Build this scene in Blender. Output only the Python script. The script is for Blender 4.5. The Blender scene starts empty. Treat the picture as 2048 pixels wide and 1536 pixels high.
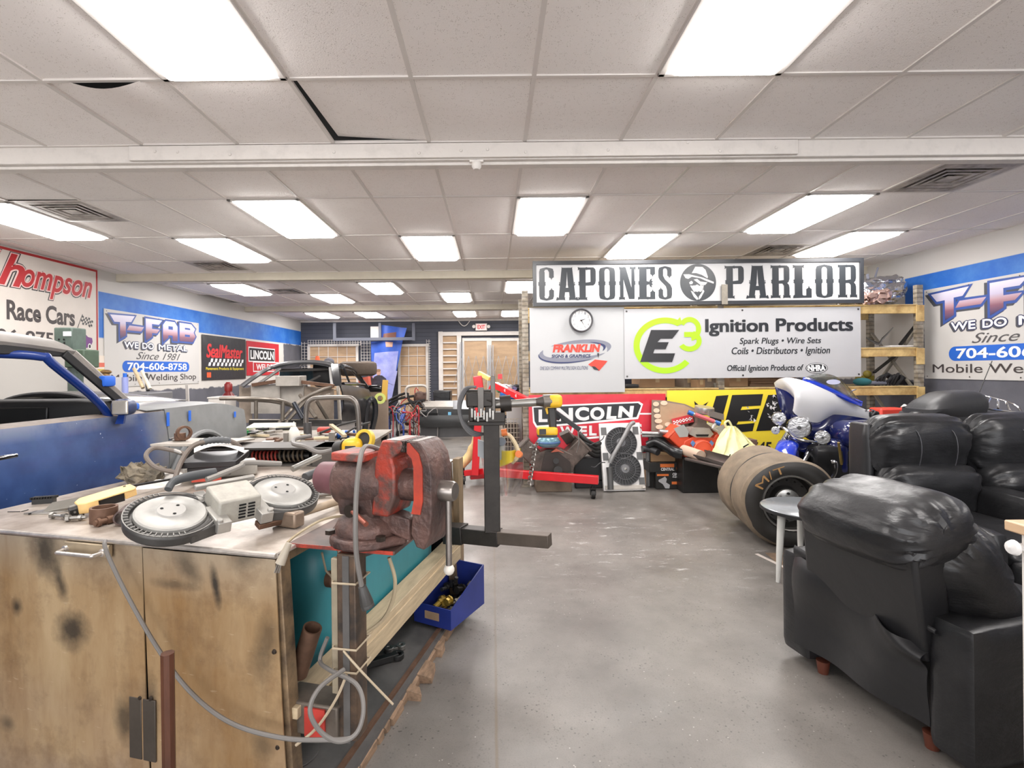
import bpy, bmesh, math, random
from math import sin, cos, pi, radians, sqrt
from mathutils import Vector as V, Matrix, noise, Euler

S = bpy.context.scene
COL = S.collection
random.seed(7)
# ------------------------------------------------------------------ camera, exposure, world
F, PX, PY, CH, RHO = 1040.0, 985.0, 739.0, 1.45, 0.0100      # focal (px), principal point, camera height, roll
cam = bpy.data.cameras.new('camera'); camo = bpy.data.objects.new('camera', cam); COL.objects.link(camo)
camo.location = (0, 0, CH); camo.rotation_euler = (Euler((radians(90), 0, 0)).to_matrix() @ Matrix.Rotation(-RHO, 3, 'Z')).to_euler()
cam.sensor_width = 36; cam.lens = 36 * F / 2048; cam.shift_x = (1024 - PX) / 2048; cam.shift_y = -(768 - PY) / 2048
cam.clip_start = 0.05; cam.clip_end = 200
S.camera = camo
S.view_settings.view_transform = 'Standard'; S.view_settings.look = 'None'
S.view_settings.gamma = 1; S.view_settings.use_curve_mapping = False
S.view_settings.exposure = 0.62
LAMP = 15.0                                                     # brightness of the ceiling panels
wd = bpy.data.worlds.new('world'); S.world = wd; wd.use_nodes = True
wd.node_tree.nodes['Background'].inputs[0].default_value = (0.96, 0.97, 1, 1)
wd.node_tree.nodes['Background'].inputs[1].default_value = 3.0
S.cycles.use_denoising = True
S.cycles.max_bounces = 8; S.cycles.diffuse_bounces = 5; S.cycles.glossy_bounces = 4
S.cycles.transparent_max_bounces = 12; S.cycles.sample_clamp_indirect = 8

# ------------------------------------------------------------------ helpers
def at(px, py, Y):
    dx, dy = px - PX, py - PY
    u, v = dx - RHO * dy, dy + RHO * dx
    return V((u * Y / F, Y, CH - v * Y / F))
def atz(px, py, z):
    dx, dy = px - PX, py - PY
    u, v = dx - RHO * dy, dy + RHO * dx
    Y = (CH - z) * F / v
    return V((u * Y / F, Y, z))
def atx(px, py, X):
    dx, dy = px - PX, py - PY
    u, v = dx - RHO * dy, dy + RHO * dx
    Y = X * F / u
    return V((X, Y, CH - v * Y / F))
def lin(c):
    return tuple(((x / 255) / 12.92 if x / 255 <= .04045 else ((x / 255 + .055) / 1.055) ** 2.4) for x in c)
MATS = {}
def mat(name, rgb, rough=.5, metal=0.0, var=0.0, scale=6.0, rgb2=None, bump=0.0, bscale=60.0, coat=0.0, lo=.35, hi=.65, stretch=None, spec=None, alpha=1.0, trans=0.0):
    if name in MATS: return MATS[name]
    m = bpy.data.materials.new(name); m.use_nodes = True; MATS[name] = m
    nt = m.node_tree; b = nt.nodes['Principled BSDF']
    c = lin(rgb)
    b.inputs['Base Color'].default_value = (*c, 1); b.inputs['Roughness'].default_value = rough; b.inputs['Metallic'].default_value = metal
    if coat: b.inputs['Coat Weight'].default_value = coat; b.inputs['Coat Roughness'].default_value = .08
    if spec is not None: b.inputs['Specular IOR Level'].default_value = spec
    if alpha < 1: b.inputs['Alpha'].default_value = alpha
    if trans: b.inputs['Transmission Weight'].default_value = trans
    if var or bump or rgb2:
        tc = nt.nodes.new('ShaderNodeTexCoord'); mp = nt.nodes.new('ShaderNodeMapping')
        nt.links.new(tc.outputs['Object'], mp.inputs[0])
        if stretch: mp.inputs['Scale'].default_value = stretch
    if var or rgb2:
        n = nt.nodes.new('ShaderNodeTexNoise'); n.inputs['Scale'].default_value = scale; n.inputs['Detail'].default_value = 8; n.inputs['Roughness'].default_value = .65
        nt.links.new(mp.outputs[0], n.inputs['Vector'])
        r = nt.nodes.new('ShaderNodeValToRGB'); r.color_ramp.elements[0].position = lo; r.color_ramp.elements[1].position = hi
        c2 = lin(rgb2) if rgb2 else tuple(x * (1 - var) for x in c)
        r.color_ramp.elements[0].color = (*c2, 1); r.color_ramp.elements[1].color = (*c, 1)
        nt.links.new(n.outputs[0], r.inputs[0]); nt.links.new(r.outputs[0], b.inputs['Base Color'])
    if bump:
        n2 = nt.nodes.new('ShaderNodeTexNoise'); n2.inputs['Scale'].default_value = bscale; n2.inputs['Detail'].default_value = 4
        nt.links.new(mp.outputs[0], n2.inputs['Vector'])
        bp = nt.nodes.new('ShaderNodeBump'); bp.inputs['Strength'].default_value = bump; bp.inputs['Distance'].default_value = .02
        nt.links.new(n2.outputs[0], bp.inputs['Height']); nt.links.new(bp.outputs[0], b.inputs['Normal'])
    return m
def emis(name, rgb, s):
    if name in MATS: return MATS[name]
    m = bpy.data.materials.new(name); m.use_nodes = True; MATS[name] = m
    b = m.node_tree.nodes['Principled BSDF']; b.inputs['Base Color'].default_value = (.8, .8, .8, 1)
    b.inputs['Emission Color'].default_value = (*lin(rgb), 1); b.inputs['Emission Strength'].default_value = s
    return m

WM = {}
def meta(o, label=None, cat=None, group=None, kind=None):
    if label: o['label'] = label
    if cat: o['category'] = cat
    if group: o['group'] = group
    if kind: o['kind'] = kind
    return o
def thing(name, label, cat, loc=(0, 0, 0), rot=(0, 0, 0), group=None):
    o = bpy.data.objects.new(name, None); COL.objects.link(o); o.empty_display_size = .1
    o.location = loc; o.rotation_euler = rot
    WM[o] = Matrix.Translation(V(loc)) @ Euler(rot).to_matrix().to_4x4()
    return meta(o, label, cat, group)
def frame(o, z=None, x=None):
    """4x4 with origin o, local z along z, local x near x"""
    z = V(z if z else (0, 0, 1)).normalized(); x = V(x if x else (1, 0, 0))
    x = x - z * x.dot(z)
    if x.length < 1e-4: x = z.orthogonal()
    x.normalize(); y = z.cross(x)
    M = Matrix((x, y, z)).transposed().to_4x4(); M.translation = V(o); return M
def TR(x=0, y=0, z=0, rx=0, ry=0, rz=0):
    return Matrix.Translation((x, y, z)) @ Euler((radians(rx), radians(ry), radians(rz))).to_matrix().to_4x4()

class MB:
    def __init__(s, xf=None): s.v = []; s.f = []; s.mi = []; s.xf = xf or Matrix(); s.cm = 0
    def add(s, vs, fs, xf=None):
        M = s.xf @ xf if xf is not None else s.xf
        n = len(s.v); s.v += [M @ V(p) for p in vs]
        s.f += [tuple(i + n for i in f) for f in fs]; s.mi += [s.cm] * len(fs); return s
    def box(s, c, d, xf=None):
        x, y, z = c; a, b, e = d[0] / 2, d[1] / 2, d[2] / 2
        return s.add([(x - a, y - b, z - e), (x + a, y - b, z - e), (x + a, y + b, z - e), (x - a, y + b, z - e), (x - a, y - b, z + e), (x + a, y - b, z + e), (x + a, y + b, z + e), (x - a, y + b, z + e)],
                     [(3, 2, 1, 0), (4, 5, 6, 7), (0, 1, 5, 4), (1, 2, 6, 5), (2, 3, 7, 6), (3, 0, 4, 7)], xf)
    def bar(s, a, b, w, h, up=(0, 0, 1)):
        a, b = V(a), V(b); d = b - a
        M = frame((a + b) / 2, d, V(up).cross(d) if V(up).cross(d).length > 1e-5 else (1, 0, 0))
        return s.box((0, 0, 0), (w, h, d.length), M)
    def hexa(s, p):            # 8 corners: bottom 4 (ccw from above), top 4
        return s.add(p, [(3, 2, 1, 0), (4, 5, 6, 7), (0, 1, 5, 4), (1, 2, 6, 5), (2, 3, 7, 6), (3, 0, 4, 7)])
    def prism(s, poly, t, xf=None):   # polygon in local xy, thickness from z=0 to t
        n = len(poly)
        vs = [(p[0], p[1], 0) for p in poly] + [(p[0], p[1], t) for p in poly]
        fs = [tuple(range(n - 1, -1, -1)), tuple(range(n, 2 * n))] + [(i, (i + 1) % n, (i + 1) % n + n, i + n) for i in range(n)]
        return s.add(vs, fs, xf)
    def cyl(s, a, b, r, n=16, r2=None, cap=True):
        a, b = V(a), V(b); M = frame(a, b - a, (0, 0, 1) if abs((b - a).normalized().z) < .9 else (1, 0, 0)); h = (b - a).length; r2 = r if r2 is None else r2
        vs = [(r * cos(2 * pi * i / n), r * sin(2 * pi * i / n), 0) for i in range(n)] + [(r2 * cos(2 * pi * i / n), r2 * sin(2 * pi * i / n), h) for i in range(n)]
        fs = [(i, (i + 1) % n, (i + 1) % n + n, i + n) for i in range(n)]
        if cap: fs += [tuple(range(n - 1, -1, -1)), tuple(range(n, 2 * n))]
        return s.add(vs, fs, M)
    def lathe(s, prof, xf=None, n=24, arc=2 * pi, cap=False):
        vs = []; k = len(prof); full = abs(arc - 2 * pi) < 1e-6; m = n if full else n + 1
        for i in range(m):
            a = arc * i / n
            for r, h in prof: vs.append((r * cos(a), r * sin(a), h))
        fs = []
        for i in range(n):
            j = (i + 1) % m
            for q in range(k - 1): fs.append((i * k + q, j * k + q, j * k + q + 1, i * k + q + 1))
        if cap:
            fs.append(tuple(i * k for i in range(m))[::-1]); fs.append(tuple(i * k + k - 1 for i in range(m)))
        return s.add(vs, fs, xf)
    def tube(s, pts, r, n=8, closed=False, cap=True, smooth=0):
        pts = [V(p) for p in pts]
        if smooth: pts = spline(pts, smooth, closed)
        k = len(pts); rr = r if isinstance(r, (list, tuple)) else [r] * k
        if len(rr) != k: rr = [rr[min(len(rr) - 1, int(i * len(rr) / k))] for i in range(k)]
        vs = []; x = None
        for i in range(k):
            if closed: t = pts[(i + 1) % k] - pts[i - 1]
            else: t = pts[min(i + 1, k - 1)] - pts[max(i - 1, 0)]
            if t.length < 1e-9: t = V((0, 0, 1))
            t.normalize()
            if x is None: x = t.orthogonal()
            x = x - t * x.dot(t)
            if x.length < 1e-6: x = t.orthogonal()
            x.normalize(); y = t.cross(x)
            vs += [pts[i] + (x * cos(2 * pi * j / n) + y * sin(2 * pi * j / n)) * rr[i] for j in range(n)]
        fs = []
        for i in range(k if closed else k - 1):
            a, b = i * n, ((i + 1) % k) * n
            for j in range(n): fs.append((a + j, a + (j + 1) % n, b + (j + 1) % n, b + j))
        if cap and not closed: fs += [tuple(range(n - 1, -1, -1)), tuple(range((k - 1) * n, k * n))]
        return s.add(vs, fs)
    def rbox(s, c, d, r, n=6, xf=None, fn=None):   # rounded box; fn(p, unit) deforms
        hx, hy, hz = d[0] / 2, d[1] / 2, d[2] / 2; r = min(r, hx, hy, hz)
        vs = []; idx = {}; fs = []
        def vert(p):
            k = tuple(round(q, 5) for q in p)
            if k not in idx:
                P = V((p[0] * hx, p[1] * hy, p[2] * hz)); I = V((max(-hx + r, min(hx - r, P.x)), max(-hy + r, min(hy - r, P.y)), max(-hz + r, min(hz - r, P.z))))
                q = P - I
                if q.length > 1e-9: P = I + q.normalized() * r
                if fn: P = fn(P, V(p))
                idx[k] = len(vs); vs.append(P + V(c))
            return idx[k]
        def warp(t): return sin(t * pi / 2) * .35 + t * .65
        for ax in range(3):
            for sg in (-1, 1):
                for i in range(n):
                    for j in range(n):
                        q = []
                        for (di, dj) in ((0, 0), (1, 0), (1, 1), (0, 1)):
                            p = [0, 0, 0]; p[ax] = sg; p[(ax + 1) % 3] = warp(-1 + 2 * (i + di) / n); p[(ax + 2) % 3] = warp(-1 + 2 * (j + dj) / n)
                            q.append(vert(p))
                        fs.append(tuple(q if sg > 0 else q[::-1]))
        return s.add(vs, fs, xf)
    def ball(s, c, r, n=12, xf=None):
        r = V((r, r, r)) if not hasattr(r, '__len__') else V(r); c = V(c)
        vs = []; fs = []; m = n // 2 + 1
        for i in range(m + 1):
            th = pi * i / m
            for j in range(n):
                ph = 2 * pi * j / n; vs.append((c.x + r.x * sin(th) * cos(ph), c.y + r.y * sin(th) * sin(ph), c.z + r.z * cos(th)))
        for i in range(m):
            for j in range(n): fs.append((i * n + j, (i + 1) * n + j, (i + 1) * n + (j + 1) % n, i * n + (j + 1) % n))
        return s.add(vs, fs, xf)
    def sheet(s, fn, nu, nv, t=0.0, xf=None):   # fn(u,v)->point; t: thickness along normal
        P = [[V(fn(i / nu, j / nv)) for j in range(nv + 1)] for i in range(nu + 1)]
        vs = [p for row in P for p in row]; w = nv + 1
        fs = [(i * w + j, (i + 1) * w + j, (i + 1) * w + j + 1, i * w + j + 1) for i in range(nu) for j in range(nv)]
        if t:
            N = [V() for _ in vs]
            for f in fs:
                nn = (vs[f[1]] - vs[f[0]]).cross(vs[f[3]] - vs[f[0]])
                for q in f: N[q] += nn
            k = len(vs); vs = vs + [vs[i] - N[i].normalized() * t if N[i].length else vs[i] for i in range(k)]
            f2 = [tuple(q + k for q in f[::-1]) for f in fs]
            edge = [i * w for i in range(nu + 1)], [i * w + nv for i in range(nu + 1)], list(range(w)), [nu * w + j for j in range(w)]
            sd = []
            for e_, fl in zip(edge, (0, 1, 1, 0)):
                for a, b in zip(e_, e_[1:]): sd.append((a, a + k, b + k, b) if not fl else (b, b + k, a + k, a))
            fs = fs + f2 + sd
        return s.add(vs, fs, xf)
    def build(s, name, m, parent=None, bevel=0.0, smooth=40, seg=2, origin=None):
        me = bpy.data.meshes.new(name)
        if parent is not None: Mi = WM[parent].inverted()
        elif origin is not None: Mi = Matrix.Translation(-V(origin))
        else: Mi = Matrix()
        me.from_pydata([Mi @ p for p in s.v], [], s.f)
        for q in (m if isinstance(m, (list, tuple)) else [m]): me.materials.append(q)
        if any(s.mi): me.polygons.foreach_set('material_index', s.mi)
        if smooth:
            me.polygons.foreach_set('use_smooth', [True] * len(me.polygons))
            try: me.set_sharp_from_angle(angle=radians(smooth))
            except Exception: pass
        me.update()
        o = bpy.data.objects.new(name, me); COL.objects.link(o)
        if parent is not None: o.parent = parent; WM[o] = WM[parent]
        else:
            WM[o] = Mi.inverted()
            if origin is not None: o.location = origin
        if bevel:
            md = o.modifiers.new('edge', 'BEVEL'); md.width = bevel; md.segments = seg; md.limit_method = 'ANGLE'; md.angle_limit = radians(35); md.harden_normals = False
        return o
def spline(pts, k=6, closed=False):
    out = []; n = len(pts)
    for i in range(n if closed else n - 1):
        g = (lambda j: pts[j % n]) if closed else (lambda j: pts[max(0, min(n - 1, j))])
        p0, p1, p2, p3 = g(i - 1), g(i), g(i + 1), g(i + 2)
        for q in range(k):
            t = q / k
            out.append(.5 * ((2 * p1) + (p2 - p0) * t + (2 * p0 - 5 * p1 + 4 * p2 - p3) * t * t + (3 * p1 - p0 - 3 * p2 + p3) * t ** 3))
    if not closed: out.append(pts[-1])
    return out
def tag(o, label, cat, group=None): return meta(o, label, cat, group)
def struct(o, label=None): o['kind'] = 'structure'; return meta(o, label)
def copytree(o, loc=None, rot=None, label=None, parent=None, group=None):
    c = o.copy(); COL.objects.link(c)
    if parent is not None: c.parent = parent
    if loc is not None: c.location = loc
    if rot is not None: c.rotation_euler = rot
    if label: c['label'] = label
    if group: c['group'] = group
    for ch in [x for x in KIDS.get(o, [])]: copytree(ch, parent=c)
    return c
KIDS = {}
def kids_index():
    KIDS.clear()
    for o in bpy.data.objects:
        if o.parent: KIDS.setdefault(o.parent, []).append(o)
# writing: a line of text fitted to a rectangle of a flat frame (origin, right, up in metres)
def textmesh(body, shear=0.0, off=0.0, space=1.0):
    cu = bpy.data.curves.new('t', 'FONT'); cu.body = body; cu.size = 1; cu.shear = shear; cu.offset = off; cu.fill_mode = 'FRONT'; cu.resolution_u = 4
    cu.space_character = space
    o = bpy.data.objects.new('t', cu); COL.objects.link(o)
    dg = bpy.context.evaluated_depsgraph_get(); dg.update()
    me = bpy.data.meshes.new_from_object(o.evaluated_get(dg))
    vs = [V(v.co) for v in me.vertices]; fs = [tuple(p.vertices) for p in me.polygons]
    bpy.data.objects.remove(o); bpy.data.curves.remove(cu); bpy.data.meshes.remove(me)
    return vs, fs
class Plane2:
    """flat face: 2D metres from its top-left corner, x right, y down"""
    def __init__(s, tl, right, down): s.o = V(tl); s.r = V(right).normalized(); s.d = V(down).normalized(); s.n = s.d.cross(s.r) 
    def p(s, x, y, h=0.0): return s.o + s.r * x + s.d * y + s.n * h
    def text(s, m, body, x0, y0, x1, y1, h=.003, shear=0.0, off=0.0, space=1.0, warp=None):
        if off and ('M' in body or 'g' in body):
            ht = y1 - y0; e = off * ht * .9
            for k, (ex, ey) in enumerate(((-e, -e * .6), (e, -e * .6), (-e, e * .6), (e, e * .6))): s.text(m, body, x0 + e + ex, y0 + ey, x1 - e + ex, y1 + ey, h + k * 1e-4, shear, 0, space, warp)
            return m
        vs, fs = textmesh(body, shear, off, space)
        if not vs: return m
        ax, bx = min(v.x for v in vs), max(v.x for v in vs); ay, by = min(v.y for v in vs), max(v.y for v in vs)
        out = []
        for v in vs:
            X = x0 + (v.x - ax) / (bx - ax) * (x1 - x0); Y = y1 - (v.y - ay) / (by - ay) * (y1 - y0)
            if warp: X, Y = warp(X, Y)
            out.append(s.p(X, Y, h))
        return m.add(out, fs)
    def fat(s, m, body, x0, y0, x1, y1, d, h=.002, **k):
        for i in range(8): s.text(m, body, x0 + d * cos(i * pi / 4), y0 + d * sin(i * pi / 4), x1 + d * cos(i * pi / 4), y1 + d * sin(i * pi / 4), h=h + i * 5e-5, **k)
        return m
    def poly(s, m, pts, h=.002):
        h += (len(m.f) % 60) * 2e-5
        return m.add([s.p(x, y, h) for x, y in pts], [tuple(range(len(pts)))])
    def rect(s, m, x0, y0, x1, y1, h=.002): return s.poly(m, [(x0, y0), (x1, y0), (x1, y1), (x0, y1)], h)
    def ring(s, m, cx, cy, rx, ry, w, h=.002, a0=0, a1=360, n=40, w2=None):
        A = [radians(a0 + (a1 - a0) * i / n) for i in range(n + 1)]
        vs = [];  wy = w if w2 is None else w2
        for a in A: vs += [s.p(cx + rx * cos(a), cy - ry * sin(a), h), s.p(cx + (rx - w) * cos(a), cy - (ry - wy) * sin(a), h)]
        return m.add(vs, [(2 * i, 2 * i + 2, 2 * i + 3, 2 * i + 1) for i in range(n)])
    def disc(s, m, cx, cy, rx, ry=None, h=.002, n=28):
        ry = ry or rx
        return s.poly(m, [(cx + rx * cos(2 * pi * i / n), cy + ry * sin(2 * pi * i / n)) for i in range(n)], h)
    def slab(s, m, x0, y0, x1, y1, t):
        return m.hexa([s.p(x0, y1, -t), s.p(x1, y1, -t), s.p(x1, y1, 0), s.p(x0, y1, 0), s.p(x0, y0, -t), s.p(x1, y0, -t), s.p(x1, y0, 0), s.p(x0, y0, 0)])
# ================================================================== node helpers for the wall paint, floor and stained metal
class NT:
    def __init__(s, m): s.t = m.node_tree; s.b = s.t.nodes['Principled BSDF']; s.tc = None
    def n(s, ty, **kw):
        x = s.t.nodes.new(ty)
        for k, v in kw.items(): setattr(x, k, v)
        return x
    def pos(s):
        if not s.tc: s.tc = s.n('ShaderNodeTexCoord'); s.sep = s.n('ShaderNodeSeparateXYZ'); s.t.links.new(s.tc.outputs['Object'], s.sep.inputs[0])
        return s.sep.outputs
    def put(s, sock, v):
        if hasattr(v, 'is_output') or hasattr(v, 'links'): s.t.links.new(v, sock)
        else: sock.default_value = v
    def m(s, op, a, b=0.0, c=None):
        x = s.n('ShaderNodeMath', operation=op); s.put(x.inputs[0], a); s.put(x.inputs[1], b)
        if c is not None: s.put(x.inputs[2], c)
        return x.outputs[0]
    def noise(s, scale, detail=6, rough=.6, stretch=(1, 1, 1), off=(0, 0, 0)):
        s.pos(); mp = s.n('ShaderNodeMapping'); mp.inputs['Scale'].default_value = stretch; mp.inputs['Location'].default_value = off; s.t.links.new(s.tc.outputs['Object'], mp.inputs[0])
        x = s.n('ShaderNodeTexNoise'); x.inputs['Scale'].default_value = scale; x.inputs['Detail'].default_value = detail; x.inputs['Roughness'].default_value = rough
        s.t.links.new(mp.outputs[0], x.inputs['Vector']); return x.outputs[0]
    def voro(s, scale, off=(0, 0, 0), stretch=(1, 1, 1)):
        s.pos(); mp = s.n('ShaderNodeMapping'); mp.inputs['Scale'].default_value = stretch; mp.inputs['Location'].default_value = off; s.t.links.new(s.tc.outputs['Object'], mp.inputs[0])
        x = s.n('ShaderNodeTexVoronoi'); x.inputs['Scale'].default_value = scale; s.t.links.new(mp.outputs[0], x.inputs['Vector']); return x
    def ramp(s, f, a, b, ca=0.0, cb=1.0):
        x = s.n('ShaderNodeMapRange'); s.put(x.inputs[0], f); x.inputs[1].default_value = a; x.inputs[2].default_value = b; x.inputs[3].default_value = ca; x.inputs[4].default_value = cb; return x.outputs[0]
    def mix(s, f, a, b):
        x = s.n('ShaderNodeMix', data_type='RGBA'); s.put(x.inputs[0], f)
        for sock, v in ((x.inputs[6], a), (x.inputs[7], b)):
            if isinstance(v, tuple): sock.default_value = (*lin(v), 1)
            else: s.t.links.new(v, sock)
        return x.outputs[2]
    def between(s, f, a, b, soft=.004):
        return s.m('MULTIPLY', s.ramp(f, a - soft, a + soft), s.ramp(f, b - soft, b + soft, 1.0, 0.0))
    def bump(s, h, st=.3, d=.01):
        x = s.n('ShaderNodeBump'); x.inputs['Strength'].default_value = st; x.inputs['Distance'].default_value = d; s.put(x.inputs['Height'], h); s.t.links.new(x.outputs[0], s.b.inputs['Normal'])
def newmat(name, rough=.5, metal=0.0):
    m = bpy.data.materials.new(name); m.use_nodes = True; b = m.node_tree.nodes['Principled BSDF']; b.inputs['Roughness'].default_value = rough; b.inputs['Metallic'].default_value = metal; return m, NT(m)

WHITE = mat('white_paint', (226, 221, 215), .6, var=.05, scale=3)
TRIMW = mat('trim_white', (214, 208, 202), .55, var=.12, scale=9, lo=.3, hi=.5, bump=.15, bscale=30)
def wallmat(name, patches, band):
    m, t = newmat(name, .55); P = t.pos(); Y, Z = P[1], P[2]
    n = t.m('MULTIPLY', t.m('SUBTRACT', t.noise(4, 5), .5), .14)
    zz = t.m('ADD', Z, n)
    grey = t.mix(t.ramp(t.noise(2.5), .35, .65), (86, 87, 95), (100, 101, 109))
    col = t.mix(t.ramp(zz, 2.18, 2.2), grey, (200, 197, 193))
    for (y0, y1, z0, z1) in patches:
        yy = t.m('ADD', Y, n); col = t.mix(t.m('MULTIPLY', t.between(yy, y0, y1, .01), t.between(zz, z0, z1, .01)), col, (210, 206, 200))
    blue = t.mix(t.ramp(t.noise(3, 4), .4, .65), (30, 100, 190), (60, 122, 200))
    col = t.mix(t.m('MULTIPLY', t.between(Z, 2.2, 2.6), t.between(Y, *band)), col, blue)
    for (y0, y1, z0, z1) in [(band[0], band[0] + .12, 1.95, 2.22)]:
        col = t.mix(t.m('MULTIPLY', t.between(Y, y0, y1, .01), t.between(Z, z0, z1, .01)), col, (40, 108, 194))
    t.t.links.new(col, t.b.inputs['Base Color']); t.bump(t.noise(60, 3), .08); return m
XL, XR, YB, YF, ZC = -5.5, 5.5, 14.95, -4.2, 2.9
w = MB().box((XL - .06, (YB + YF) / 2, ZC / 2 + .2), (.12, YB - YF, ZC + .4)); struct(w.build('wall_left', wallmat('paint_left', [(7.0, 13.7, 1.16, 2.2), (2.0, 7.4, .9, 2.2)], (7.27, 14.96))), 'side wall with wide blue band over dark grey paint')
w = MB().box((XR + .06, (YB + YF) / 2, ZC / 2 + .2), (.12, YB - YF, ZC + .4)); struct(w.build('wall_right', wallmat('paint_right', [(6.63, 12, 1.25, 2.2), (2.0, 6.6, 1.3, 2.2)], (0, 6.92))), 'side wall with blue band beside the tan storage rack')
m, t = newmat('back_siding', .6); P = t.pos()
fr = t.m('FRACT', t.m('DIVIDE', P[2], .115)); g = t.ramp(fr, .0, .12)
t.t.links.new(t.mix(g, (40, 42, 50), t.mix(t.noise(3), (62, 65, 76), (74, 77, 88))), t.b.inputs['Base Color']); t.bump(fr, .5, .02)
w = MB().box((0, YB + .06, ZC / 2 + .2), (11.2, .12, ZC + .4)); struct(w.build('wall_back', m), 'far wall clad in dark grey horizontal siding')
w = MB().box((0, YF - .06, 3.0), (11.2, .12, .5)).box((-5.1, YF - .06, 1.45), (1.0, .12, 2.9)).box((5.1, YF - .06, 1.45), (1.0, .12, 2.9)); struct(w.build('wall_front', WHITE))      # unseen wide opening behind the viewer, added so world light lifts the ceiling
# ---- floor: polished concrete with aggregate, one saw-cut joint, stains
m, t = newmat('concrete', .38); P = t.pos()
base = t.mix(t.ramp(t.noise(1.3, 8, .65), .38, .66), (103, 99, 95), (129, 124, 119))
base = t.mix(t.ramp(t.noise(.7, 4, .6, off=(3, 1, 0)), .55, .72), base, (97, 92, 87))
v1 = t.voro(62); base = t.mix(t.m('MULTIPLY', t.ramp(v1.outputs['Distance'], .30, .18), t.ramp(t.noise(7, 3, off=(5, 5, 0)), .44, .66, 0, .85)), base, (90, 86, 82))
v2 = t.voro(38, (2, 7, 0)); base = t.mix(t.m('MULTIPLY', t.ramp(v2.outputs['Distance'], .19, .12), t.ramp(t.noise(4, 3, off=(1, 9, 0)), .5, .56)), base, (80, 77, 74))
v3 = t.voro(30, (9, 2, 0)); base = t.mix(t.m('MULTIPLY', t.ramp(v3.outputs['Distance'], .10, .06), t.ramp(t.noise(3, 3, off=(8, 3, 0)), .52, .56)), base, (176, 171, 164))
base = t.mix(t.m('MULTIPLY', t.ramp(t.noise(180, 2), .5, .72), .35), base, (90, 84, 78))
# white scuffs on the floor near the hoist
d = t.m('MULTIPLY', t.m('MULTIPLY', t.between(P[0], .35, 2.0, .3), t.between(P[1], 3.6, 5.3, .4)), t.ramp(t.noise(5, 9, .75, (1, 2.6, 1)), .57, .68))
base = t.mix(t.m('MULTIPLY', d, .7), base, (222, 221, 219))
jl = t.between(t.m('ADD', P[0], t.m('MULTIPLY', t.noise(6), .01)), .0, .012, .003)
base = t.mix(t.m('MULTIPLY', jl, t.ramp(P[1], 2.0, 4.4, .6, .22)), base, (104, 88, 70))
t.t.links.new(base, t.b.inputs['Base Color'])
t.t.links.new(t.ramp(t.noise(2.2, 6, .6), .3, .7, .3, .52), t.b.inputs['Roughness']); t.bump(t.noise(90, 3), .06)
w = MB().box((0, (YB + YF) / 2, -.05), (11.2, YB - YF + .3, .1)); struct(w.build('floor', m), 'worn polished concrete floor with exposed specks')
# ---- ceiling: lay-in tiles on a T-bar grid
m, t = newmat('ceiling_tile', .8)
f1 = t.voro(120); pits = t.m('MULTIPLY', t.ramp(f1.outputs['Distance'], .32, .16), t.ramp(t.noise(40, 3), .48, .58))
col = t.mix(t.ramp(t.noise(.8, 3), .35, .7), (236, 230, 226), (246, 241, 238)); col = t.mix(t.m('MULTIPLY', pits, .75), col, (176, 164, 156)); t.t.links.new(col, t.b.inputs['Base Color'])
t.bump(t.m('SUBTRACT', t.noise(130, 3), t.m('MULTIPLY', pits, .6)), .35, .006); TILE = m
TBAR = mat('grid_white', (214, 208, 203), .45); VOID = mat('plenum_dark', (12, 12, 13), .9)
KX = lambda k: .22 + .61 * k
ROWS = [(-3.52, -2.3), (-2.3, -1.08), (-1.08, .14), (.14, 1.36), (1.36, 2.58), (2.58, 3.32), (3.44, 4.36), (4.36, 5.58), (5.58, 6.8), (6.8, 7.6), (7.74, 8.5), (8.5, 9.72), (9.72, 10.94), (10.94, 11.55), (11.7, 12.8), (12.8, 14.02), (14.02, 14.95)]
LIGHTS = {(-3.52, 1): 0}
LT = {4: [(-7, ''), (-3, 'large bright ceiling light panel beside the sagging dark-gapped tile'), (1, 'large bright ceiling light panel above the concrete aisle on the right'), (5, '')],
      7: [(-8, 'ceiling light panel touching the left wall end, beside a louvred vent'), (-4, 'ceiling light panel just behind the white beam, above the far work tables'), (0, 'ceiling light panel straight behind the sensor on the white beam'), (4, 'ceiling light panel in front of the white beam vent, near right wall')],
      8: [(-6, 'ceiling light panel with a square vent off its back edge'), (-2, 'ceiling light panel centred over the aisle before the second beam'), (2, 'ceiling light panel whose back end is cut by the black framed sign'), (6, 'ceiling light panel over the right end of the black framed sign')],
      11: [(-8, 'ceiling light panel beyond the second beam, nearest the blue banded wall'), (-4, 'ceiling light panel beyond the second beam, above the stripped race car'), (0, 'ceiling light panel beyond the second beam, ending at the framed sign')],
      12: [(-6, 'small-looking ceiling light panel behind the one over the stripped car'), (-2, 'ceiling light panel over the aisle just before the third beam')],
      15: [(-8, 'farthest ceiling light panel close to the back left corner'), (-6, 'farthest ceiling light panel above the hanging blue banner'), (-2, 'farthest ceiling light panel in front of the exit sign'), (0, 'farthest ceiling light panel above the boarded double door')],
      1: [(-5, ''), (-1, ''), (3, '')]}
VENTS = [(-7, 4.36, 4.97, 'square louvred ceiling vent beside the light at left wall'), (5, 3.75, 4.36, 'largest square louvred ceiling vent, behind the white beam at right'),
         (5, 6.19, 6.8, 'square ceiling vent above the black framed sign'), (-7, 6.8, 7.41, 'square ceiling vent in front of the second beam at left'), (-7, 9.11, 9.72, 'small far ceiling vent beyond the second beam at left')]
tiles = MB(); gap = {}
lightcells = {(r, k) for r in LT for k, _ in LT[r]}
rnd = random.Random(3)
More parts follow.
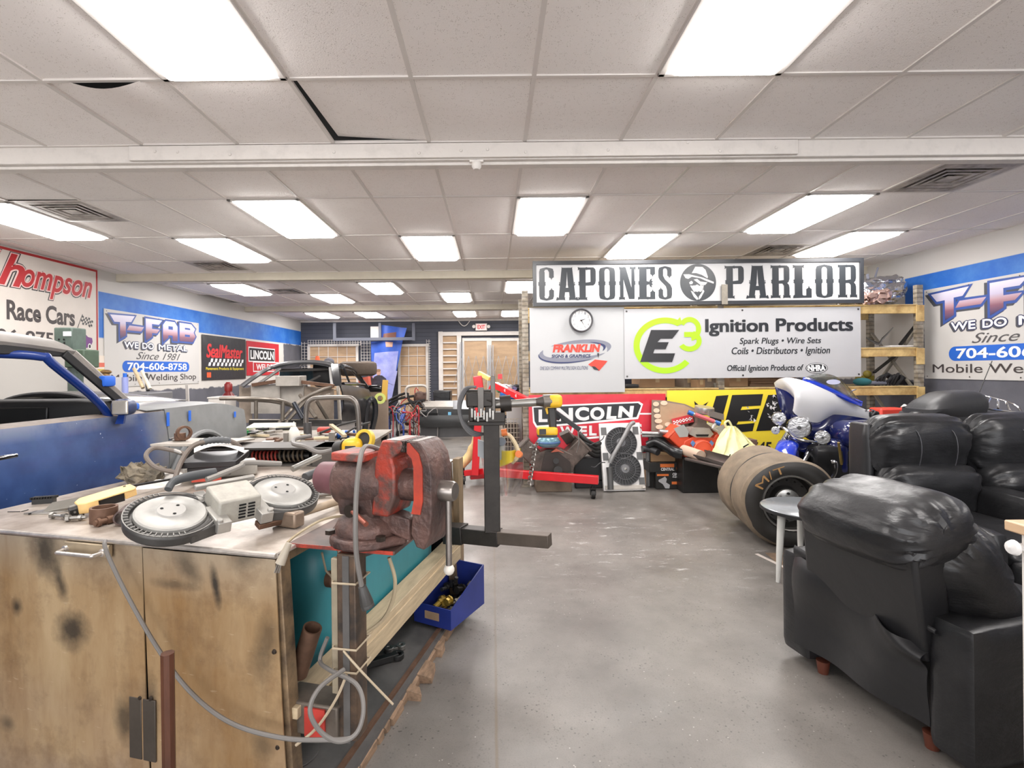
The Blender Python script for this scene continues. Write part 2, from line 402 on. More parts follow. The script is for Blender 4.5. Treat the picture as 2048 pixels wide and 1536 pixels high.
def tile(x0, x1, y0, y1, z=None, tilt=True):
    zz = [ZC + .007 + (rnd.uniform(-.003, .004) if tilt else 0) for _ in range(4)]
    tiles.add([(x0, y0, zz[0]), (x1, y0, zz[1]), (x1, y1, zz[2]), (x0, y1, zz[3])], [(0, 1, 2, 3)])
for r, (y0, y1) in enumerate(ROWS):
    for k in range(-10, 9):
        x0, x1 = max(XL, KX(k)), min(XR, KX(k + 1))
        if (r, k) in lightcells: continue
        vs = [v for v in VENTS if v[0] == k and v[1] > y0 - .02 and v[2] < y1 + .02]
        if (r, k) == (5, -4):       # tile that sags away from its T-bar
            tiles.sheet(lambda u, v: (x0 + (x1 - x0) * u, y0 + (y1 - y0) * v, ZC + .012 - .05 * max(0, 1 - v * 1.6) ** 1.5 * sin(pi * min(1, max(0, (u - .12) / .76))) ** 1.3), 16, 10); continue
        if (r, k) == (5, -2):       # tile lifted at one corner
            tiles.add([(x0 + .03, y0, ZC + .012), (x1, y0, ZC + .01), (x1, y1, ZC + .012), (x0 + .03, y1, ZC + .05)], [(0, 1, 2, 3)]); continue
        if (r, k) == (12, -10): continue  # missing tile by the wall
        if vs:
            v = vs[0]
            if v[1] - y0 > .05: tile(x0, x1, y0, v[1])
            if y1 - v[2] > .05: tile(x0, x1, v[2], y1)
            continue
        tile(x0, x1, y0, y1)
tiles.cm = 1
for r, (y0, y1) in enumerate(ROWS):
    for k in range(-9, 9): tiles.box((KX(k), (y0 + y1) / 2, ZC + .006), (.022, y1 - y0, .014))
for y in sorted({q for p_ in ROWS for q in p_}): tiles.box((0, y, ZC + .0055), (11, .022, .0135))
for v in VENTS:
    for y in (v[1], v[2]): tiles.box((KX(v[0]) + .305, y, ZC + .0065), (.61, .022, .013))
tiles.cm = 2; tiles.box((0, (YB + YF) / 2, ZC + .3), (11.2, YB - YF, .02))
struct(tiles.build('ceiling', [TILE, TBAR, VOID], smooth=0), 'suspended ceiling of pitted white lay-in tiles')
# ---- beams
def beam(n, y0, y1, z0, label, mt=TRIMW):
    b = MB().box((0, (y0 + y1) / 2, (z0 + ZC + .03) / 2), (11, y1 - y0, ZC + .03 - z0)); return struct(b.build(n, mt, bevel=.006), label)
b1 = beam('trim_1', 3.33, 3.43, 2.795, 'white painted ceiling beam nearest, with bolted splice plates')
sp = MB().box((-.17, 3.318, 2.848), (4.26, .026, .093)); sp.build('splice_plate', TRIMW, b1, bevel=.004)
bl = MB()
for px_, py_ in ((310, 303), (355, 304), (460, 309), (668, 304), (838, 306), (922, 301), (975, 299), (1051, 304), (1216, 300), (1375, 285), (1440, 302), (1552, 295)):
    p = at(px_, py_, 3.305); bl.lathe([(0, .008), (.008, .007), (.012, 0)], frame(p + V((0, .002, 0)), (0, -1, 0)), 10)
bl.build('bolt_heads', TRIMW, b1)
mo = MB().box((0, 3.40, 2.785), (11, .07, .02)).box((-.1, 3.44, 2.80), (8, .02, .03)); mo.build('moulding', TRIMW, b1, bevel=.003)
YEL = mat('aged_cream', (206, 198, 180), .6, var=.1, scale=5)
beam('trim_2', 7.61, 7.73, 2.79, 'second ceiling beam across the room, yellowed at the wall', YEL); beam('trim_3', 11.56, 11.69, 2.79, 'third ceiling beam far across the room', YEL)
struct(MB().box((0, YB - .02, 2.875), (11, .05, .05)).build('trim_4', TRIMW), 'white trim strip where back wall meets ceiling')
# sensor on the beam
o = thing('smoke_sensor', 'small white round sensor on the nearest ceiling beam', 'sensor', at(953, 330, 3.4))
p = at(953, 322, 3.35); m_ = MB().box(p + V((0, .01, .0)), (.09, .05, .02)); m_.build('mount', WHITE, o, bevel=.003)
MB().lathe([(0, -.05), (.018, -.05), (.03, -.035), (.032, -.012), (.026, 0)], Matrix.Translation(p + V((0, -.0, -.005))), 20).build('dome', WHITE, o)
# ---- light fittings
FRM = mat('light_frame', (205, 200, 196), .4); DIF = emis('light_panel', (255, 251, 248), LAMP)
proto = None; made = []
for r in LT:
    for k, lab in LT[r]:
        x, y = KX(k) + .305, sum(ROWS[r]) / 2
        lab = lab or {4: 'recessed ceiling light panel out past the side of the room view', 1: 'recessed ceiling light panel in the row behind the viewer'}[r]
        made.append((x, y, lab, None if lab in [q for q in ()] else ('unseen ceiling lights' if r == 1 or (r == 4 and k in (-7, 5)) else 'recessed ceiling light panels')))
def mklight(x, y, lab, grp):
    o = thing('ceiling_light', lab, 'ceiling light', (x, y, ZC), group=grp)
    f = MB(TR(x, y, ZC))
    for sx in (-1, 1): f.box((sx * .288, 0, .004), (.034, 1.21, .03))
    for sy in (-1, 1): f.box((0, sy * .592, .004), (.61, .026, .03))
    f.box((0, 0, .07), (.61, 1.21, .01))
    f.build('frame', FRM, o, bevel=.004)
    sag = lambda u, v: (x - .272 + .544 * u, y - .58 + 1.16 * v, ZC + .006 - .05 * min(1, 14 * u, 14 * (1 - u), 28 * v, 28 * (1 - v)) ** .6)
    MB().sheet(sag, 20, 34).build('diffuser', DIF, o)
    return o
for i, a in enumerate(made):
    if i == 0: proto = mklight(*a); kids_index()
    else: copytree(proto, loc=(a[0], a[1], ZC), label=a[2], group=a[3])
# ---- vents
VM = mat('vent_metal', (196, 189, 182), .45, var=.25, scale=6, rgb2=(120, 112, 104)); VD = mat('vent_dark', (24, 23, 22), .9)
def mkvent(x, y, lab):
    o = thing('ceiling_vent', lab, 'vent', (x, y, ZC), group='square ceiling vents')
    f = MB(TR(x, y, ZC))
    def ringv(h0, z0, h1, z1):
        c = [(-1, -1), (1, -1), (1, 1), (-1, 1)]
        f.add([(a * h0, b * h0, z0) for a, b in c] + [(a * h1, b * h1, z1) for a, b in c], [(i, (i + 1) % 4, (i + 1) % 4 + 4, i + 4) for i in range(4)])
    ringv(.3, .0, .25, -.004)
    f.build('frame', VM, o)
    f = MB(TR(x, y, ZC))
    for h in (.25, .19, .13): ringv(h, -.004 - .0, h - .035, -.0); ringv(h - .035, 0, h - .045, .045)
    f.box((0, 0, .0), (.12, .12, .004)); f.build('louvres', VM, o)
    MB(TR(x, y, ZC)).box((0, 0, .06), (.56, .56, .004)).build('duct', VD, o)
    return o
for i, v in enumerate(VENTS):
    x, y = KX(v[0]) + .305, (v[1] + v[2]) / 2
    if i == 0: pv = mkvent(x, y, v[3]); kids_index()
    else: copytree(pv, loc=(x, y, ZC), label=v[3])
# ================================================================== signs and banners
class PPlane(Plane2):
    """a real flat face on plane Y=y (fronto) or X=x (side wall); photo coordinates are only used to read off where print sits on it"""
    def __init__(s, tl, br, Y=None, X=None):
        s.Y, s.X = Y, X
        g = (lambda a: at(a[0], a[1], Y)) if Y is not None else (lambda a: atx(a[0], a[1], X))
        s.g = g; a, b = g(tl), g(br)
        right = (1, 0, 0) if Y is not None else ((0, 1, 0) if X < 0 else (0, -1, 0))
        super().__init__(a, right, (0, 0, -1)); s.w, s.h = s.px(*br)
    def px(s, x, y):
        q = s.g((x, y)) - s.o; return q.dot(s.r), q.dot(s.d)
    def ptext(s, m, body, x0, y0, x1, y1, **k):
        a = s.px(x0, y0); b = s.px(x1, y1); c = s.px((x0 + x1) / 2, (y0 + y1) / 2); hh = (b[1] - a[1])
        return s.text(m, body, a[0], a[1], b[0], b[1], **k)
    def ppoly(s, m, pts, h=.002): return s.poly(m, [s.px(*p) for p in pts], h)
def slab_obj(pl, name, m, parent, t=.006, x0=0, y0=0, x1=None, y1=None, bevel=0):
    return pl.slab(MB(), x0, y0, x1 if x1 is not None else pl.w, y1 if y1 is not None else pl.h, t).build(name, m, parent, bevel=bevel)
BANW = mat('banner_white', (188, 188, 188), .45, bump=.25, bscale=5); BLK = mat('print_black', (38, 40, 44), .4); GRY = mat('print_grey', (120, 122, 135), .4)
RED = mat('print_red', (214, 48, 50), .45); BLU = mat('print_blue', (36, 100, 200), .45); NAVY = mat('print_navy', (44, 52, 92), .45)
LIME = mat('print_lime', (160, 214, 24), .4); WPR = mat('print_white', (238, 238, 238), .45); YLW = mat('print_yellow', (236, 216, 60), .4)
PURP = mat('print_purple', (112, 62, 128), .45); GROM = mat('grommet', (90, 88, 86), .3, .8)
# ---------- T-FAB sign, one on each side wall
def gradmat(name, z0, z1):
    m, t = newmat(name, .45); P = t.pos(); r = t.n('ShaderNodeValToRGB'); e = r.color_ramp.elements
    e[0].position = 0; e[0].color = (*lin((70, 66, 104)), 1); e[1].position = 1; e[1].color = (*lin((226, 224, 238)), 1)
    for p, c in ((.28, (136, 92, 110)), (.45, (186, 150, 160)), (.62, (198, 190, 214))): q = e.new(p); q.color = (*lin(c), 1)
    t.t.links.new(t.ramp(P[2], z1, z0), r.inputs[0]); t.t.links.new(r.outputs[0], t.b.inputs['Base Color']); return m
TF = [[(.10, .07), (.63, .045), (.545, .15), (.43, .155), (.43, .36), (.30, .42), (.30, .17), (.19, .175)], [(.50, .195), (.84, .195), (.77, .275), (.44, .28)],
      [(.87, .05), (1.29, .05), (1.2, .135), (1.03, .135), (1.03, .205), (1.23, .205), (1.15, .28), (1.03, .28), (1.03, .34), (.87, .42)],
      [(1.30, .12), (1.38, .045), (1.63, .045), (1.71, .12), (1.71, .38), (1.56, .38), (1.56, .29), (1.45, .29), (1.45, .33), (1.30, .42)],
      [(1.76, .04), (2.12, .04), (2.25, .12), (2.2, .19), (2.26, .26), (2.17, .37), (1.76, .37)]]
def grow(poly, d):
    n = len(poly); out = []; A = sum(poly[i][0] * poly[(i + 1) % n][1] - poly[(i + 1) % n][0] * poly[i][1] for i in range(n)); sg = 1 if A > 0 else -1
    for i in range(n):
        p, q, r = V(poly[i - 1]), V(poly[i]), V(poly[(i + 1) % n]); a = (q - p).normalized(); b = (r - q).normalized()
        na, nb = V((a.y, -a.x)) * sg, V((b.y, -b.x)) * sg; k = max(.45, 1 + na.dot(nb)); o = q + (na + nb) / k * d; out.append((o.x, o.y))
    return out
def tfab(pl, lab):
    o = thing('wall_sign', lab, 'sign', pl.o, group=None)
    pl.w, pl.h = 2.37, 1.12
    slab_obj(pl, 'panel', mat('sign_panel', (200, 198, 195), .5), o, .01)
    g = MB(); [pl.poly(g, grow([(x - .035, y + .02) for x, y in p], .03), .0015) for p in TF]; g.build('letter_shadow', mat('print_dark_grey', (74, 76, 84), .5), o, smooth=0)
    g = MB(); [pl.poly(g, grow(p, .026), .003) for p in TF]; g.build('letter_outline', mat('print_steel_blue', (58, 86, 158), .45), o, smooth=0)
    zt = pl.o.z
    gm = MATS.get('tfab_fill') or gradmat('tfab_fill', -.04, -.4); MATS['tfab_fill'] = gm
    g = MB(); [pl.poly(g, grow(p, -.004), .0045) for p in TF]; g.build('lettering', gm, o, smooth=0)
    g = MB(); pl.poly(g, [(1.45, .13), (1.57, .13), (1.57, .185), (1.45, .185)], .006); pl.poly(g, [(1.92, .12), (2.07, .12), (2.09, .15), (1.92, .15)], .006); pl.poly(g, [(1.92, .24), (2.07, .24), (2.07, .28), (1.92, .28)], .006)
    g.build('letter_counters', mat('print_steel_blue', (58, 86, 158)), o, smooth=0)
    for nm, d_, dx, mm, h in (('tagline_shadow', .016, -.02, 'print_dark_grey', .0048), ('tagline_outline', .014, 0, 'print_navy', .0054)):
        g = MB(); pl.fat(g, 'WE', .39 + dx, .447 - dx * .6, .70 + dx, .538 - dx * .6, d_, h=h); pl.fat(g, 'DO', .79 + dx, .447 - dx * .6, 1.06 + dx, .538 - dx * .6, d_, h=h); pl.fat(g, 'METAL', 1.19 + dx, .447 - dx * .6, 1.99 + dx, .538 - dx * .6, d_, h=h); g.build(nm, MATS[mm], o, smooth=0)
    g = MB(); [pl.fat(g, *q, .004, h=.0062) for q in (('WE', .39, .447, .70, .538), ('DO', .79, .447, 1.06, .538), ('METAL', 1.19, .447, 1.99, .538))]; g.build('tagline', WPR, o, smooth=0)
    g = MB(); pl.text(g, 'Since 1981', .65, .59, 1.78, .705, shear=.45); g.build('year_line', mat('print_mid_grey', (84, 82, 84)), o, smooth=0)
    g = MB(); pts = [(.35 + .085 - .085 * cos(a), .818 - .085 * sin(a)) for a in [pi / 2 * (1 - 2 * i / 16) * -1 + 0 for i in range(17)]]
    L = [(.435 - .085 * cos(pi * i / 16 - pi / 2), .818 + .085 * sin(pi * i / 16 - pi / 2)) for i in range(17)]; R = [(1.965 + .085 * cos(pi * i / 16 - pi / 2), .818 - .085 * sin(pi * i / 16 - pi / 2)) for i in range(17)]
    pl.poly(g, L + R, .002); g.build('phone_pill', BLU, o, smooth=0)
    g = MB(); pl.text(g, '704-606-8758', .45, .757, 1.97, .878, h=.0045, off=.022); g.build('phone_number', WPR, o, smooth=0)
    g = MB(); pl.text(g, 'Mobile Welding Shop', .12, .94, 2.26, 1.075, off=.008); g.build('service_line', mat('print_charcoal', (66, 60, 60)), o, smooth=0)
    g = MB()
    for x in (.04, .62, 1.2, 1.78, 2.33):
        for y in (.03, 1.09): pl.disc(g, x, y, .008, h=.004, n=8)
    g.build('screw_heads', GROM, o, smooth=0); return o
tl = PPlane((208, 617), (397, 765), X=XL + .012); tl.o = V((XL + .012, 7.36, 2.37)); tfab(tl, 'white shop sign with blue phone pill, on the left wall beside the race cars sign')
tr = PPlane((1851, 572), (2047, 763), X=XR - .012); tr.o = V((XR - .012, 6.6, 2.40)); tfab(tr, 'white shop sign with blue phone pill, screwed to the right wall behind the motorcycle')
# ---------- Thompson race cars sign
p = Plane2((XL + .02, 4.3, 2.885), (0, 1, 0), (0, 0, -1)); p.w, p.h = 2.93, 1.15; Y0 = 4.3; Z0 = 2.885
o = thing('wall_sign', 'white race car shop sign with red border and red script lettering', 'sign', p.o)
slab_obj(p, 'panel', mat('sign_old_white', (216, 208, 200), .5, var=.08, scale=2), o, .016)
g = MB(); p.rect(g, 0, 0, p.w, .03, .001); p.rect(g, p.w - .03, 0, p.w, p.h, .001); p.rect(g, 0, p.h - .03, p.w, p.h, .001); g.build('border', mat('print_dark_red', (170, 40, 44)), o, smooth=0)
for nm, off, mm, h in (('script_outline', .075, BLK, .0015), ('script_halo', .05, mat('print_pink', (232, 200, 196)), .003), ('lettering', .018, mat('print_crimson', (184, 38, 44)), .0045)):
    e = off * .35; g = MB(); p.text(g, 'T', 1.0 - e, .06 - e, 1.5 + e, .42 + e, h=h, shear=.38, off=off); p.text(g, 'h', 1.47 - e, .06 - e, 1.8 + e, .42 + e, h=h + .0003, shear=.38, off=off); p.text(g, 'ompson', 1.76 - e, .20 - e, 2.82 + e, .50 + e, h=h + .0006, shear=.38, off=off); g.build(nm, mm, o, smooth=0)
g = MB(); p.text(g, 'Race Cars', 1.57, Z0 - 2.3, 2.53, Z0 - 2.07, off=.03, h=.002); g.build('trade_line', mat('print_charcoal', (66, 60, 60)), o, smooth=0)
g = MB(); p.text(g, '704-606-8758', .82, Z0 - 1.965, 2.34, Z0 - 1.795, off=.02, h=.002); g.build('phone_number', MATS['print_charcoal'], o, smooth=0)
g = MB(); p.poly(g, [(2.55, .87 - .0), (2.56, .87), (2.665, .64), (2.655, .64)], .002)
for i in range(7):
    for j in range(4):
        if (i + j) % 2 == 0:
            f = lambda a, b: (2.655 + a * .027 - b * .008, .65 + b * .027 + .012 * sin(a * 1.1) + a * .008)
            p.poly(g, [f(i, j), f(i + 1, j), f(i + 1, j + 1), f(i, j + 1)], .002)
g.build('checkered_flag', BLK, o, smooth=0)
g = MB(); p.poly(g, [(2.52, 1.02), (2.54, .95), (2.60, .905), (2.70, .90), (2.75, .94), (2.82, .95), (2.83, 1.0), (2.80, 1.06), (2.72, 1.09), (2.62, 1.075)], .002); g.build('car_drawing', PURP, o, smooth=0)
g = MB(); p.poly(g, [(2.57, .97), (2.61, .925), (2.63, .93), (2.61, .99)], .004); p.disc(g, 2.775, 1.065, .03, .04, .0035); g.build('car_drawing_windows', WPR, o, smooth=0)
g = MB(); p.poly(g, [(2.63, .925), (2.69, .915), (2.71, .97), (2.64, .985)], .004); p.disc(g, 2.775, 1.065, .018, .026, .005); g.build('car_drawing_glass', BLK, o, smooth=0)
# small sticker sign under it
p = Plane2((XL + .008, 7.02, 1.70), (0, 1, 0), (0, 0, -1)); p.w, p.h = .42, .26
o = thing('wall_sticker', 'small faded sticker below the race car sign with red and yellow bars', 'sticker', p.o); slab_obj(p, 'sheet', mat('paper_cream', (226, 214, 200)), o, .003)
g = MB(); p.rect(g, .02, .1, .4, .16); g.build('red_bar', mat('print_faded_red', (214, 110, 90)), o, smooth=0); g = MB(); p.rect(g, .02, .19, .4, .24); g.build('yellow_bar', mat('print_faded_yellow', (206, 188, 90)), o, smooth=0)
# ---------- SealMaster and small Lincoln banners on the left wall
p = Plane2((XL + .02, 9.82, 2.17), (0, 1, 0), (0, 0, -1)); p.w, p.h = 1.73, .87
o = thing('banner', 'black vinyl banner with checkered strip on the left wall', 'banner', p.o)
slab_obj(p, 'cloth', mat('vinyl_black', (48, 47, 47), .35, bump=.4, bscale=4), o, .004)
g = MB(); p.text(g, 'SealMaster', .14, .17, 1.58, .43, shear=.25, off=.05, h=.003); g.build('lettering', RED, o, smooth=0)
g = MB()
for i in range(9):
    for j in range(2):
        x = .2 + i * .155 + (0 if j else .078); p.poly(g, [(x + .03, .45 + j * .075), (x + .11, .45 + j * .075), (x + .085, .52 + j * .075), (x, .52 + j * .075)], .003)
g.build('checkered_strip', WPR, o, smooth=0)
g = MB(); p.text(g, 'Pavement Products & Equipment', .12, .62, 1.63, .69, off=.02, h=.003); g.build('strapline', YLW, o, smooth=0)
g = MB(); p.rect(g, .15, .72, .3, .82, .003); g.build('mark', mat('print_orange', (226, 92, 50)), o, smooth=0)
def lincoln(p, o, u, tm):        # u: unit scale, design 1.72 wide
    pass
p = Plane2((XL + .02, 11.6, 2.15), (0, 1, 0), (0, 0, -1)); p.w, p.h = 1.75, .78
o = thing('banner', 'red welders banner beside the black one on the left wall', 'banner', p.o)
slab_obj(p, 'cloth', mat('vinyl_red', (196, 38, 52), .4, bump=.3, bscale=4), o, .004)
g = MB(); p.rect(g, .08, .13, 1.5, .47, .002); p.rect(g, .3, .46, 1.72, .70, .002); g.build('white_frames', WPR, o, smooth=0)
g = MB(); p.rect(g, .11, .155, 1.47, .445, .004); g.build('name_panel', BLK, o, smooth=0)
g = MB(); p.rect(g, .33, .485, 1.7, .675, .004); g.build('lower_panel', MATS['vinyl_red'], o, smooth=0)
g = MB(); p.text(g, 'LINCOLN', .17, .2, 1.42, .41, off=.035, h=.006); p.text(g, 'WELDERS', .45, .515, 1.62, .655, off=.03, h=.006); g.build('lettering', WPR, o, smooth=0)
# ---------- CAPONES PARLOR framed board on the rack
RY = 6.38
def western(ch):
    q = []
    def R(x0, y0, x1, y1): q.append([(x0, y0), (x1, y0), (x1, y1), (x0, y1)])
    def spur(x, sg, y=.495): q.append([(x, y - .07), (x + sg * .03, y - .045), (x + sg * .075, y - .05), (x + sg * .04, y), (x + sg * .075, y + .045), (x + sg * .03, y + .045), (x, y + .08)])
    def serif(x0, x1, top=True, e=.1):
        y = (lambda v: v) if top else (lambda v: 1 - v)
        q.append([(x0 - e, y(.005)), (x0 + .02, y(.02)), (x1 - .02, y(.02)), (x1 + e, y(.005)), (x1 + e * .75, y(.06)), (x1 + e, y(.105)), (x1, y(.08)), (x0, y(.08)), (x0 - e, y(.105)), (x0 - e * .75, y(.06))])
    def stem(x0, x1, t=True, b=True, l=True, r=True):
        R(x0, .02, x1, .98)
        if t: serif(x0, x1, True)
        if b: serif(x0, x1, False)
        if l: spur(x0, -1)
        if r: spur(x1, 1)
    def cap(top):
        y = (lambda v: v) if top else (lambda v: 1 - v)
        q.append([(0, y(.14)), (.06, y(.05)), (.2, y(.03)), (.5, y(.0)), (.8, y(.03)), (.94, y(.05)), (1, y(.14)), (.66, y(.14)), (.6, y(.08)), (.5, y(.065)), (.4, y(.08)), (.34, y(.14))])
    def tip(x0, x1, y0, y1):
        q.append([(x0, y0), (x1, y0), (x1, y1 - (y1 - y0) * .35), (x1 + .05, y1 - (y1 - y0) * .38), ((x0 + x1) / 2 + .04, y1 - (y1 - y0) * .2), ((x0 + x1) / 2, y1), ((x0 + x1) / 2 - .04, y1 - (y1 - y0) * .2), (x0 - .05, y1 - (y1 - y0) * .38), (x0, y1 - (y1 - y0) * .35)])
    if ch == 'O': R(0, .135, .34, .865); R(.66, .135, 1, .865); cap(1); cap(0); spur(0, -1); spur(1, 1); spur(.34, 1); spur(.66, -1)
    if ch == 'C': R(0, .135, .38, .865); cap(1); cap(0); spur(0, -1); spur(.38, 1); tip(.68, 1, .12, .39); tip(.68, 1, .88, .61)
    if ch in 'PR':
        stem(0, .38, r=False); R(.3, .02, .85, .085); q.append([(.62, .02), (.86, .02), (.97, .07), (1, .14), (1, .42), (.96, .5), (.85, .555), (.62, .555)][:8]); q[-1] = [(.68, .02), (.86, .02), (.97, .07), (1, .14), (1, .42), (.96, .5), (.85, .555), (.68, .5)]
        q.append([(.38, .47), (.7, .45), (.85, .555), (.38, .56)])
    if ch == 'R': q.append([(.55, .53), (.85, .53), (.97, .6), (1, .68), (1, .94), (.68, .94), (.68, .62)]); serif(.70, .99, False, .08)
    if ch == 'A':
        for s_ in (0, 1):
            f = (lambda x: x) if not s_ else (lambda x: 1 - x)
            q.append([(f(.22), .02), (f(.51), .02), (f(.485), .3), (f(.46), .5), (f(.42), .98), (f(.04), .98)][:4] + [(f(.47), .5), (f(.40), .72), (f(.34), .98), (f(.04), .98)])
            q.append([(f(.0), .995), (f(.02), .9), (f(-.05), .9), (f(-.1), .995)]); serif(*((.03, .33) if not s_ else (.67, .97)), False, .07); q.append([(f(.12), .44), (f(.07), .47), (f(.1), .5), (f(.05), .53), (f(.12), .56)])
        q.append([(.38, .62), (.62, .62), (.66, .75), (.34, .75)]); q.append([(.2, .0), (.3, .03), (.7, .03), (.8, .0), (.76, .06), (.24, .06)])
    if ch == 'N': R(.05, .02, .27, .98); R(.78, .02, .98, .94); serif(.07, .27, True, .08); serif(.07, .27, False, .1); serif(.77, .97, True, .1); q.append([(.05, .02), (.42, .02), (.98, .97), (.62, .97)]); spur(.05, -1); spur(.98, 1)
    if ch == 'E':
        stem(0, .46, r=False); R(.3, .02, .98, .085); R(.3, .915, .98, .98); tip(.68, .98, .03, .33); tip(.68, .98, .97, .68); q.append([(.46, .44), (.62, .46), (.66, .4), (.8, .36), (.76, .44), (.86, .44), (.78, .5), (.86, .56), (.76, .56), (.8, .64), (.66, .6), (.62, .54), (.46, .56)])
    if ch == 'S':
        cap(1); cap(0); R(0, .13, .36, .3); R(.64, .7, 1, .87); q.append([(0, .29), (.36, .29), (.5, .4), (.9, .56), (1, .66), (1, .72), (.64, .72), (.55, .6), (.12, .42), (.02, .35)]); tip(.66, .98, .1, .38); tip(.02, .34, .9, .62)
    if ch == 'L': stem(.1, .5, b=False); R(.02, .92, .98, .985); q.append([(0, .995), (.06, .9), (.5, .9), (.6, .93), (.6, .985)]); tip(.7, .98, .97, .62); spur(.1, -1)
    return q
p = PPlane((1065, 523), (1725, 606), Y=RY - .06); 
p.w = at(1725, 514, RY - .06).x - p.o.x; p.h = p.o.z - at(1066, 613, RY - .06).z
o = thing('framed_sign', 'long black framed white board with western slab lettering atop the rack', 'sign', p.o)
slab_obj(p, 'board', mat('board_white', (190, 190, 190), .35), o, .02)
g = MB()
FW_ = .044
for (a, b, c, d) in ((0, 0, p.w, FW_), (0, p.h - FW_, p.w, p.h), (0, FW_, FW_, p.h - FW_), (p.w - FW_, FW_, p.w, p.h - FW_)):
    g.hexa([p.p(a, d, -.02), p.p(c, d, -.02), p.p(c, d, .022), p.p(a, d, .022), p.p(a, b, -.02), p.p(c, b, -.02), p.p(c, b, .022), p.p(a, b, .022)])
g.build('frame', mat('frame_black', (52, 54, 58), .35, var=.15), o)
GL = [('C', 1078, 1108, 534, 608), ('A', 1115, 1153, 533, 606), ('P', 1158.5, 1192, 532, 606), ('O', 1198, 1230.5, 531, 605.5), ('N', 1238, 1270, 531, 604.5), ('E', 1278, 1311, 530, 604.5), ('S', 1316, 1344, 529, 604)]
GR = [('P', 1452, 1488, 526, 600.5), ('A', 1495, 1534, 525, 600), ('R', 1544, 1579, 524.5, 599), ('L', 1585, 1624, 523.5, 598.5), ('O', 1631, 1666, 522, 598), ('R', 1678, 1712, 521, 597)]
WB = mat('western_black', (48, 52, 56), .35)
for grp_, nm in ((GL, 'left_word'), (GR, 'right_word')):
    g = MB()
    for ch, x0, x1, y0, y1 in grp_:
        a = (p.px(x0, y0)[0], .072); b = (p.px(x1, y1)[0], p.h - .068)
        for poly in western(ch): p.poly(g, [(a[0] + x * (b[0] - a[0]), a[1] + y * (b[1] - a[1])) for x, y in poly], .002)
    g.build(nm, WB, o, smooth=0)
c = p.px(1396, 565); R0 = 36 * (RY - .06) / F
E = lambda pts: [(c[0] + x * R0, c[1] + y * R0) for x, y in pts]
g = MB(); p.disc(g, c[0], c[1], R0, R0 * 1.03, .002, 48); g.build('round_emblem', WB, o, smooth=0)
g = MB(); p.poly(g, E([(-.35, -.52), (-.15, -.88), (.25, -.86), (.42, -.7), (.55, -.3), (.52, -.22), (.2, -.42), (-.1, -.52)]), .004)
p.poly(g, E([(-.82, -.46), (-.5, -.46), (.3, -.26), (.88, -.02), (.86, .08), (.5, -.05), (.1, -.24), (-.35, -.32), (-.55, -.2), (-.7, -.25)]), .004)
p.poly(g, E([(-.5, .0), (-.38, -.1), (-.28, -.02), (-.32, .08), (-.46, .1)]), .004); p.poly(g, E([(-.25, -.16), (-.05, -.2), (.12, -.05), (.52, .0), (.4, .14), (.15, .16), (-.05, .0)]), .004)
for i in range(11):
    a = .25 * i; p.poly(g, E([(-.45 + .07 * i, .18 + .04 * sin(i * 2.1)), (-.38 + .07 * i, .14 + .04 * sin(i)), (-.2 + .045 * i, .5 + .05 * cos(i * 1.7)), (-.24 + .045 * i, .52)]), .004)
p.poly(g, E([(-.42, .45), (-.3, .5), (-.05, .8), (.02, .93), (-.08, .97), (-.25, .8)]), .004); p.poly(g, E([(.3, .4), (.34, .5), (.15, .85), (.04, .97), (.02, .8)]), .004)
g.build('emblem_highlights', mat('board_white', (190, 190, 190)), o, smooth=0)
# ---------- white board with the clock and FRANKLIN logo
p = PPlane((1059, 616), (1248, 783), Y=RY - .03); o = thing('white_board', 'plain white panel with red and grey sign company logo', 'panel', p.o)
p.w = at(1248, 613, RY - .03).x - p.o.x; p.h = p.o.z - at(1060, 786, RY - .03).z
slab_obj(p, 'panel', mat('panel_white', (178, 179, 180), .45), o, .02)
c = p.px(1150, 702); s_ = (RY - .03) / F
def swoosh(m, r0, r1, rot, h, a0, a1, dx=0, dy=0, n=60):
    vs = []
    for i in range(n + 1):
        a = radians(a0 + (a1 - a0) * i / n); w = sin(pi * i / n) ** .7
        for k in (0, 1):
            rx, ry = (r0[0] - (r0[0] - r1[0]) * w * k, r0[1] - (r0[1] - r1[1]) * w * k)
            x, y = rx * cos(a), ry * sin(a); vs.append(p.p(c[0] + dx + (x * cos(rot) - y * sin(rot)) * s_, c[1] + dy - (x * sin(rot) + y * cos(rot)) * s_, h))
    return m.add(vs, [(2 * i, 2 * i + 2, 2 * i + 3, 2 * i + 1) for i in range(n)])
g = MB(); swoosh(g, (73, 21), (56, 12), .13, .002, 150, 325); swoosh(g, (73, 21), (58, 13), .13, .002, -30, 130); g.build('grey_swoosh', GRY, o, smooth=0)
g = MB(); swoosh(g, (74, 23), (69, 20), .13, .003, 170, 300); swoosh(g, (62, 16), (56, 13), .13, .003, -28, 60); g.build('navy_swoosh', NAVY, o, smooth=0)
g = MB(); p.ptext(g, 'FRANKLIN', 1105, 689, 1201, 704, shear=.2, off=.055, h=.004); g.build('name_lettering', mat('print_bright_red', (228, 66, 52)), o, smooth=0)
g = MB(); p.ptext(g, 'SIGNS & GRAPHICS', 1103, 709, 1181, 715, shear=.15, off=.03, h=.004); p.ptext(g, 'ONE SIGN COMPANY MULTIPLE SIGN SOLUTIONS', 1080, 733, 1176, 739, shear=.2, h=.004); g.build('small_lettering', NAVY, o, smooth=0)
g = MB(); p.ppoly(g, [(1176, 729), (1190, 719), (1215, 722), (1198, 742)], .004); g.build('red_sheet', MATS['print_bright_red'], o, smooth=0)
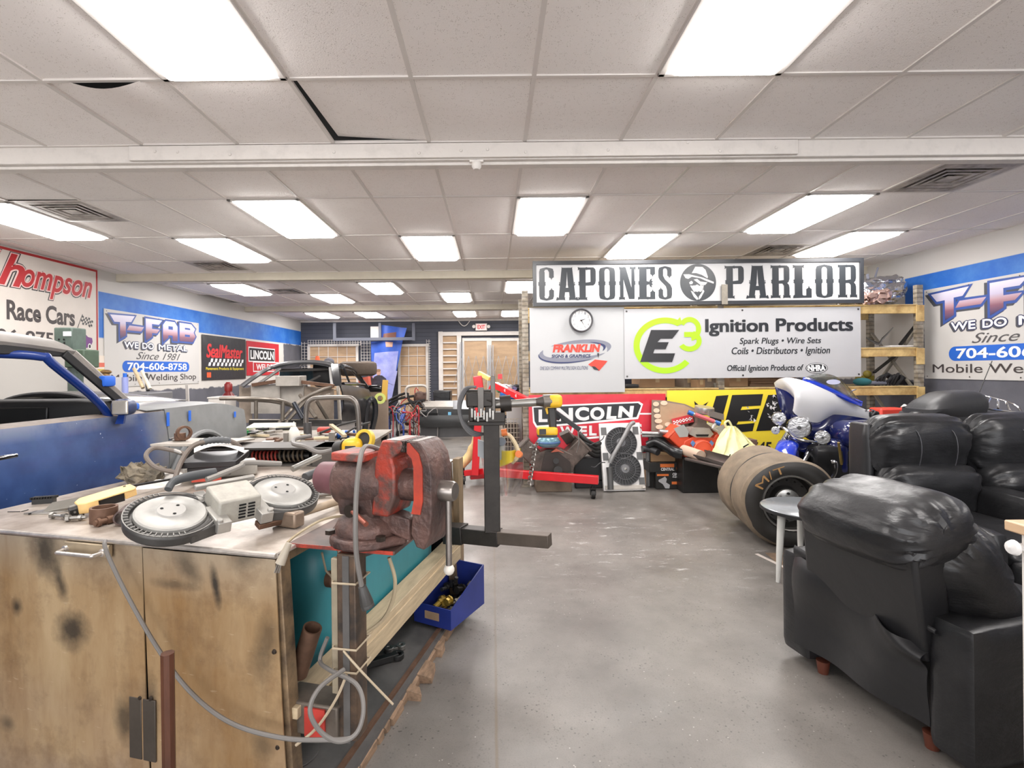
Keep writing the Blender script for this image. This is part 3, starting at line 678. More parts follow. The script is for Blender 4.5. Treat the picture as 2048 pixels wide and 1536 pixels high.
g = MB(); p.ppoly(g, [(1183, 732), (1190, 733), (1199, 741), (1188, 739)], .005); p.ppoly(g, [(1194, 707), (1198, 706), (1197, 717)], .005); g.build('curled_corner', BLK, o, smooth=0)
# clock
cc = at(1162, 641, RY - .055); o = thing('wall_clock', 'round wall clock with dark rim and white face above the logo', 'clock', cc)
fr_ = frame(cc, (0, -1, 0), (1, 0, 0)); R0 = 23.5 * s_
MB(fr_).lathe([(R0 * .86, .0), (R0 * .86, .03), (R0 * .93, .042), (R0, .03), (R0, -.015)], n=40).build('rim', mat('clock_rim', (74, 74, 78), .35), o)
MB(fr_).lathe([(0, .012), (R0 * .88, .012)], n=40).build('face', mat('clock_face', (228, 226, 224), .5), o)
cp = Plane2(cc, (1, 0, 0), (0, 0, -1)); g = MB()
for i in range(1, 13):
    a = radians(90 - 30 * i); x, y = R0 * .68 * cos(a), -R0 * .68 * sin(a); cp.text(g, str(i), x - .011 * len(str(i)), y - .016, x + .011 * len(str(i)), y + .016, h=.014)
g.build('numerals', mat('print_light_grey', (150, 150, 154)), o, smooth=0)
for nm, ang, L, wd_, mm in (('hour_hand', 72, .5, .006, BLK), ('minute_hand', 150, .66, .005, BLK), ('second_hand', 244, .2, .003, RED)):
    a = radians(ang); dx, dy = sin(a), -cos(a); g = MB(); cp.poly(g, [(-dy * wd_, dx * wd_), (dx * R0 * L, dy * R0 * L), (dy * wd_, -dx * wd_), (-dx * R0 * .15, -dy * R0 * .15)], .016); g.build(nm, mm, o, smooth=0)
# ---------- E3 banner
p = PPlane((1248, 618), (1721, 752), Y=RY - .04); p.w = at(1721, 612, RY - .04).x - p.o.x; p.h = p.o.z - at(1249, 758, RY - .04).z
o = thing('banner', 'wide white ignition products banner with lime green ring logo', 'banner', p.o)
p.slab(MB(), 0, 0, p.w, p.h, .004).build('cloth', mat('vinyl_white', (180, 180, 182), .4, bump=.5, bscale=2.2), o)
s_ = (RY - .04) / F; c = p.px(1330, 691)
g = MB(); p.ring(g, c[0], c[1], 63 * s_, 56 * s_, 12 * s_, .003, 60, 320, 60, 11.5 * s_)
c3 = p.px(1379, 658); p.ring(g, c3[0], c3[1], 23 * s_, 24 * s_, 10 * s_, .0036, -80, 150, 30); c4 = p.px(1379, 682); p.ring(g, c4[0], c4[1], 24 * s_, 21 * s_, 10 * s_, .0042, -150, 70, 30)
p.ppoly(g, [(1354, 641), (1360, 634), (1364, 648), (1354, 652)], .005); p.ppoly(g, [(1368, 664), (1388, 664), (1388, 674), (1368, 674)], .005)
g.build('lime_ring', LIME, o, smooth=0)
def eslant(m, h):
    f = lambda x, y: (1280 + x * 78 + (1 - y) * 22 - 0, 660 + y * 64)
    p.ppoly(m, [f(0, 0), f(.72, 0), f(.62, .27), f(.32, .27), f(.26, .4), f(.0, .4)], h); p.ppoly(m, [f(0, .38), f(.56, .38), f(.54, .6), f(.26, .6), f(.0, .6)], h); p.ppoly(m, [f(0, .58), f(.26, .58), f(.26, .73), f(.82, .73), f(.82, 1), f(0, 1)], h)
g = MB(); eslant(g, .006); g.build('letter', mat('print_gloss_black', (44, 44, 46), .25), o, smooth=0)
g = MB(); p.ptext(g, 'Ignition Products', 1410, 639, 1706, 669, off=.045, h=.003); p.ptext(g, 'Spark Plugs • Wire Sets', 1479, 676, 1642, 690, shear=.18, off=.015, h=.003); p.ptext(g, 'Coils • Distributors • Ignition', 1463, 695, 1660, 711, shear=.18, off=.015, h=.003); p.ptext(g, 'Official Ignition Products of', 1454, 730.5, 1607, 744, shear=.18, off=.02, h=.003); g.build('lettering', BLK, o, smooth=0)
c = p.px(1633, 736); g = MB(); p.disc(g, c[0], c[1], 22 * s_, 10.5 * s_, .003); g.build('oval_badge', BLK, o, smooth=0)
g = MB(); p.ring(g, c[0], c[1], 20.5 * s_, 9.5 * s_, 1.2 * s_, .005); p.ptext(g, 'NHRA', 1615, 730, 1651, 742, off=.05, h=.005, shear=-.1); g.build('badge_lettering', WPR, o, smooth=0)
g = MB(); [p.disc(g, x, y, .012, h=.003, n=10) for x in (.03, p.w * .5, p.w - .03) for y in (.03, p.h - .03)]; g.build('grommets', GROM, o, smooth=0)
# ---------- big Lincoln banner, yellow banner (rack front, low)
p = PPlane((1057, 790), (1331, 905), Y=RY - .035); p.w = at(1331, 787, RY - .035).x - p.o.x; p.h = .72
o = thing('banner', 'large red welders banner hung low on the storage rack behind the engine hoist', 'banner', p.o)
p.slab(MB(), 0, 0, p.w, p.h, .004).build('cloth', mat('vinyl_red_glossy', (200, 40, 56), .3, bump=.5, bscale=3), o)
def rr(m, pts, h): p.ppoly(m, pts, h)
g = MB(); rr(g, [(1064, 812), (1278, 803), (1286, 808), (1284, 814), (1276, 838), (1120, 852), (1072, 855), (1066, 845)], .002); g.build('white_frame', WPR, o, smooth=0)
g = MB(); rr(g, [(1067, 815), (1276, 806), (1282, 811), (1273, 834), (1120, 848), (1074, 851), (1069, 842)], .0035); g.build('name_panel', BLK, o, smooth=0)
g = MB(); 
for ch, x0, y0, x1, y1 in (('L', 1077, 819, 1095, 844), ('I', 1099, 818, 1107, 844), ('N', 1113, 816, 1146, 842), ('C', 1150, 814, 1178, 841), ('O', 1180, 814, 1209, 840), ('L', 1212, 813, 1233, 838), ('N', 1235, 812, 1268, 835)): p.ptext(g, ch, x0, y0, x1, y1, off=.05, shear=.1 if x0 > 1200 else 0, h=.005)
for ch, x0, y0, x1, y1 in (('W', 1120, 853, 1150, 873), ('E', 1158, 852, 1174, 872), ('L', 1178, 851, 1193, 871), ('D', 1198, 850, 1218, 870), ('E', 1222, 849, 1238, 869), ('R', 1242, 848, 1262, 868), ('S', 1266, 847, 1284, 867)): p.ptext(g, ch, x0, y0, x1, y1, off=.045, h=.005)
g.build('lettering', mat('print_silver', (222, 220, 220)), o, smooth=0)
g = MB(); rr(g, [(1130, 878), (1200, 872), (1330, 862), (1331, 865), (1200, 876), (1130, 882)], .003); rr(g, [(1276, 826), (1302, 826), (1331, 834), (1331, 837), (1302, 829), (1276, 829)], .003); g.build('white_lines', WPR, o, smooth=0)
p = PPlane((1334, 781), (1625, 925), Y=RY - .03); p.w = at(1625, 778, RY - .03).x - p.o.x; p.h = .93
o = thing('banner', 'large yellow and black crumpled banner low on the rack behind the orange engine', 'banner', p.o)
p.slab(MB(), 0, 0, p.w, p.h, .004).build('cloth', mat('vinyl_yellow', (238, 214, 62), .35, bump=.5, bscale=3), o)
g = MB()
for pts in ([(1388, 802), (1401, 813), (1417, 803), (1404, 822), (1392, 822)], [(1432, 792), (1457, 790), (1441, 848), (1415, 848)], [(1464, 790), (1526, 788), (1521, 811), (1484, 813), (1481, 820), (1519, 817), (1512, 841), (1476, 843), (1473, 849), (1509, 846), (1505, 862), (1462, 866), (1448, 852), (1456, 822)],
            [(1536, 790), (1600, 787), (1600, 806), (1568, 808), (1560, 822), (1600, 820), (1600, 858), (1512, 862), (1520, 836)]): p.ppoly(g, pts, .003)
p.ptext(g, '545', 1502, 884, 1543, 904, shear=.15, off=.03, h=.003); g.build('black_letters', mat('print_gloss_black2', (40, 40, 40), .25), o, smooth=0)
rn = random.Random(5); g = MB()
for i in range(26):
    x = rn.choice([rn.uniform(1492, 1512), rn.uniform(1535, 1552)]); y = rn.uniform(792, 842); g2 = [(x + rn.uniform(-4, 4), y + rn.uniform(-5, 5)) for _ in range(4)]; p.ppoly(g, g2, .0045)
g.build('silver_flecks', mat('print_silver', (222, 220, 220)), o, smooth=0)  # irregular silver flecks scattered over two bands of the letters
g = MB(); p.ppoly(g, [(1500, 910), (1625, 905), (1625, 925), (1500, 925)], .003); g.build('red_edge', RED, o, smooth=0)
# ================================================================== back wall: windows, door, banner
PLY = mat('plywood', (190, 160, 128), .7, var=.22, scale=2.2, stretch=(1, 1, 5))
def pquad(m, x0, y0, x1, y1, Y, t=.02):
    a, b = at((x0 + x1) / 2 - (x1 - x0) / 2, y0, Y), at(x1, y1, Y); c = at((x0 + x1) / 2, (y0 + y1) / 2, Y)
    w, h = (x1 - x0) * Y / F, (y1 - y0) * Y / F; Y -= len(m.f) * 2e-4
    return m.box((c.x, Y + t / 2, c.z), (w, t, h))
YW = YB
def window(n, lab, x0, x1, y0, y1, cols, rows, bars):
    m = MB(); pquad(m, x0, y0, x1, y1, YW - .04, .03); o = struct(m.build(n, PLY), lab)
    f = MB(); t = 4
    for a in ((x0 - t, y0 - t, x1 + t, y0 + 1), (x0 - t, y0, x0 + 1, y1), (x1 - 1, y0, x1 + t, y1)): pquad(f, *a, YW - .07, .05)
    f.build('window_frame', TRIMW, o)
    b = MB()
    for i in range(1, cols): x = x0 + (x1 - x0) * i / cols; pquad(b, x - .5, y0, x + .5, y1, YW - .06, .015)
    for i in range(1, rows): y = y0 + (y1 - y0) * i / rows; pquad(b, x0, y - .5, x1, y + .5, YW - .06, .015)
    b.build('glazing_bar', TRIMW, o); return o
window('window_1', 'boarded window with white bars behind the stripped race car', 619, 713, 692, 800, 5, 5, 0)
window('window_2', 'boarded window with white bars beside the hanging blue banner', 800, 853, 692, 830, 3, 7, 0)
# grid panels (white wire) leaning on the wall around the windows
def wirepanel(lab, x0, y0, x1, y1, pitch, Y):
    a, b = at(x0, y0, Y), at(x1, y1, Y); o = thing('wire_grid_panel', lab, 'grid panel', (a.x, Y, b.z)); m = MB()
    x = a.x
    while x <= b.x + .001: m.box((x, Y, (a.z + b.z) / 2), (.009, .009, a.z - b.z)); x += pitch
    z = b.z
    while z <= a.z + .001: m.box(((a.x + b.x) / 2, Y, z), (b.x - a.x, .009, .009)); z += pitch
    m.build('wires', TRIMW, o); return o
wirepanel('white wire display grid over left part of the first boarded window', 603, 684, 616, 800, .085, YW - .12)
wirepanel('white wire display grid hung across the top of the first boarded window', 616, 680, 722, 690, .075, YW - .12)
wirepanel('white wire display grid strip right of the second boarded window', 853, 679, 862, 800, .07, YW - .12)
wirepanel('white wire display grid between first window and the blue banner', 722, 682, 742, 740, .085, YW - .12)
# grey open box frame fixed high on the siding
GF = mat('siding_grey_trim', (92, 95, 106), .55); m = MB()
for a in ((666, 675, 830, 681), (666, 646, 672, 681), (824, 646, 830, 681), (757, 646, 762, 678)): pquad(m, *a, YW - .5, .06)
struct(m.build('trim_5', GF), 'grey square bulkhead frame high on the back wall')
# hanging banner with a man in a white suit
bn = thing('hanging_banner', 'twisted blue cloth banner with a figure in white hanging on the back wall', 'banner', at(775, 800, YW - .3))
BB = mat('banner_blue', (52, 92, 190), .5, var=.3, scale=1.5); BW = mat('banner_lilac', (186, 188, 228), .5, var=.25, scale=1.2, rgb2=(120, 130, 205))
def bsheet(m, pts, off=0.0):    # quad patch with gentle wave; pts tl,tr,br,bl in photo px
    tl, tr, br, bl = pts
    def fn(u, v):
        x = (tl[0] + (tr[0] - tl[0]) * u) * (1 - v) + (bl[0] + (br[0] - bl[0]) * u) * v; y = (tl[1] + (tr[1] - tl[1]) * u) * (1 - v) + (bl[1] + (br[1] - bl[1]) * u) * v
        q = at(x, y, YW - .35); return q + V((0, .07 * sin(x * .12) - off, 0))
    return m.sheet(fn, 10, 10)
bsheet(MB(), [(763, 650), (814, 656), (806, 680), (760, 680)]).build('cloth', BB, bn)
bsheet(MB(), [(741, 683), (805, 680), (792, 745), (742, 740)]).build('cloth', BB, bn); bsheet(MB(), [(741, 738), (794, 742), (782, 806), (752, 790)]).build('cloth', BW, bn)
bsheet(MB(), [(748, 706), (796, 702), (788, 770), (744, 752)], .01).build('printed_suit', BW, bn)
bsheet(MB(), [(768, 668), (792, 664), (791, 680), (766, 680)], .01).build('printed_hat', mat('print_brown', (120, 78, 66), .5), bn)
bsheet(MB(), [(772, 684), (786, 684), (785, 694), (773, 694)], .01).build('printed_face', mat('print_skin', (204, 160, 140), .5), bn)
m = MB(); pquad(m, 741, 653, 757, 676, YW - .3, .01); tag(m.build('poster_sheet', WHITE), 'small white poster behind the grey bulkhead frame', 'poster')
# ---- double door with plywood, side light with slats, folding gate
dm = MB()
for a in ((877, 663, 1049, 671), (877, 663, 886, 800), (1042, 663, 1049, 800), (914, 671, 923, 800)): pquad(dm, *a, YW - .1, .1)
d = struct(dm.build('door_1', TRIMW, bevel=.01), 'white framed double door boarded with plywood')
for x0, x1 in ((925, 980), (980, 1041)):
    m = MB(); pquad(m, x0, 676, x1, 682, YW - .07, .05); pquad(m, x0, 676, x0 + 4, 830, YW - .07, .05); pquad(m, x1 - 6, 676, x1, 830, YW - .07, .05); m.build('door_leaf', TRIMW, d, bevel=.006)
    m = MB(); pquad(m, x0 + 4, 682, x1 - 6, 830, YW - .05, .02); m.build('plywood_panel', PLY, d)
m = MB(); pquad(m, 886, 671, 914, 830, YW - .03, .02); m.build('plywood_panel', PLY, d)
m = MB()
for i in range(12): pquad(m, 886, 684 + i * 13, 914, 686.5 + i * 13, YW - .08, .03)
m.build('side_light_slats', TRIMW, d)
gt = thing('folding_gate', 'grey folding scissor gate pulled across the boarded double door', 'gate', at(980, 830, YW - .2)); m = MB()
for i in range(9):
    for s_ in (-1, 1):
        x = 922 + i * 15; m.cyl(at(x, 712, YW - .2), at(x + s_ * 14, 770, YW - .2), .007, 5)
for x in (921, 925, 977, 981, 986, 1036, 1040): m.cyl(at(x, 690 if x > 930 else 684, YW - .2), at(x, 840.5, YW - .2), .016, 6)
m.build('lattice', mat('gate_steel', (176, 178, 182), .35, .5), gt)
# exit sign
e = thing('exit_sign', 'red lit exit sign with two lamp heads above the double door', 'exit sign', at(962, 655, YW - .08))
m = MB(); pquad(m, 951, 647, 974, 661, YW - .12, .08); m.build('housing', WHITE, e, bevel=.005)
m = MB(); pquad(m, 953, 648, 972, 660, YW - .13, .012); m.build('face', emis('exit_face', (236, 120, 112), .35), e)
ep = PPlane((953, 648), (972, 660), Y=YW - .14); g = MB(); ep.ptext(g, 'EXIT', 955, 650, 970, 658, off=.02); g.build('lettering', mat('exit_red', (214, 40, 40)), e, smooth=0)
for x in (948, 977): m = MB(); c = at(x, 652, YW - .14); m.cyl(c, c + V((0, -.06, -.02)), .035, 10, .05); m.build('lamp_head', WHITE, e)
m = MB(); m.tube([at(915 + 2.2 * i, 639 + 13 * sin(pi * i / 12), YW - .1) for i in range(13)], .012, 5); tag(m.build('cable', TRIMW), 'looped white cable at the ceiling left of the exit sign', 'cable')
# ================================================================== pallet rack
def perforated(name, rgb, rgb2):
    m, t = newmat(name, .55, .0); P = t.pos()
    fz = t.m('FRACT', t.m('DIVIDE', P[2], .055)); n = t.noise(9, 5)
    col = t.mix(t.ramp(n, .4, .62), rgb2, rgb); t.t.links.new(t.mix(t.m('MULTIPLY', t.between(fz, .35, .7, .05), .4), col, (38, 36, 34)), t.b.inputs['Base Color']); return m
UPR = perforated('rack_upright', (168, 160, 146), (128, 116, 98)); TANB = mat('rack_beam', (226, 196, 132), .5, var=.3, scale=7, rgb2=(176, 142, 88)); PLAINU = mat('rack_upright_plain', (150, 143, 130), .5, var=.3, scale=8)
rk = thing('storage_rack', 'pallet storage rack with tan beams carrying the signs', 'storage rack', (2.8, 6.8, 0))
FX = [at(1051, 700, 6.4).x, at(1442, 700, 6.4).x, at(1841, 700, 6.4).x]
for i, x in enumerate(FX):
    top = at(0, [578, 578, 576][i], 6.42).z if i != 1 else 2.44
    for y in (6.43, 7.25):
        h = 2.44 if i else 2.42
        m = MB().box((x, y, h / 2), (.075, .06, h)); m.build('upright', UPR, rk)
        m = MB().box((x + .0, y - .0305, h / 2), (.02, .003, h))
        MB().box((x, y, .004), (.12, .1, .008)).build('foot_plate', PLAINU, rk)
    for z0, z1 in ((.3, 1.1), (1.1, 1.9), (1.9, 1.1)):
        m = MB().bar((x, 6.46, z0), (x, 7.22, z1), .035, .02); m.build('brace', PLAINU, rk)
    if i == 1: MB().box((x, 6.285, 2.33), (.07, .012, .24)).build('upright_tip', PLAINU, rk)
LV = (1.185, 1.66, 2.19)
for zi, z in enumerate(LV):
    for a, b in ((0, 1), (1, 2)):
        for y in (6.42, 7.25):
            if zi == 1 and a == 0 and y < 7: continue
            m = MB(); m.box(((FX[a] + FX[b]) / 2, y, z - .05), (FX[b] - FX[a] - .07, .04, .10)); m.box(((FX[a] + FX[b]) / 2, y - .022 if y < 7 else y, z + .003), (FX[b] - FX[a] - .07, .02, .012)); m.build('beam', TANB, rk, bevel=.004)
    for b in (0, 1):
        m = MB()
        n = 40
        for i in range(n + 1): x = FX[b] + .05 + (FX[b + 1] - FX[b] - .1) * i / n; m.box((x, 6.83, z + .008), (.006, .84, .006))
        for y in (6.42, 6.62, 6.82, 7.02, 7.22): m.box(((FX[b] + FX[b + 1]) / 2, y, z + .012), (FX[b + 1] - FX[b] - .08, .006, .006))
        m.build('wire_deck', mat('deck_wire', (190, 176, 140), .45, .3), rk)
for z in LV:
    MB().box((FX[2] - .01, 6.39, z - .1), (.1, .012, .2)).build('beam_connector', TANB, rk, bevel=.003)
# things on the rack shelves -------------------------------------------------
CARD = mat('cardboard', (176, 140, 104), .75, var=.15, scale=4); CARD2 = mat('cardboard_grey', (150, 132, 116), .75, var=.15, scale=4)
DK = mat('dark_grey_plastic', (48, 48, 50), .5); STEEL = mat('bare_steel', (168, 165, 160), .35, .85, var=.3, scale=8); BLKM = mat('black_metal', (40, 39, 38), .45, .3, var=.3, scale=9); RUST = mat('rusty_steel', (122, 92, 74), .6, .5, var=.45, scale=9)
def carton(lab, x0, y0, x1, y1, Y, m=CARD, depth=.35, rz=0, z=None):
    a, b = at(x0, y0, Y), at(x1, y1, Y); w, h = b.x - a.x, a.z - b.z; zz = b.z if z is None else z
    o = thing('cardboard_box', lab, 'box', ((a.x + b.x) / 2, Y + depth / 2, zz), (0, 0, radians(rz))); M = WM[o]
    q = MB(M); q.box((0, 0, h / 2), (w, depth, h)); q.build('carton', m, o, bevel=.003)
    q = MB(M); q.box((0, 0, h + .001), (.05, depth * .98, .002)); q.box((0, -depth / 2 - .001, h - .03), (.05, .002, .06)); q.build('packing_tape', mat('tape_tan', (196, 170, 130), .3), o); return o
zs = LV[0] + .016
carton('wide low cardboard tray on the rack shelf under the ignition banner', 1280, 759, 1350, 778, 6.6, CARD, .4, 0, zs)
carton('white and brown carton on the rack shelf, left of the tilted small box', 1366, 760, 1388, 778, 6.6, CARD2, .3, 4, zs)
carton('small tilted cardboard box at the front edge of rack shelf', 1390, 764, 1409, 779, 6.46, CARD, .12, 24, zs)
carton('open small carton behind the tilted box on the rack shelf', 1410, 758, 1434, 778, 6.6, CARD2, .25, -8, zs)
carton('long brown carton right of the middle rack upright', 1458, 757, 1496, 777, 6.55, CARD, .4, 0, zs)
for i in range(4):
    a = at(1500, 775 - 5 * i, 6.6); o = tag(MB().box((a.x + .32, 6.8, zs + .016 + i * .033), (.62 - i * .02, .35, .03)).build('wood_plank', mat('plank_brown', (146, 116, 92), .7, var=.25, scale=3, stretch=(1, 6, 6)), bevel=.002), ['bottom', 'second', 'third', 'topmost'][i] + ' brown board of the small stack on the rack shelf', 'board', 'board stack on the rack shelf')
for i in range(5):
    m = MB(); m.cyl((1.66, 6.5 + .05 * i, zs + .024), (1.82, 6.5 + .05 * i, zs + .024), .022, 10)
    tag(m.build('black_tube', DK), 'short black tube lying on the rack shelf behind the white panel edge', 'tube', 'black tubes on the rack shelf')
o = thing('black_bag', 'black crumpled bag on the rack shelf beside the cardboard tray', 'bag', (2.38, 6.95, zs + .01))
MB(WM[o]).rbox((0, 0, .1), (.18, .2, .2), .09, 8, fn=lambda P, p: P + V(noise.noise_vector(p * 2.3)) * .03).build('body', mat('bag_black', (34, 36, 32), .4), o)
# top shelf: foil-wrapped bundle
zt = LV[2] + .018
o = thing('foil_bundle', 'big silver foil wrapped bundle on top of the rack, right end', 'bundle', (4.93, 6.8, zt + .03))
FOIL = mat('foil', (205, 206, 210), .18, 1.0, bump=1.0, bscale=9)
def crumple(P, p): return P + V(noise.noise_vector(p * 2.1 + V((3, 1, 2)))) * .05 + V(noise.noise_vector(p * 5.3)) * .025 + V((0, 0, .05 * p.x if p.z > 0 else 0))
MB(WM[o]).rbox((0, 0, .17), (.66, .6, .34), .17, 18, fn=crumple).build('foil_wrap', FOIL, o, smooth=25)
MB(WM[o]).rbox((-.06, -.27, .09), (.18, .1, .15), .05, 6, fn=lambda P, p: P + V(noise.noise_vector(p * 2)) * .02).build('cardboard_showing', CARD, o)
o = thing('foil_bundle', 'small crumpled pinkish foil piece on top of the rack beside the framed sign', 'bundle', (4.72, 6.45, zt + .02))
MB(WM[o]).rbox((0, 0, .06), (.3, .25, .13), .06, 10, fn=crumple).build('foil_wrap', mat('foil_pink', (196, 166, 156), .3, .8, bump=.8, bscale=10), o, smooth=25)
m = MB(); m.tube([at(1732, 600, 6.9), at(1745, 575, 6.9), at(1752, 548, 6.95), at(1756, 535, 6.95)], .012, 6).tube([at(1730, 590, 6.9), at(1738, 568, 6.9), at(1735, 548, 6.9)], .016, 6); tag(m.build('wire_offcut', GRY), 'bent grey wire sticking up from rack top beside the framed sign', 'wire')
# middle shelf: ribbed dark tray and angle brackets
zm = LV[1] + .018
o = thing('splash_guard', 'dark curved plastic splash guard on the middle rack shelf at right', 'car part', (4.85, 6.7, zm))
MB().sheet(lambda u, v: at(1733 + 52 * u, 672 + 16 * (1 - abs(2 * u - .9)) * (1 - .3 * v) - (18 * u * u if u > .5 else 0), 6.5 + .35 * v) + V((0, 0, -.01)), 12, 4, .012).build('shell', mat('plastic_charcoal', (74, 72, 70), .6), o)
m = MB(); m.bar(at(1800, 690, 6.55), at(1832, 650, 6.75), .03, .03); tag(m.build('steel_bar', BLKM), 'dark steel bar leaning on the middle rack shelf against the upright', 'bar')
m = MB(); m.box((5.12, 6.55, zm + .012), (.34, .18, .02)); tag(m.build('white_tray', WHITE, bevel=.004), 'flat white tray on the middle rack shelf by the right upright', 'tray')
m = MB(); m.bar(at(1748, 745, 6.6), at(1790, 712, 6.75), .035, .02); tag(m.build('steel_bar', BLKM), 'dark diagonal bar standing on the lower rack shelf', 'bar')
# low shelf right: hoses and tools
m = MB()
for i in range(7): m.tube([at(1750 + i * 7, 770, 6.6), at(1756 + i * 8, 757 - (i % 3) * 4, 6.55), at(1772 + i * 5, 752, 6.6), at(1790 + i * 6, 768, 6.7)], .018, 6, smooth=4)
tag(m.build('wire_harness', DK), 'black tangled wiring harness on the lower rack shelf', 'wiring harness')
a = at(1714, 767, 6.5); m = MB(); m.cyl((a.x, 6.52, zs + .03), (a.x + .45, 6.6, zs + .03), .028, 12); tag(m.build('grey_tube', GRY), 'grey tube lying on the lower rack shelf front, right part', 'tube')
m = MB(); m.ball((4.62, 6.5, zs + .05), (.12, .06, .05), 10); tag(m.build('teal_rag', mat('rag_teal', (42, 104, 110), .8)), 'teal rag on the lower rack shelf above the motorcycle', 'rag')
m = MB(); m.ball((4.9, 6.8, zs + .14), (.05, .05, .05), 10).box((4.9, 6.85, zs + .06), (.18, .1, .12)); tag(m.build('yellow_tool', mat('olive_tool', (134, 120, 40), .5)), 'olive yellow tool deep on the lower rack shelf', 'tool')
# ================================================================== foreground steel bench
BC = atz(553, 1107, .9); BC.z = 0
BL = V((-.97, .245, 0)).normalized(); BD = V((.245, .97, 0)).normalized()
BM = Matrix(((-BL.x, BD.x, 0, BC.x), (-BL.y, BD.y, 0, BC.y), (0, 0, 1, 0), (0, 0, 0, 1)))    # local: x to the right along the front, y to the back, z up
BW_, BDp = 1.45, 1.68
def bloc(p): return BM.inverted() @ V(p)
def bz(px, py):     # photo point on the bench front face -> local x, z
    dx, dy = px - PX, py - PY; u, v = dx - RHO * dy, dy + RHO * dx; k = u / F
    t = (BC.x - k * BC.y) / (k * BL.y - BL.x); Y = BC.y + BL.y * t
    return -t, CH - v * Y / F
bench = thing('welding_bench', 'big scorched steel bench cabinet with the red vise, in the front left corner', 'workbench', BC); WM[bench] = BM; bench.matrix_world = BM
bench.location = BC; bench.rotation_euler = BM.to_euler()
m, t = newmat('scorched_steel', .4, .4); P = t.pos(); X, Z = P[0], P[2]
zn = t.ramp(Z, .0, .9)
base = t.mix(t.ramp(t.noise(3, 8, .65, (1, 1, .35)), .35, .68), (158, 123, 82), (198, 172, 134))
base = t.mix(t.m('MULTIPLY', t.ramp(Z, .45, .1), t.ramp(t.noise(2, 5, off=(4, 0, 2)), .3, .65)), base, (172, 152, 134))
base = t.mix(t.m('MULTIPLY', t.ramp(Z, .72, .9), .75), base, (176, 164, 146))
base = t.mix(t.m('MULTIPLY', t.ramp(t.noise(22, 6, .7, (1, 1, .16)), .52, .8), .35), base, (128, 92, 60))
base = t.mix(t.m('MULTIPLY', t.ramp(t.noise(5, 8, .7, off=(7, 2, 1)), .5, .75), .7), base, (112, 84, 62))
base = t.mix(t.m('MULTIPLY', t.ramp(t.noise(60, 3, .5, (.25, 1, 1.5), (3, 3, 3)), .69, .74), .3), base, (226, 206, 178))
for (px_, py_, ra, rz, sh, dk) in ((88, 1105, .075, .11, .25, .85), (118, 1165, .03, .07, .3, .8), (142, 1262, .085, .075, 0, .9), (30, 1215, .03, .035, 0, .85), (430, 1175, .018, .075, .18, .95), (375, 1135, .05, .07, .5, .6), (345, 1170, .1, .02, 0, .5), (490, 1110, .06, .06, -.5, .6), (535, 1280, .05, .09, 0, .55), (525, 1490, .05, .05, 0, .5), (250, 1440, .05, .09, 0, .75), (300, 1420, .03, .12, 0, .7), (160, 1085, .03, .04, 0, .7), (10, 1450, .04, .03, 0, .6), (520, 1330, .05, .06, 0, .4)):
    bx, bzz = bz(px_, py_)
    ddx = t.m('DIVIDE', t.m('ADD', t.m('SUBTRACT', X, bx), t.m('MULTIPLY', t.m('SUBTRACT', Z, bzz), sh)), ra); ddz = t.m('DIVIDE', t.m('SUBTRACT', Z, bzz), rz)
    r = t.m('SQRT', t.m('ADD', t.m('MULTIPLY', ddx, ddx), t.m('MULTIPLY', ddz, ddz))); r = t.m('ADD', r, t.m('MULTIPLY', t.m('SUBTRACT', t.noise(14, 6, .7), .5), 1.1))
    base = t.mix(t.m('MULTIPLY', t.ramp(r, 1.15, .25), dk), base, (52, 48, 44))
t.t.links.new(base, t.b.inputs['Base Color']); t.t.links.new(t.ramp(t.noise(4, 5), .3, .7, .34, .55), t.b.inputs['Roughness']); t.bump(t.noise(2.2, 3), .12, .02); SCORCH = m
TOPM = mat('bench_top_steel', (196, 186, 176), .38, .45, var=.35, scale=5, rgb2=(140, 126, 112), bump=.05, bscale=30); EDGE = mat('worn_edge', (216, 208, 200), .28, .7, var=.3, scale=20)
FRAMEM = mat('scorched_frame', (156, 130, 98), .55, .25, var=.5, scale=7, rgb2=(72, 60, 50)); BLACKP = mat('oily_black', (98, 95, 93), .6, .1, var=.35, scale=6); SCREW = mat('screw_dark', (72, 64, 58), .4, .8)
PAINTR = mat('worn_red_paint', (186, 66, 46), .45, .2, var=.4, scale=11, rgb2=(112, 62, 56), lo=.42, hi=.58, bump=.15, bscale=50)
sl = lambda x, z: .055 * (.9 - z) * (1 + x / 1.5)       # the old cabinet leans out towards its foot
MB(BM).box((-BW_ / 2, BDp / 2, .892), (BW_, BDp, .016)).build('bench_top', TOPM, bench, bevel=.003)
MB(BM).tube([(-BW_, -.002, .893), (0, -.002, .893)], .0085, 8).tube([(0.0, 0, .893), (0, BDp, .893)], .0075, 8).build('top_edge', EDGE, bench)
xs = bz(281, 1070)[0]
def panel(name, x0, x1, z0, z1, y, n=14):
    q = MB(BM); q.sheet(lambda u, v: (x0 + (x1 - x0) * u + sl(x0 + (x1 - x0) * u, z0 + (z1 - z0) * v), y + .004 * sin(u * 5) * sin(v * 4), z0 + (z1 - z0) * v), n, n, .004); return q
dl = panel('d', -BW_, xs - .003, .012, .881, .004).build('door', SCORCH, bench, smooth=60)
dr = panel('d', xs + .003, -.012, .012, .878, .004).build('door', SCORCH, bench, smooth=60)
q = MB(BM)
for px_, py_ in ((29, 1065), (289, 1089), (540, 1112), (548, 1304), (555, 1495), (280, 1396), (301, 1398)):
    bx, zz = bz(px_, py_); q.lathe([(0, -.006), (.006, -.005), (.008, 0)], BM @ Matrix.Identity(4) if False else frame((bx, .002, zz), (0, 1, 0)), 10)
q.build('panel_screw', SCREW, bench)
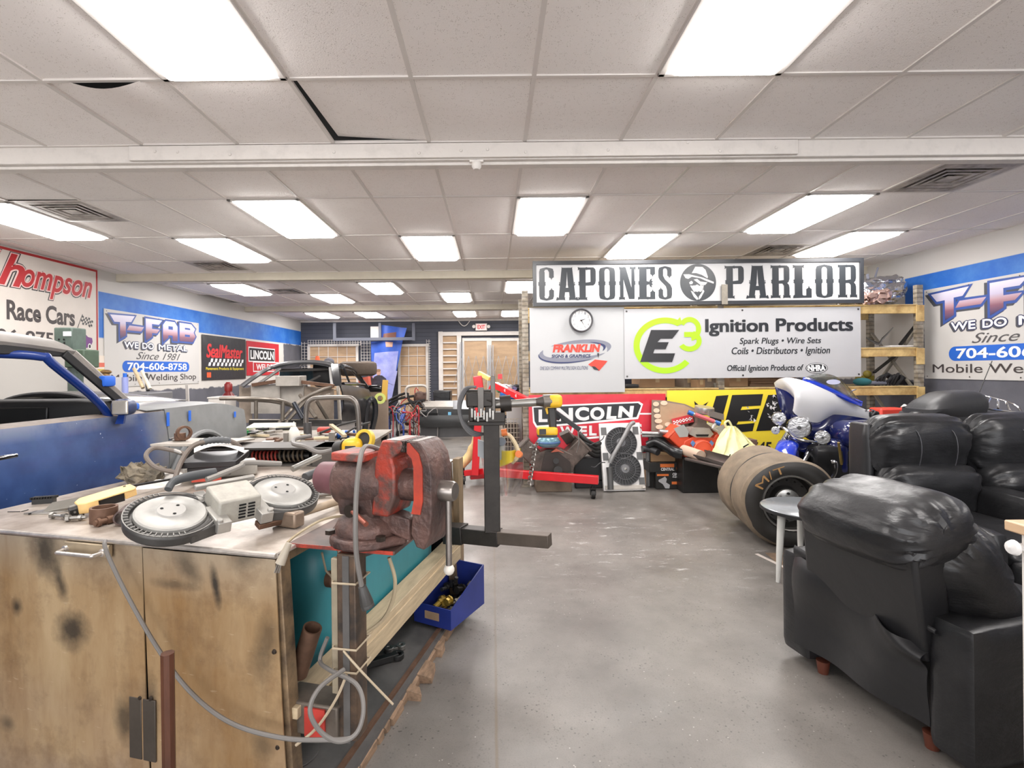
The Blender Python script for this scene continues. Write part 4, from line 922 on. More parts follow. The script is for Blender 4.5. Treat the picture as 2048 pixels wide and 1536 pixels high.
q = MB(BM); bx, zz = bz(285, 1440); 
for dx_, nm in ((-.028, 0), (.028, 1)): q.box((bx + dx_, .001, zz - .03), (.05, .006, .2))
q.build('mending_plate', mat('dark_sheet', (86, 78, 70), .5, .4, var=.3), bench, bevel=.002)
# handle on a small plate
hx0, hx1 = bz(137, 1080)[0], bz(221, 1085)[0]; q = MB(BM); q.box(((hx0 + hx1) / 2 + .005, -.008, .862), (hx1 - hx0 + .01, .016, .042)); hp = q.build('handle_plate', mat('plate_tan', (190, 172, 144), .4, .4, var=.3), bench, bevel=.003)
q = MB(BM); hx0 -= .0; q.tube([(hx0 + .008, -.016, .858), (hx0 + .012, -.045, .857), (hx0 + .03, -.048, .857), (hx1 - .035, -.048, .857), (hx1 - .018, -.045, .857), (hx1 - .014, -.016, .858)], .0065, 10, smooth=4); q.lathe([(.014, 0), (.012, .006), (0, .008)], TR(hx0 + .008, -.016, .858, 90), 12); q.lathe([(.014, 0), (.012, .006), (0, .008)], TR(hx1 - .014, -.016, .858, 90), 12); q.build('handle', EDGE, hp)
# posts, inner dark carcass, rails
for (x, y, w_) in ((-.026, .042, .05), (-.026, BDp - .05, .05), (-BW_ + .03, .042, .05), (-BW_ + .03, BDp - .03, .05)):
    q = MB(BM); q.hexa([(x - w_ / 2 + sl(x, 0), y - w_ / 2, .06), (x + w_ / 2 + sl(x, 0), y - w_ / 2, .06), (x + w_ / 2 + sl(x, 0), y + w_ / 2, .06), (x - w_ / 2 + sl(x, 0), y + w_ / 2, .06), (x - w_ / 2, y - w_ / 2, .884), (x + w_ / 2, y - w_ / 2, .884), (x + w_ / 2, y + w_ / 2, .884), (x - w_ / 2, y + w_ / 2, .884)]); q.build('corner_post', FRAMEM, bench, bevel=.003)
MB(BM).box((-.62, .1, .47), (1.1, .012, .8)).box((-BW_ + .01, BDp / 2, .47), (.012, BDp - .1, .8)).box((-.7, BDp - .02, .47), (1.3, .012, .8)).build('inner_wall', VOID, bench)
MB(BM).box((-.03, BDp / 2, .868), (.04, BDp - .06, .03)).build('top_rail', FRAMEM, bench)
q = MB(BM); q.hexa([(-BW_, .03, .025), (.095, .03, .025), (.07, BDp + .06, .025), (-BW_, BDp + .06, .025), (-BW_, .03, .055), (.095, .03, .055), (.07, BDp + .06, .055), (-BW_, BDp + .06, .055)]); base = q.build('base_plate', BLACKP, bench)
MB(BM).box((.05, BDp / 2 + .02, .061), (.018, BDp + .04, .014)).build('rusty_edge', RUST, bench)
rn = random.Random(11); q = MB(BM); y = .05
while y < BDp:
    L_ = rn.uniform(.05, .16); wv = rn.choice([.0, .01, .03, .06]) if .55 < y < 1.2 else .004
    q.hexa([(.06, y, .0), (.09 + wv, y + rn.uniform(0, .03), .0), (.09 + wv * rn.uniform(.4, 1), y + L_, .0), (.06, y + L_, .0), (.06, y, .05), (.09 + wv, y + .01, .03), (.09 + wv * .6, y + L_, .035), (.06, y + L_, .05)]); y += L_
q.build('splintered_wood_edge', mat('splintered_wood', (150, 122, 98), .8, var=.5, scale=12, stretch=(4, 1, 4)), bench, smooth=0)
# lumber rail along the open right side, with a wooden far post
LUM = mat('lumber', (196, 176, 144), .65, var=.3, scale=5, stretch=(8, 1, 8)); LUMD = mat('lumber_dark', (142, 120, 92), .7, var=.4, scale=5, stretch=(6, 6, 1))
MB(BM).box((.0, BDp / 2 + .02, .40), (.09, BDp - .02, .035)).build('wooden_rail', LUM, bench, bevel=.003); MB(BM).box((.04, BDp / 2 + .1, .345), (.022, BDp - .25, .08)).build('wooden_side_board', LUM, bench, bevel=.002)
MB(BM).box((.03, BDp - .0, .47), (.04, .085, .88)).build('wooden_post', LUMD, bench, bevel=.003)
# welded side arm and upright that carry the vise shelf
vx, vy = .13, .10
ARM = mat('arm_steel', (124, 114, 104), .5, .5, var=.4, scale=9)
q = MB(BM); q.box((.07, .10, .375), (.20, .10, .10)); q.build('side_arm', ARM, bench, bevel=.006); MB(BM).box((.095, .046, .372), (.07, .006, .088)).build('red_patch', mat('red_patch', (190, 62, 52), .5, var=.25), bench)
q = MB(BM); q.box((.195, .10, .605), (.065, .07, .57)); q.build('vise_leg', mat('leg_steel', (112, 90, 72), .5, .4, var=.5, scale=9, rgb2=(58, 52, 48)), bench, bevel=.005); MB(BM).box((.195, .0635, .6), (.022, .003, .57)).build('leg_groove', BLACKP, bench)
q = MB(BM); q.box((.16, .25, .895), (.37, .32, .012)); q.build('vise_shelf', mat('shelf_steel', (116, 92, 84), .5, .45, var=.45, scale=7, rgb2=(72, 62, 58)), bench, bevel=.002); MB(BM).box((.16, .0895, .8955), (.36, .003, .0115)).build('shelf_red_edge', PAINTR, bench)
MB(BM).prism([(0, 0), (.33, 0), (.33, -.03), (.0, -.16)], .008, BM.inverted() @ BM @ Matrix.Translation((.0, .40, .885)) @ Matrix.Rotation(radians(90), 4, 'X')).build('shelf_gusset', BLACKP, bench)
# wire ties and a strip bound to the leg
q = MB(BM); q.box((.152, .085, .66), (.03, .02, .42)); q.build('bound_strip', mat('grey_strip', (158, 146, 124), .6, var=.3), bench, bevel=.003)
q = MB(BM)
for z in (.80, .60, .53): q.tube([(.15, .06, z), (.23, .06, z + .003), (.235, .14, z + .01), (.15, .14, z), (.145, .07, z)], .0035, 6)
q.tube([(.19, .055, .60), (.25, .05, .55), (.33, .1, .43)], .0035, 6, smooth=4); q.tube([(.2, .055, .53), (.18, .03, .47), (.12, .02, .38), (.06, .0, .33)], .0045, 6, smooth=4); q.build('wire_tie', mat('wire_tan', (176, 160, 136), .6), bench)
# teal tank inside
tk = thing('teal_tank', 'teal painted steel tank lying inside the open side of the front bench', 'tank', BM @ V((-.33, .9, .09)))
q = MB(BM); q.rbox((-.33, .97, .47), (.54, 1.22, .74), .16, 10); q.build('shell', mat('teal_paint', (52, 132, 142), .4, var=.3, scale=3, stretch=(1, 1, .4)), tk)
q = MB(BM); q.cyl((-.075, .40, .66), (-.05, .40, .66), .03, 14); q.build('drain_cap', RUST, tk); q = MB(BM); q.tube([(-.05, .40, .66), (-.04, .33, .72), (-.03, .29, .8)], .004, 6); q.tube([(-.05, .36, .88), (-.04, .42, .75), (-.05, .41, .67)], .004, 6, smooth=4); q.build('tie_wire', mat('wire_tan', (176, 160, 136)), tk)
# steel tube sticking out of the side
a = bloc(atz(575, 1300, .5)); o = thing('pipe_stub', 'short rusty open pipe poking out of the bench side by the teal tank', 'pipe', BM @ V((-.0, .15, .45)))
q = MB(BM); A, B = V((-.02, .13, .46)), V((.045, .115, .625)); q.cyl(A, B, .03, 20, cap=False); q.cyl(A, B, .025, 20, cap=False); fr_ = frame(B, B - A); q.lathe([(.025, 0), (.03, 0)], fr_, 20); q.build('pipe_wall', RUST, o)
# blue parts bin on the base
o = thing('parts_bin', 'blue plastic parts bin full of fittings by the far bench post', 'bin', BM @ V((.03, 1.44, .065)))
BINB = mat('bin_blue', (36, 52, 128), .4, var=.25, scale=5); xf = BM @ TR(.055, 1.44, .075, 0, 0, -14); q = MB(xf); w_, d_, h_ = .24, .36, .17
def binwall(a, b, h0, h1): q.add([(a[0], a[1], 0), (b[0], b[1], 0), (b[0], b[1], h1), (a[0], a[1], h0), (a[0] * .93, a[1] * .95, 0), (b[0] * .93, b[1] * .95, 0), (b[0] * .95, b[1] * .96, h1), (a[0] * .95, a[1] * .96, h0)], [(0, 1, 2, 3), (7, 6, 5, 4), (3, 2, 6, 7), (0, 3, 7, 4), (1, 5, 6, 2)])
c = [(-w_ / 2, -d_ / 2), (w_ / 2, -d_ / 2), (w_ / 2, d_ / 2), (-w_ / 2, d_ / 2)]
binwall(c[0], c[1], h_ * .62, h_ * .62); binwall(c[1], c[2], h_ * .62, h_ * 1.35); binwall(c[2], c[3], h_ * 1.35, h_ * 1.35); binwall(c[3], c[0], h_ * 1.35, h_ * .62); q.box((0, 0, .004), (w_ * .94, d_ * .94, .008)); q.build('bin_body', BINB, o)
q = MB(xf); q.box((.0, -d_ / 2 - .003, .055), (.09, .004, .04)); q.build('bin_card', mat('bin_card', (170, 140, 110), .7, var=.3), o)
rn = random.Random(4); FM = [mat('fitting_brass', (170, 140, 60), .4, .6, var=.4), mat('fitting_dark', (62, 58, 52), .5, .4, var=.4), mat('fitting_grey', (150, 146, 138), .4, .6, var=.4), mat('fitting_black', (34, 34, 34), .5)]
for i in range(22):
    q = MB(); p0 = xf @ V((rn.uniform(-.08, .08), rn.uniform(-.14, .13), .03 + .012 * (i // 3) + rn.uniform(0, .02))); d0 = V((rn.uniform(-1, 1), rn.uniform(-1, 1), rn.uniform(-.3, .5))).normalized()
    r0 = rn.uniform(.012, .024); L_ = rn.uniform(.03, .08); q.cyl(p0 - d0 * L_ / 2, p0 + d0 * L_ / 2, r0, 8, r0 * rn.uniform(.5, 1)); q.cyl(p0 + d0 * L_ * .1, p0 + d0 * L_ * .3, r0 * 1.25, 6)
    tag(q.build('pipe_fitting', FM[i % 4], origin=p0, bevel=.001), ['brass', 'dark brown', 'grey steel', 'black'][i % 4] + ' fitting loose in the blue parts bin', 'fitting', ['brass', 'dark', 'grey', 'black'][i % 4] + ' fittings in the blue bin')
# wrench heads and bits on the base plate
def onbase(px, py): p = atz(px, py, .06); return p
q = MB(); a, b = onbase(660, 1360), onbase(795, 1316); d = (b - a).normalized(); q.bar(a + V((0, 0, .025)), b + V((0, 0, .012)), .035, .03); q.lathe([(.018, -.012), (.032, -.012), (.032, .012), (.018, .012), (.018, -.012)], Matrix.Translation(b + V((0, 0, .012))), 16); tag(q.build('spanner', BLKM, bevel=.003), 'big black steel bar with ringed end lying on the bench base plate', 'tool')
q = MB(); a = onbase(778, 1302); 
for i in (0, 1): q.lathe([(.01, 0), (.024, 0), (.024, .02), (.01, .02), (.01, 0)], Matrix.Translation(a + V((.055 * i, .05 * i * .5, 0))), 14)
q.bar(a + V((0, 0, .01)), a + V((.055, .025, .01)), .03, .012); tag(q.build('shackle_link', STEEL, bevel=.001), 'small steel link plate with two holes on the bench base', 'link')
q = MB(); a = onbase(590, 1505); q.lathe([(.0, .004), (.085, .004), (.085, 0)], Matrix.Translation(a), 30); q.lathe([(.012, .0), (.012, .012), (.016, .012), (.016, 0)], Matrix.Translation(a), 10); tag(q.build('black_disc', BLACKP), 'flat black round plate lying on the bench base near the floor edge', 'disc')
# ------------------------------------------------------------------ vise
VA = V((.93, -.37, 0)).normalized(); VO = V((-.406, 1.69, .902)); VM_ = frame(VO, (0, 0, 1), VA)
vise = thing('bench_vise', 'heavy worn red bench vise bolted on the bench shelf', 'vise', VO); WM[vise] = VM_; vise.rotation_euler = VM_.to_euler()
VR = mat('vise_red', (168, 62, 46), .45, .2, var=.5, scale=9, rgb2=(92, 70, 64), lo=.4, hi=.55, bump=.25, bscale=40); VG = mat('vise_brown', (112, 84, 76), .48, .35, var=.4, scale=10, rgb2=(70, 58, 56), bump=.3, bscale=45); VS = mat('vise_steel', (160, 152, 146), .3, .85, var=.35, scale=14); VBR = mat('vise_bright_red', (206, 74, 48), .45, .1, var=.4, scale=10, rgb2=(150, 58, 46))
q = MB(VM_); q.prism([(x * .13 * (1.1 if abs(sin(2 * a_)) < .5 else .92), y * .13) for a_, x, y in [(2 * pi * i / 16, cos(2 * pi * i / 16), sin(2 * pi * i / 16)) for i in range(16)]], .032); b_ = q.build('base_flange', VG, vise, bevel=.008)
q = MB(VM_)
for s_ in (-1, 1):
    for r_ in (-1, 1): q.cyl((.095 * s_, .075 * r_, .03), (.095 * s_, .075 * r_, .043), .016, 6)
q.build('base_bolt', SCREW, b_)
MB(VM_).lathe([(.0, .03), (.105, .03), (.108, .05), (.098, .07), (.075, .085), (.07, .10), (0, .1)], n=32).build('swivel', VG, vise)
# body: big barrel along x
def barrel(prof): return TR(0, 0, .2, 0, 90, 0), prof
q = MB(VM_); q.lathe([(0, -.10), (.072, -.10), (.082, -.09), (.084, .0), (.08, .05), (.07, .085), (0, .085)], TR(0, 0, .19, 0, 90, 0), 36); q.hexa([(-.07, -.06, .09), (.06, -.06, .09), (.06, .06, .09), (-.07, .06, .09), (-.08, -.075, .2), (.05, -.075, .2), (.05, .075, .2), (-.08, .075, .2)]); q.build('body', VG, vise, bevel=.004)
MB(VM_).lathe([(0, -.19), (.045, -.19), (.052, -.182), (.056, -.10), (0, -.09)], TR(0, 0, .19, 0, 90, 0), 28).build('rear_tube', mat('vise_plum', (120, 78, 84), .5, .2, var=.3, scale=8), vise)
MB(VM_).hexa([(-.095, -.07, .262), (.03, -.07, .262), (.03, .07, .262), (-.095, .07, .262), (-.10, -.062, .288), (.03, -.062, .288), (.03, .062, .288), (-.10, .062, .288)]).build('anvil', VR, vise, bevel=.005)
JW = .135
q = MB(VM_); prof = [(.055, .10), (.115, .10), (.14, .16), (.14, .25), (.13, .28), (.165, .305), (.172, .335), (.095, .335), (.08, .30), (.07, .26)]
q.prism(prof, JW, TR(0, JW / 2, 0, 90)); q.build('fixed_jaw', VR, vise, bevel=.007)
MB(VM_).box((.168, 0, .318), (.016, JW * .97, .035)).build('jaw_plate', mat('jaw_dark', (70, 60, 56), .4, .7, bump=.6, bscale=120), vise, bevel=.002)
MB(VM_).box((.13, 0, .3345), (.05, JW * .88, .003)).build('fixed_jaw_top', VS, vise)
MB(VM_).lathe([(0, .05), (.05, .05), (.05, .22), (0, .22)], TR(0, 0, .19, 0, 90, 0), 28).build('slide_tube', VG, vise)
mx = lambda x: .188 + (x - .148) * .60
prof = [(mx(x), z) for x, z in [(.16, .335), (.15, .33), (.148, .30), (.175, .285), (.185, .26), (.185, .16), (.17, .12), (.16, .06), (.19, .02), (.235, .015), (.265, .06), (.278, .12), (.28, .24), (.262, .29), (.225, .325), (.2, .335)]]
q = MB(VM_); q.prism(prof, JW, TR(0, JW / 2, 0, 90)); q.build('moving_jaw', VG, vise, bevel=.007)
q = MB(VM_); q.prism([(mx(x) - .001, z) for x, z in [(.16, .332), (.15, .33), (.148, .30), (.175, .285), (.185, .26), (.185, .16), (.17, .12), (.22, .12), (.235, .16), (.235, .26), (.215, .3)]], .004, TR(0, -JW / 2 - .0005, 0, 90)); q.build('red_jaw_edge', VBR, vise)
MB(VM_).box((mx(.143), 0, .318), (.012, JW * .97, .034)).build('jaw_plate', mat('jaw_dark', (70, 60, 56)), vise, bevel=.002); MB(VM_).box((mx(.18), 0, .3345), (.022, JW * .86, .003)).build('moving_jaw_top', VS, vise)
MB(VM_).hexa([(.06, -.035, .05), (.17, -.03, .02), (.17, .03, .02), (.06, .035, .05), (.06, -.035, .11), (.17, -.03, .09), (.17, .03, .09), (.06, .035, .11)]).build('pipe_jaw', VG, vise, bevel=.006)
MB(VM_).lathe([(0, .25), (.03, .25), (.032, .265), (.03, .305), (.026, .312), (0, .312)], TR(0, 0, .18, 0, 90, 0), 24).build('spindle_head', VS, vise)
q = MB(VM_); q.cyl((.288, 0, -.06), (.288, 0, .18), .0095, 12); hr = q.build('handle_rod', VS, vise); MB(VM_).ball((.288, 0, -.06), .017, 12).build('handle_knob', mat('white_ring', (206, 200, 190), .4), hr)
q = MB(VM_); q.cyl((-.0, -.088, .115), (.085, -.135, .095), .008, 10); q.build('lock_lever', mat('copper_rod', (150, 86, 70), .4, .5), vise)
MB(VM_).lathe([(0, -.012), (.02, -.012), (.02, .012), (0, .012)], TR(-.005, -.085, .115, 90), 12).build('lock_nut', SCREW, vise)
# cords over the vise and in front
CORD = mat('cord_grey', (112, 108, 104), .5); CORDT = mat('cord_tan', (176, 160, 132), .55)
a0 = VM_ @ V((-.02, -.03, .30))
q = MB(); q.tube([at(772, 905, 1.72), at(742, 893, 1.68), at(726, 898, 1.60), at(718, 935, 1.545), at(713, 985, 1.52), at(711, 1050, 1.50), at(713, 1110, 1.50), at(722, 1165, 1.51), at(726, 1180, 1.51)], .0075, 8, smooth=6); o = q.build('power_cord', CORD); tag(o, 'grey power cord hung over the vise with a black socket end', 'cord')
q = MB(); a, b = at(724, 1172, 1.51), at(734, 1208, 1.515); q.cyl(a, b, .012, 10, .021); q.cyl(b, at(737, 1216, 1.515), .02, 10); q.build('socket', mat('socket_grey', (70, 68, 66), .5, var=.3), o, bevel=.002)
q = MB(); q.tube([BM @ V(p) for p in ((-.62, -.03, .905), (-.60, -.045, .88), (-.52, -.05, .76), (-.40, -.05, .60), (-.27, -.055, .48), (-.12, -.06, .41), (.05, -.05, .385), (.20, -.03, .39), (.24, .0, .38))], .0065, 8, smooth=8); 
lc = [at(688, 1339, 1.52), at(640, 1375, 1.45), at(620, 1420, 1.42), at(640, 1462, 1.42), at(678, 1483, 1.43), at(714, 1465, 1.45), at(727, 1415, 1.48), at(712, 1368, 1.52), at(660, 1340, 1.56), at(640, 1320, 1.62), at(655, 1275, 1.62)]
q.tube(lc, .0065, 8, smooth=8); tag(q.build('power_cord', CORD), 'long grey cord draped down the bench front into a loop', 'cord')
q = MB(); q.tube([at(712, 1030, 1.75), at(650, 1038, 1.68), at(600, 1065, 1.62), at(575, 1085, 1.57)], .0045, 6, smooth=6); o = q.build('plug_lead', CORDT); tag(o, 'tan lead with three pin plug hanging off the bench corner', 'cord')
q = MB(); a, b = at(578, 1086, 1.53), at(560, 1128, 1.515); q.cyl(a, b, .009, 10, .015); q.build('plug', mat('plug_grey', (168, 158, 142), .5), o); q = MB()
for dx_ in (-4, 0, 4): q.cyl(at(559 + dx_, 1128, 1.515), at(553 + dx_, 1146, 1.51), .0018, 5)
q.build('prong', STEEL, o)
q = MB(); q.tube([at(778, 1115, 1.75), at(790, 1160, 1.76), at(784, 1205, 1.78), at(760, 1245, 1.78), at(700, 1285, 1.74), at(668, 1300, 1.72)], .0065, 8, smooth=6); tag(q.build('power_cord', CORDT), 'tan cord hanging in a curve under the vise shelf in front of teal tank', 'cord')
# receiver bar with tube notcher post, held by the far bench end
rc = thing('tube_notcher', 'tube notcher on a square steel post fixed to the bench far end', 'notcher', BM @ V((.03, 1.5, .55)))
NT_ = mat('notcher_steel', (56, 52, 49), .45, .5, var=.35, scale=10)
A, B, Cc, D_ = at(893, 1066, 2.95), at(930, 1068, 2.9), at(1000, 1075, 2.82), at(1100, 1081, 2.7)
q = MB(); q.bar(A, B, .098, .098); q.build('receiver', NT_, rc, bevel=.004); q = MB(); q.bar(B + (A - B) * .2, Cc, .083, .083); q.build('sleeve', NT_, rc, bevel=.004); q = MB(); q.bar(B, D_, .066, .066); q.build('bar', mat('bar_steel', (98, 88, 80), .45, .5, var=.3), rc, bevel=.003)
pb = at(985, 1062, 2.84); pt = V((pb.x + .0, pb.y, at(985, 848, 2.84).z)); q = MB(); q.bar(pb, pt, .085, .085, up=(0, 1, 0)); q.build('post', NT_, rc, bevel=.004)
dN = 2.84
def ppx(m, x0, y0, x1, y1, d, t): a, b = at(x0, y0, d), at(x1, y1, d); c = (a + b) / 2; return m.box((c.x, c.y, c.z), (abs(b.x - a.x), t, abs(a.z - b.z)))
q = MB(); ppx(q, 936, 842, 1010, 849, dN, .10); q.build('foot_plate', NT_, rc, bevel=.003)
q = MB(); ppx(q, 934, 784, 985, 812, dN + .02, .13); ppx(q, 938, 812, 948, 842, dN, .10); ppx(q, 970, 812, 985, 842, dN, .10); ppx(q, 948, 834, 975, 842, dN, .10); q.build('carriage', NT_, rc, bevel=.006)
q = MB(); ppx(q, 955, 775, 968, 826, dN - .05, .02); ppx(q, 981, 752, 991, 830, dN - .02, .03); q.build('side_plate', mat('notcher_grey', (104, 100, 96), .4, .6, var=.3), rc, bevel=.003)
q = MB(); ppx(q, 975, 824, 1010, 842, dN, .13); q.build('clamp_block', NT_, rc, bevel=.004)
q = MB(); q.cyl(at(985, 810, dN), at(1090, 803, dN - .05), .02, 16, .024); q.build('drive_shaft', STEEL, rc); q = MB(); q.cyl(at(1000, 808, dN), at(1022, 806, dN), .045, 18); q.build('bearing', NT_, rc)
q = MB(); q.cyl(at(935, 797, dN + .02), at(985, 797, dN), .05, 18); q.build('cutter_housing', NT_, rc)
q = MB()
for i in range(3): q.tube([at(952, 774, dN - .02), at(935 - 3 * i, 778, dN), at(921 - 2 * i, 810, dN + .02), at(925, 840 + 4 * i, dN + .02), at(945, 862 + 4 * i, dN + .02), at(968, 868, dN + .03)], .008, 6, smooth=6)
q.build('hose', mat('hose_grey', (96, 96, 98), .45), rc)
q = MB()
for i in range(8): q.box(at(944 + 6 * i, 826 + (i % 3) * 4, dN - .06), (.012, .012, .05), None)
q.build('adjuster_rods', STEEL, rc, bevel=.002)
# cordless drill driving the notcher
dr = thing('cordless_drill', 'yellow and black cordless drill chucked in the tube notcher shaft', 'drill', at(1098, 880, 2.78)); dD = 2.78
DY = mat('drill_yellow', (226, 178, 34), .45, var=.2, scale=12); DB = mat('drill_black', (46, 44, 42), .5, var=.3, scale=10)
q = MB(); q.cyl(at(1072, 804, dD), at(1090, 803, dD), .02, 16, .032); q.build('chuck', mat('chuck_dark', (78, 72, 68), .4, .5), dr); q = MB(); q.cyl(at(1086, 803, dD), at(1106, 802, dD), .037, 18); q.build('gear_case', mat('gear_case', (108, 102, 96), .4, .5), dr, bevel=.004)
q = MB(); c = at(1110, 802, dD); q.rbox(c, (.075, .075, .07), .022, 6); q.build('motor_housing', DY, dr)
q = MB(); q.hexa([at(1092, 815, dD) + V((0, -.02, 0)), at(1112, 815, dD) + V((0, -.02, 0)), at(1112, 815, dD) + V((0, .02, 0)), at(1092, 815, dD) + V((0, .02, 0)), at(1090, 812, dD) + V((0, -.02, 0)), at(1114, 812, dD) + V((0, -.02, 0)), at(1114, 812, dD) + V((0, .02, 0)), at(1090, 812, dD) + V((0, .02, 0))]); q.build('collar', DY, dr)
q = MB(); q.bar(at(1103, 814, dD), at(1106, 860, dD), .04, .032, up=(0, 1, 0)); q.build('grip', DB, dr, bevel=.008); q = MB(); q.bar(at(1092, 815, dD), at(1096, 828, dD), .012, .014); q.build('trigger', DY, dr, bevel=.003)
q = MB(); q.rbox(at(1094, 862, dD), (.11, .075, .045), .014, 6); bt = q.build('battery', DY, dr); q = MB(); q.box(at(1084, 862, dD) + V((0, -.039, 0)), (.035, .004, .03)); q.build('battery_label', DB, bt); q = MB(); q.rbox(at(1094, 871, dD), (.105, .072, .016), .006, 5); q.build('battery_foot', DB, bt)
# face shield hanging on the post
fs = thing('face_shield', 'clear face shield with yellow visor band hanging behind the notcher post', 'face shield', at(1000, 900, 2.95)); fd = 2.96
CLEAR = mat('clear_plastic', (235, 238, 238), .08, trans=1.0, alpha=.28); cc_ = at(1003, 915, fd)
q = MB(); q.sheet(lambda u, v: at(1003 + 8 * v + 84 * (u - .5) * (1 - .5 * v ** 3), 896 + 100 * v - 10 * sin(pi * u), fd) + V((0, -.10 * sin(pi * u) + .03, 0)), 14, 8, .002); q.build('visor', CLEAR, fs)
q = MB(); q.sheet(lambda u, v: at(998 + 42 * u, 902 + 14 * v - 14 * u + 20 * v * (1 - u) + 10 * u, fd) + V((0, -.06 * sin(pi * u) + .03, 0)), 12, 4, .004); q.build('yellow_band', mat('visor_yellow', (238, 206, 40), .4), fs)
q = MB(); q.sheet(lambda u, v: at(957 + 50 * u, 880 + 34 * v + 6 * u, fd) + V((0, -.08 * sin(pi * u) + .03, 0)), 12, 4, .006); q.build('brow_guard', mat('guard_grey', (150, 156, 162), .35), fs)
q = MB(); q.tube([at(1003, 868, fd), at(1020, 872, fd - .02), at(1034, 895, fd - .03), at(1036, 912, fd - .03), at(1024, 925, fd - .01)], .012, 8, smooth=6); q.build('headband', mat('headband_cream', (216, 196, 160), .6), fs); q = MB(); q.cyl(at(1003, 866, fd - .03), at(1014, 864, fd - .03), .02, 12); q.cyl(at(1037, 908, fd - .05), at(1039, 909, fd - .02), .02, 12); q.build('adjuster_knob', mat('knob_orange', (236, 130, 70), .5), fs); q = MB(); q.cyl(at(1003, 883, fd - .08), at(1004, 884, fd - .03), .024, 14); q.build('pivot', mat('guard_dark', (90, 96, 104), .4), fs)
# sledge hammer handle in front of the cabinet
ax = atz(335, 1302, .72); o = thing('sledge_hammer', 'dark brown wooden hammer handle standing upright before the bench', 'hammer', (ax.x, ax.y, 0))
q = MB(); n = 8; q.cyl((ax.x + .002, ax.y, .06), (ax.x, ax.y, .715), .0155, 8, .0165); q.build('handle', mat('hickory', (92, 54, 36), .45, var=.5, scale=6, stretch=(4, 4, .6)), o, smooth=20); q = MB(); q.cyl((ax.x - .07, ax.y, .035), (ax.x + .07, ax.y, .035), .035, 8); q.build('hammer_head', BLKM, o, bevel=.004, smooth=20)
# ================================================================== tools and offcuts on the bench top
TZ = .9005
def onb(px, py, h=0.0): p = atz(px, py, TZ + h); return p
GR1 = mat('cast_grey', (168, 166, 161), .45, .3, var=.2, scale=10); GR2 = mat('saw_dark', (84, 82, 80), .45, .4, var=.3, scale=14); GR3 = mat('saw_silver', (166, 163, 157), .4, .5, var=.18, scale=9); GRIP = mat('grip_black', (62, 64, 66), .55)
# portable band saw: two wheel guards joined by a motor body
c1, c2 = atz(338, 1018, 1.015), atz(561, 976, 1.015); sx = (c2 - c1); SK = .86; Ls = sx.length / SK
SM0 = frame((c1.x, c1.y, TZ + .052), (0, 0, 1), sx) @ Matrix.Rotation(radians(20), 4, 'X'); SM = SM0 @ Matrix.Scale(SK, 4)
saw = thing('portable_bandsaw', 'silver portable band saw with two round wheel guards on the front bench', 'band saw', SM.translation); WM[saw] = SM; saw.rotation_euler = SM0.to_euler(); saw.scale = (SK, SK, SK)
for i, cx in enumerate((0, Ls)):
    sg = -1 if i == 0 else 1
    q = MB(SM); q.lathe([(0, .018), (.138, .018), (.148, .024), (.150, .055), (.142, .064), (.132, .064), (.130, .05), (0, .05)], TR(cx, 0, 0), 48)
    q.hexa([(cx - sg * .15, -.12, .018), (cx - sg * .02, -.15, .018), (cx - sg * .02, .15, .018), (cx - sg * .15, .12, .018), (cx - sg * .15, -.11, .058), (cx - sg * .02, -.148, .058), (cx - sg * .02, .148, .058), (cx - sg * .15, .11, .058)]); g_ = q.build('wheel_guard', GR2, saw, bevel=.004)
    q = MB(SM)
    for k in range(26):
        a = pi * (k / 25 - .5) + (pi if i == 0 else 0) ; q.box((.139, 0, .066), (.016, .003, .006), TR(cx, 0, 0, 0, 0, math.degrees(a)))
    q.lathe([(.148, .062), (.151, .066), (.147, .066)], TR(cx, 0, 0), 40, ); q.build('rim_ribs', mat('rib_grey', (128, 126, 122), .45, .3), g_)
    q = MB(SM); q.lathe([(0, .078), (.05, .078), (.052, .076), (.075, .073), (.095, .07), (.112, .072), (.118, .068), (.119, .055)], TR(cx, 0, 0), 48); w_ = q.build('wheel', GR1, saw)
    q = MB(SM); q.lathe([(0, .0815), (.046, .0815), (.05, .078)], TR(cx, 0, 0), 32); q.build('hub', mat('hub_grey', (158, 156, 152), .5, .3), w_); q = MB(SM)
    for a in (.6, 2.6, 4.7): q.lathe([(0, .0825), (.006, .0825)], TR(cx + .032 * cos(a), .032 * sin(a), 0), 10)
    q.build('hub_hole', VOID, w_)
    q = MB(SM); q.box((cx - sg * .135, -.08, .052), (.05, .13, .045)); q.box((cx - sg * .135, .08, .05), (.04, .08, .03)); q.cyl((cx - sg * .12, -.13, .05), (cx - sg * .12, -.13, .085), .012, 10); q.cyl((cx - sg * .14, .06, .05), (cx - sg * .14, .06, .08), .01, 8); q.build('bracket', GR3, saw, bevel=.003)
q = MB(SM); q.hexa([(.13, -.10, .03), (Ls - .14, -.10, .03), (Ls - .14, .05, .03), (.13, .05, .03), (.13, -.085, .125), (Ls - .14, -.085, .125), (Ls - .14, .05, .125), (.13, .05, .125)]); q.build('motor_body', mat('saw_body', (172, 168, 158), .5, .15, var=.25, scale=16), saw, bevel=.008)
q = MB(SM)
for i in range(2):
    for k in range(5): q.box((Ls - .215 + .035 * i, -.0975 + .002 * k, .05 + .0125 * k), (.026, .006, .006))
q.build('vent_slot', VOID, saw)
q = MB(SM); q.bar((.1, .075, .11), (Ls - .1, .075, .115), .02, .02); q.build('frame_rail', GR3, saw, bevel=.004)
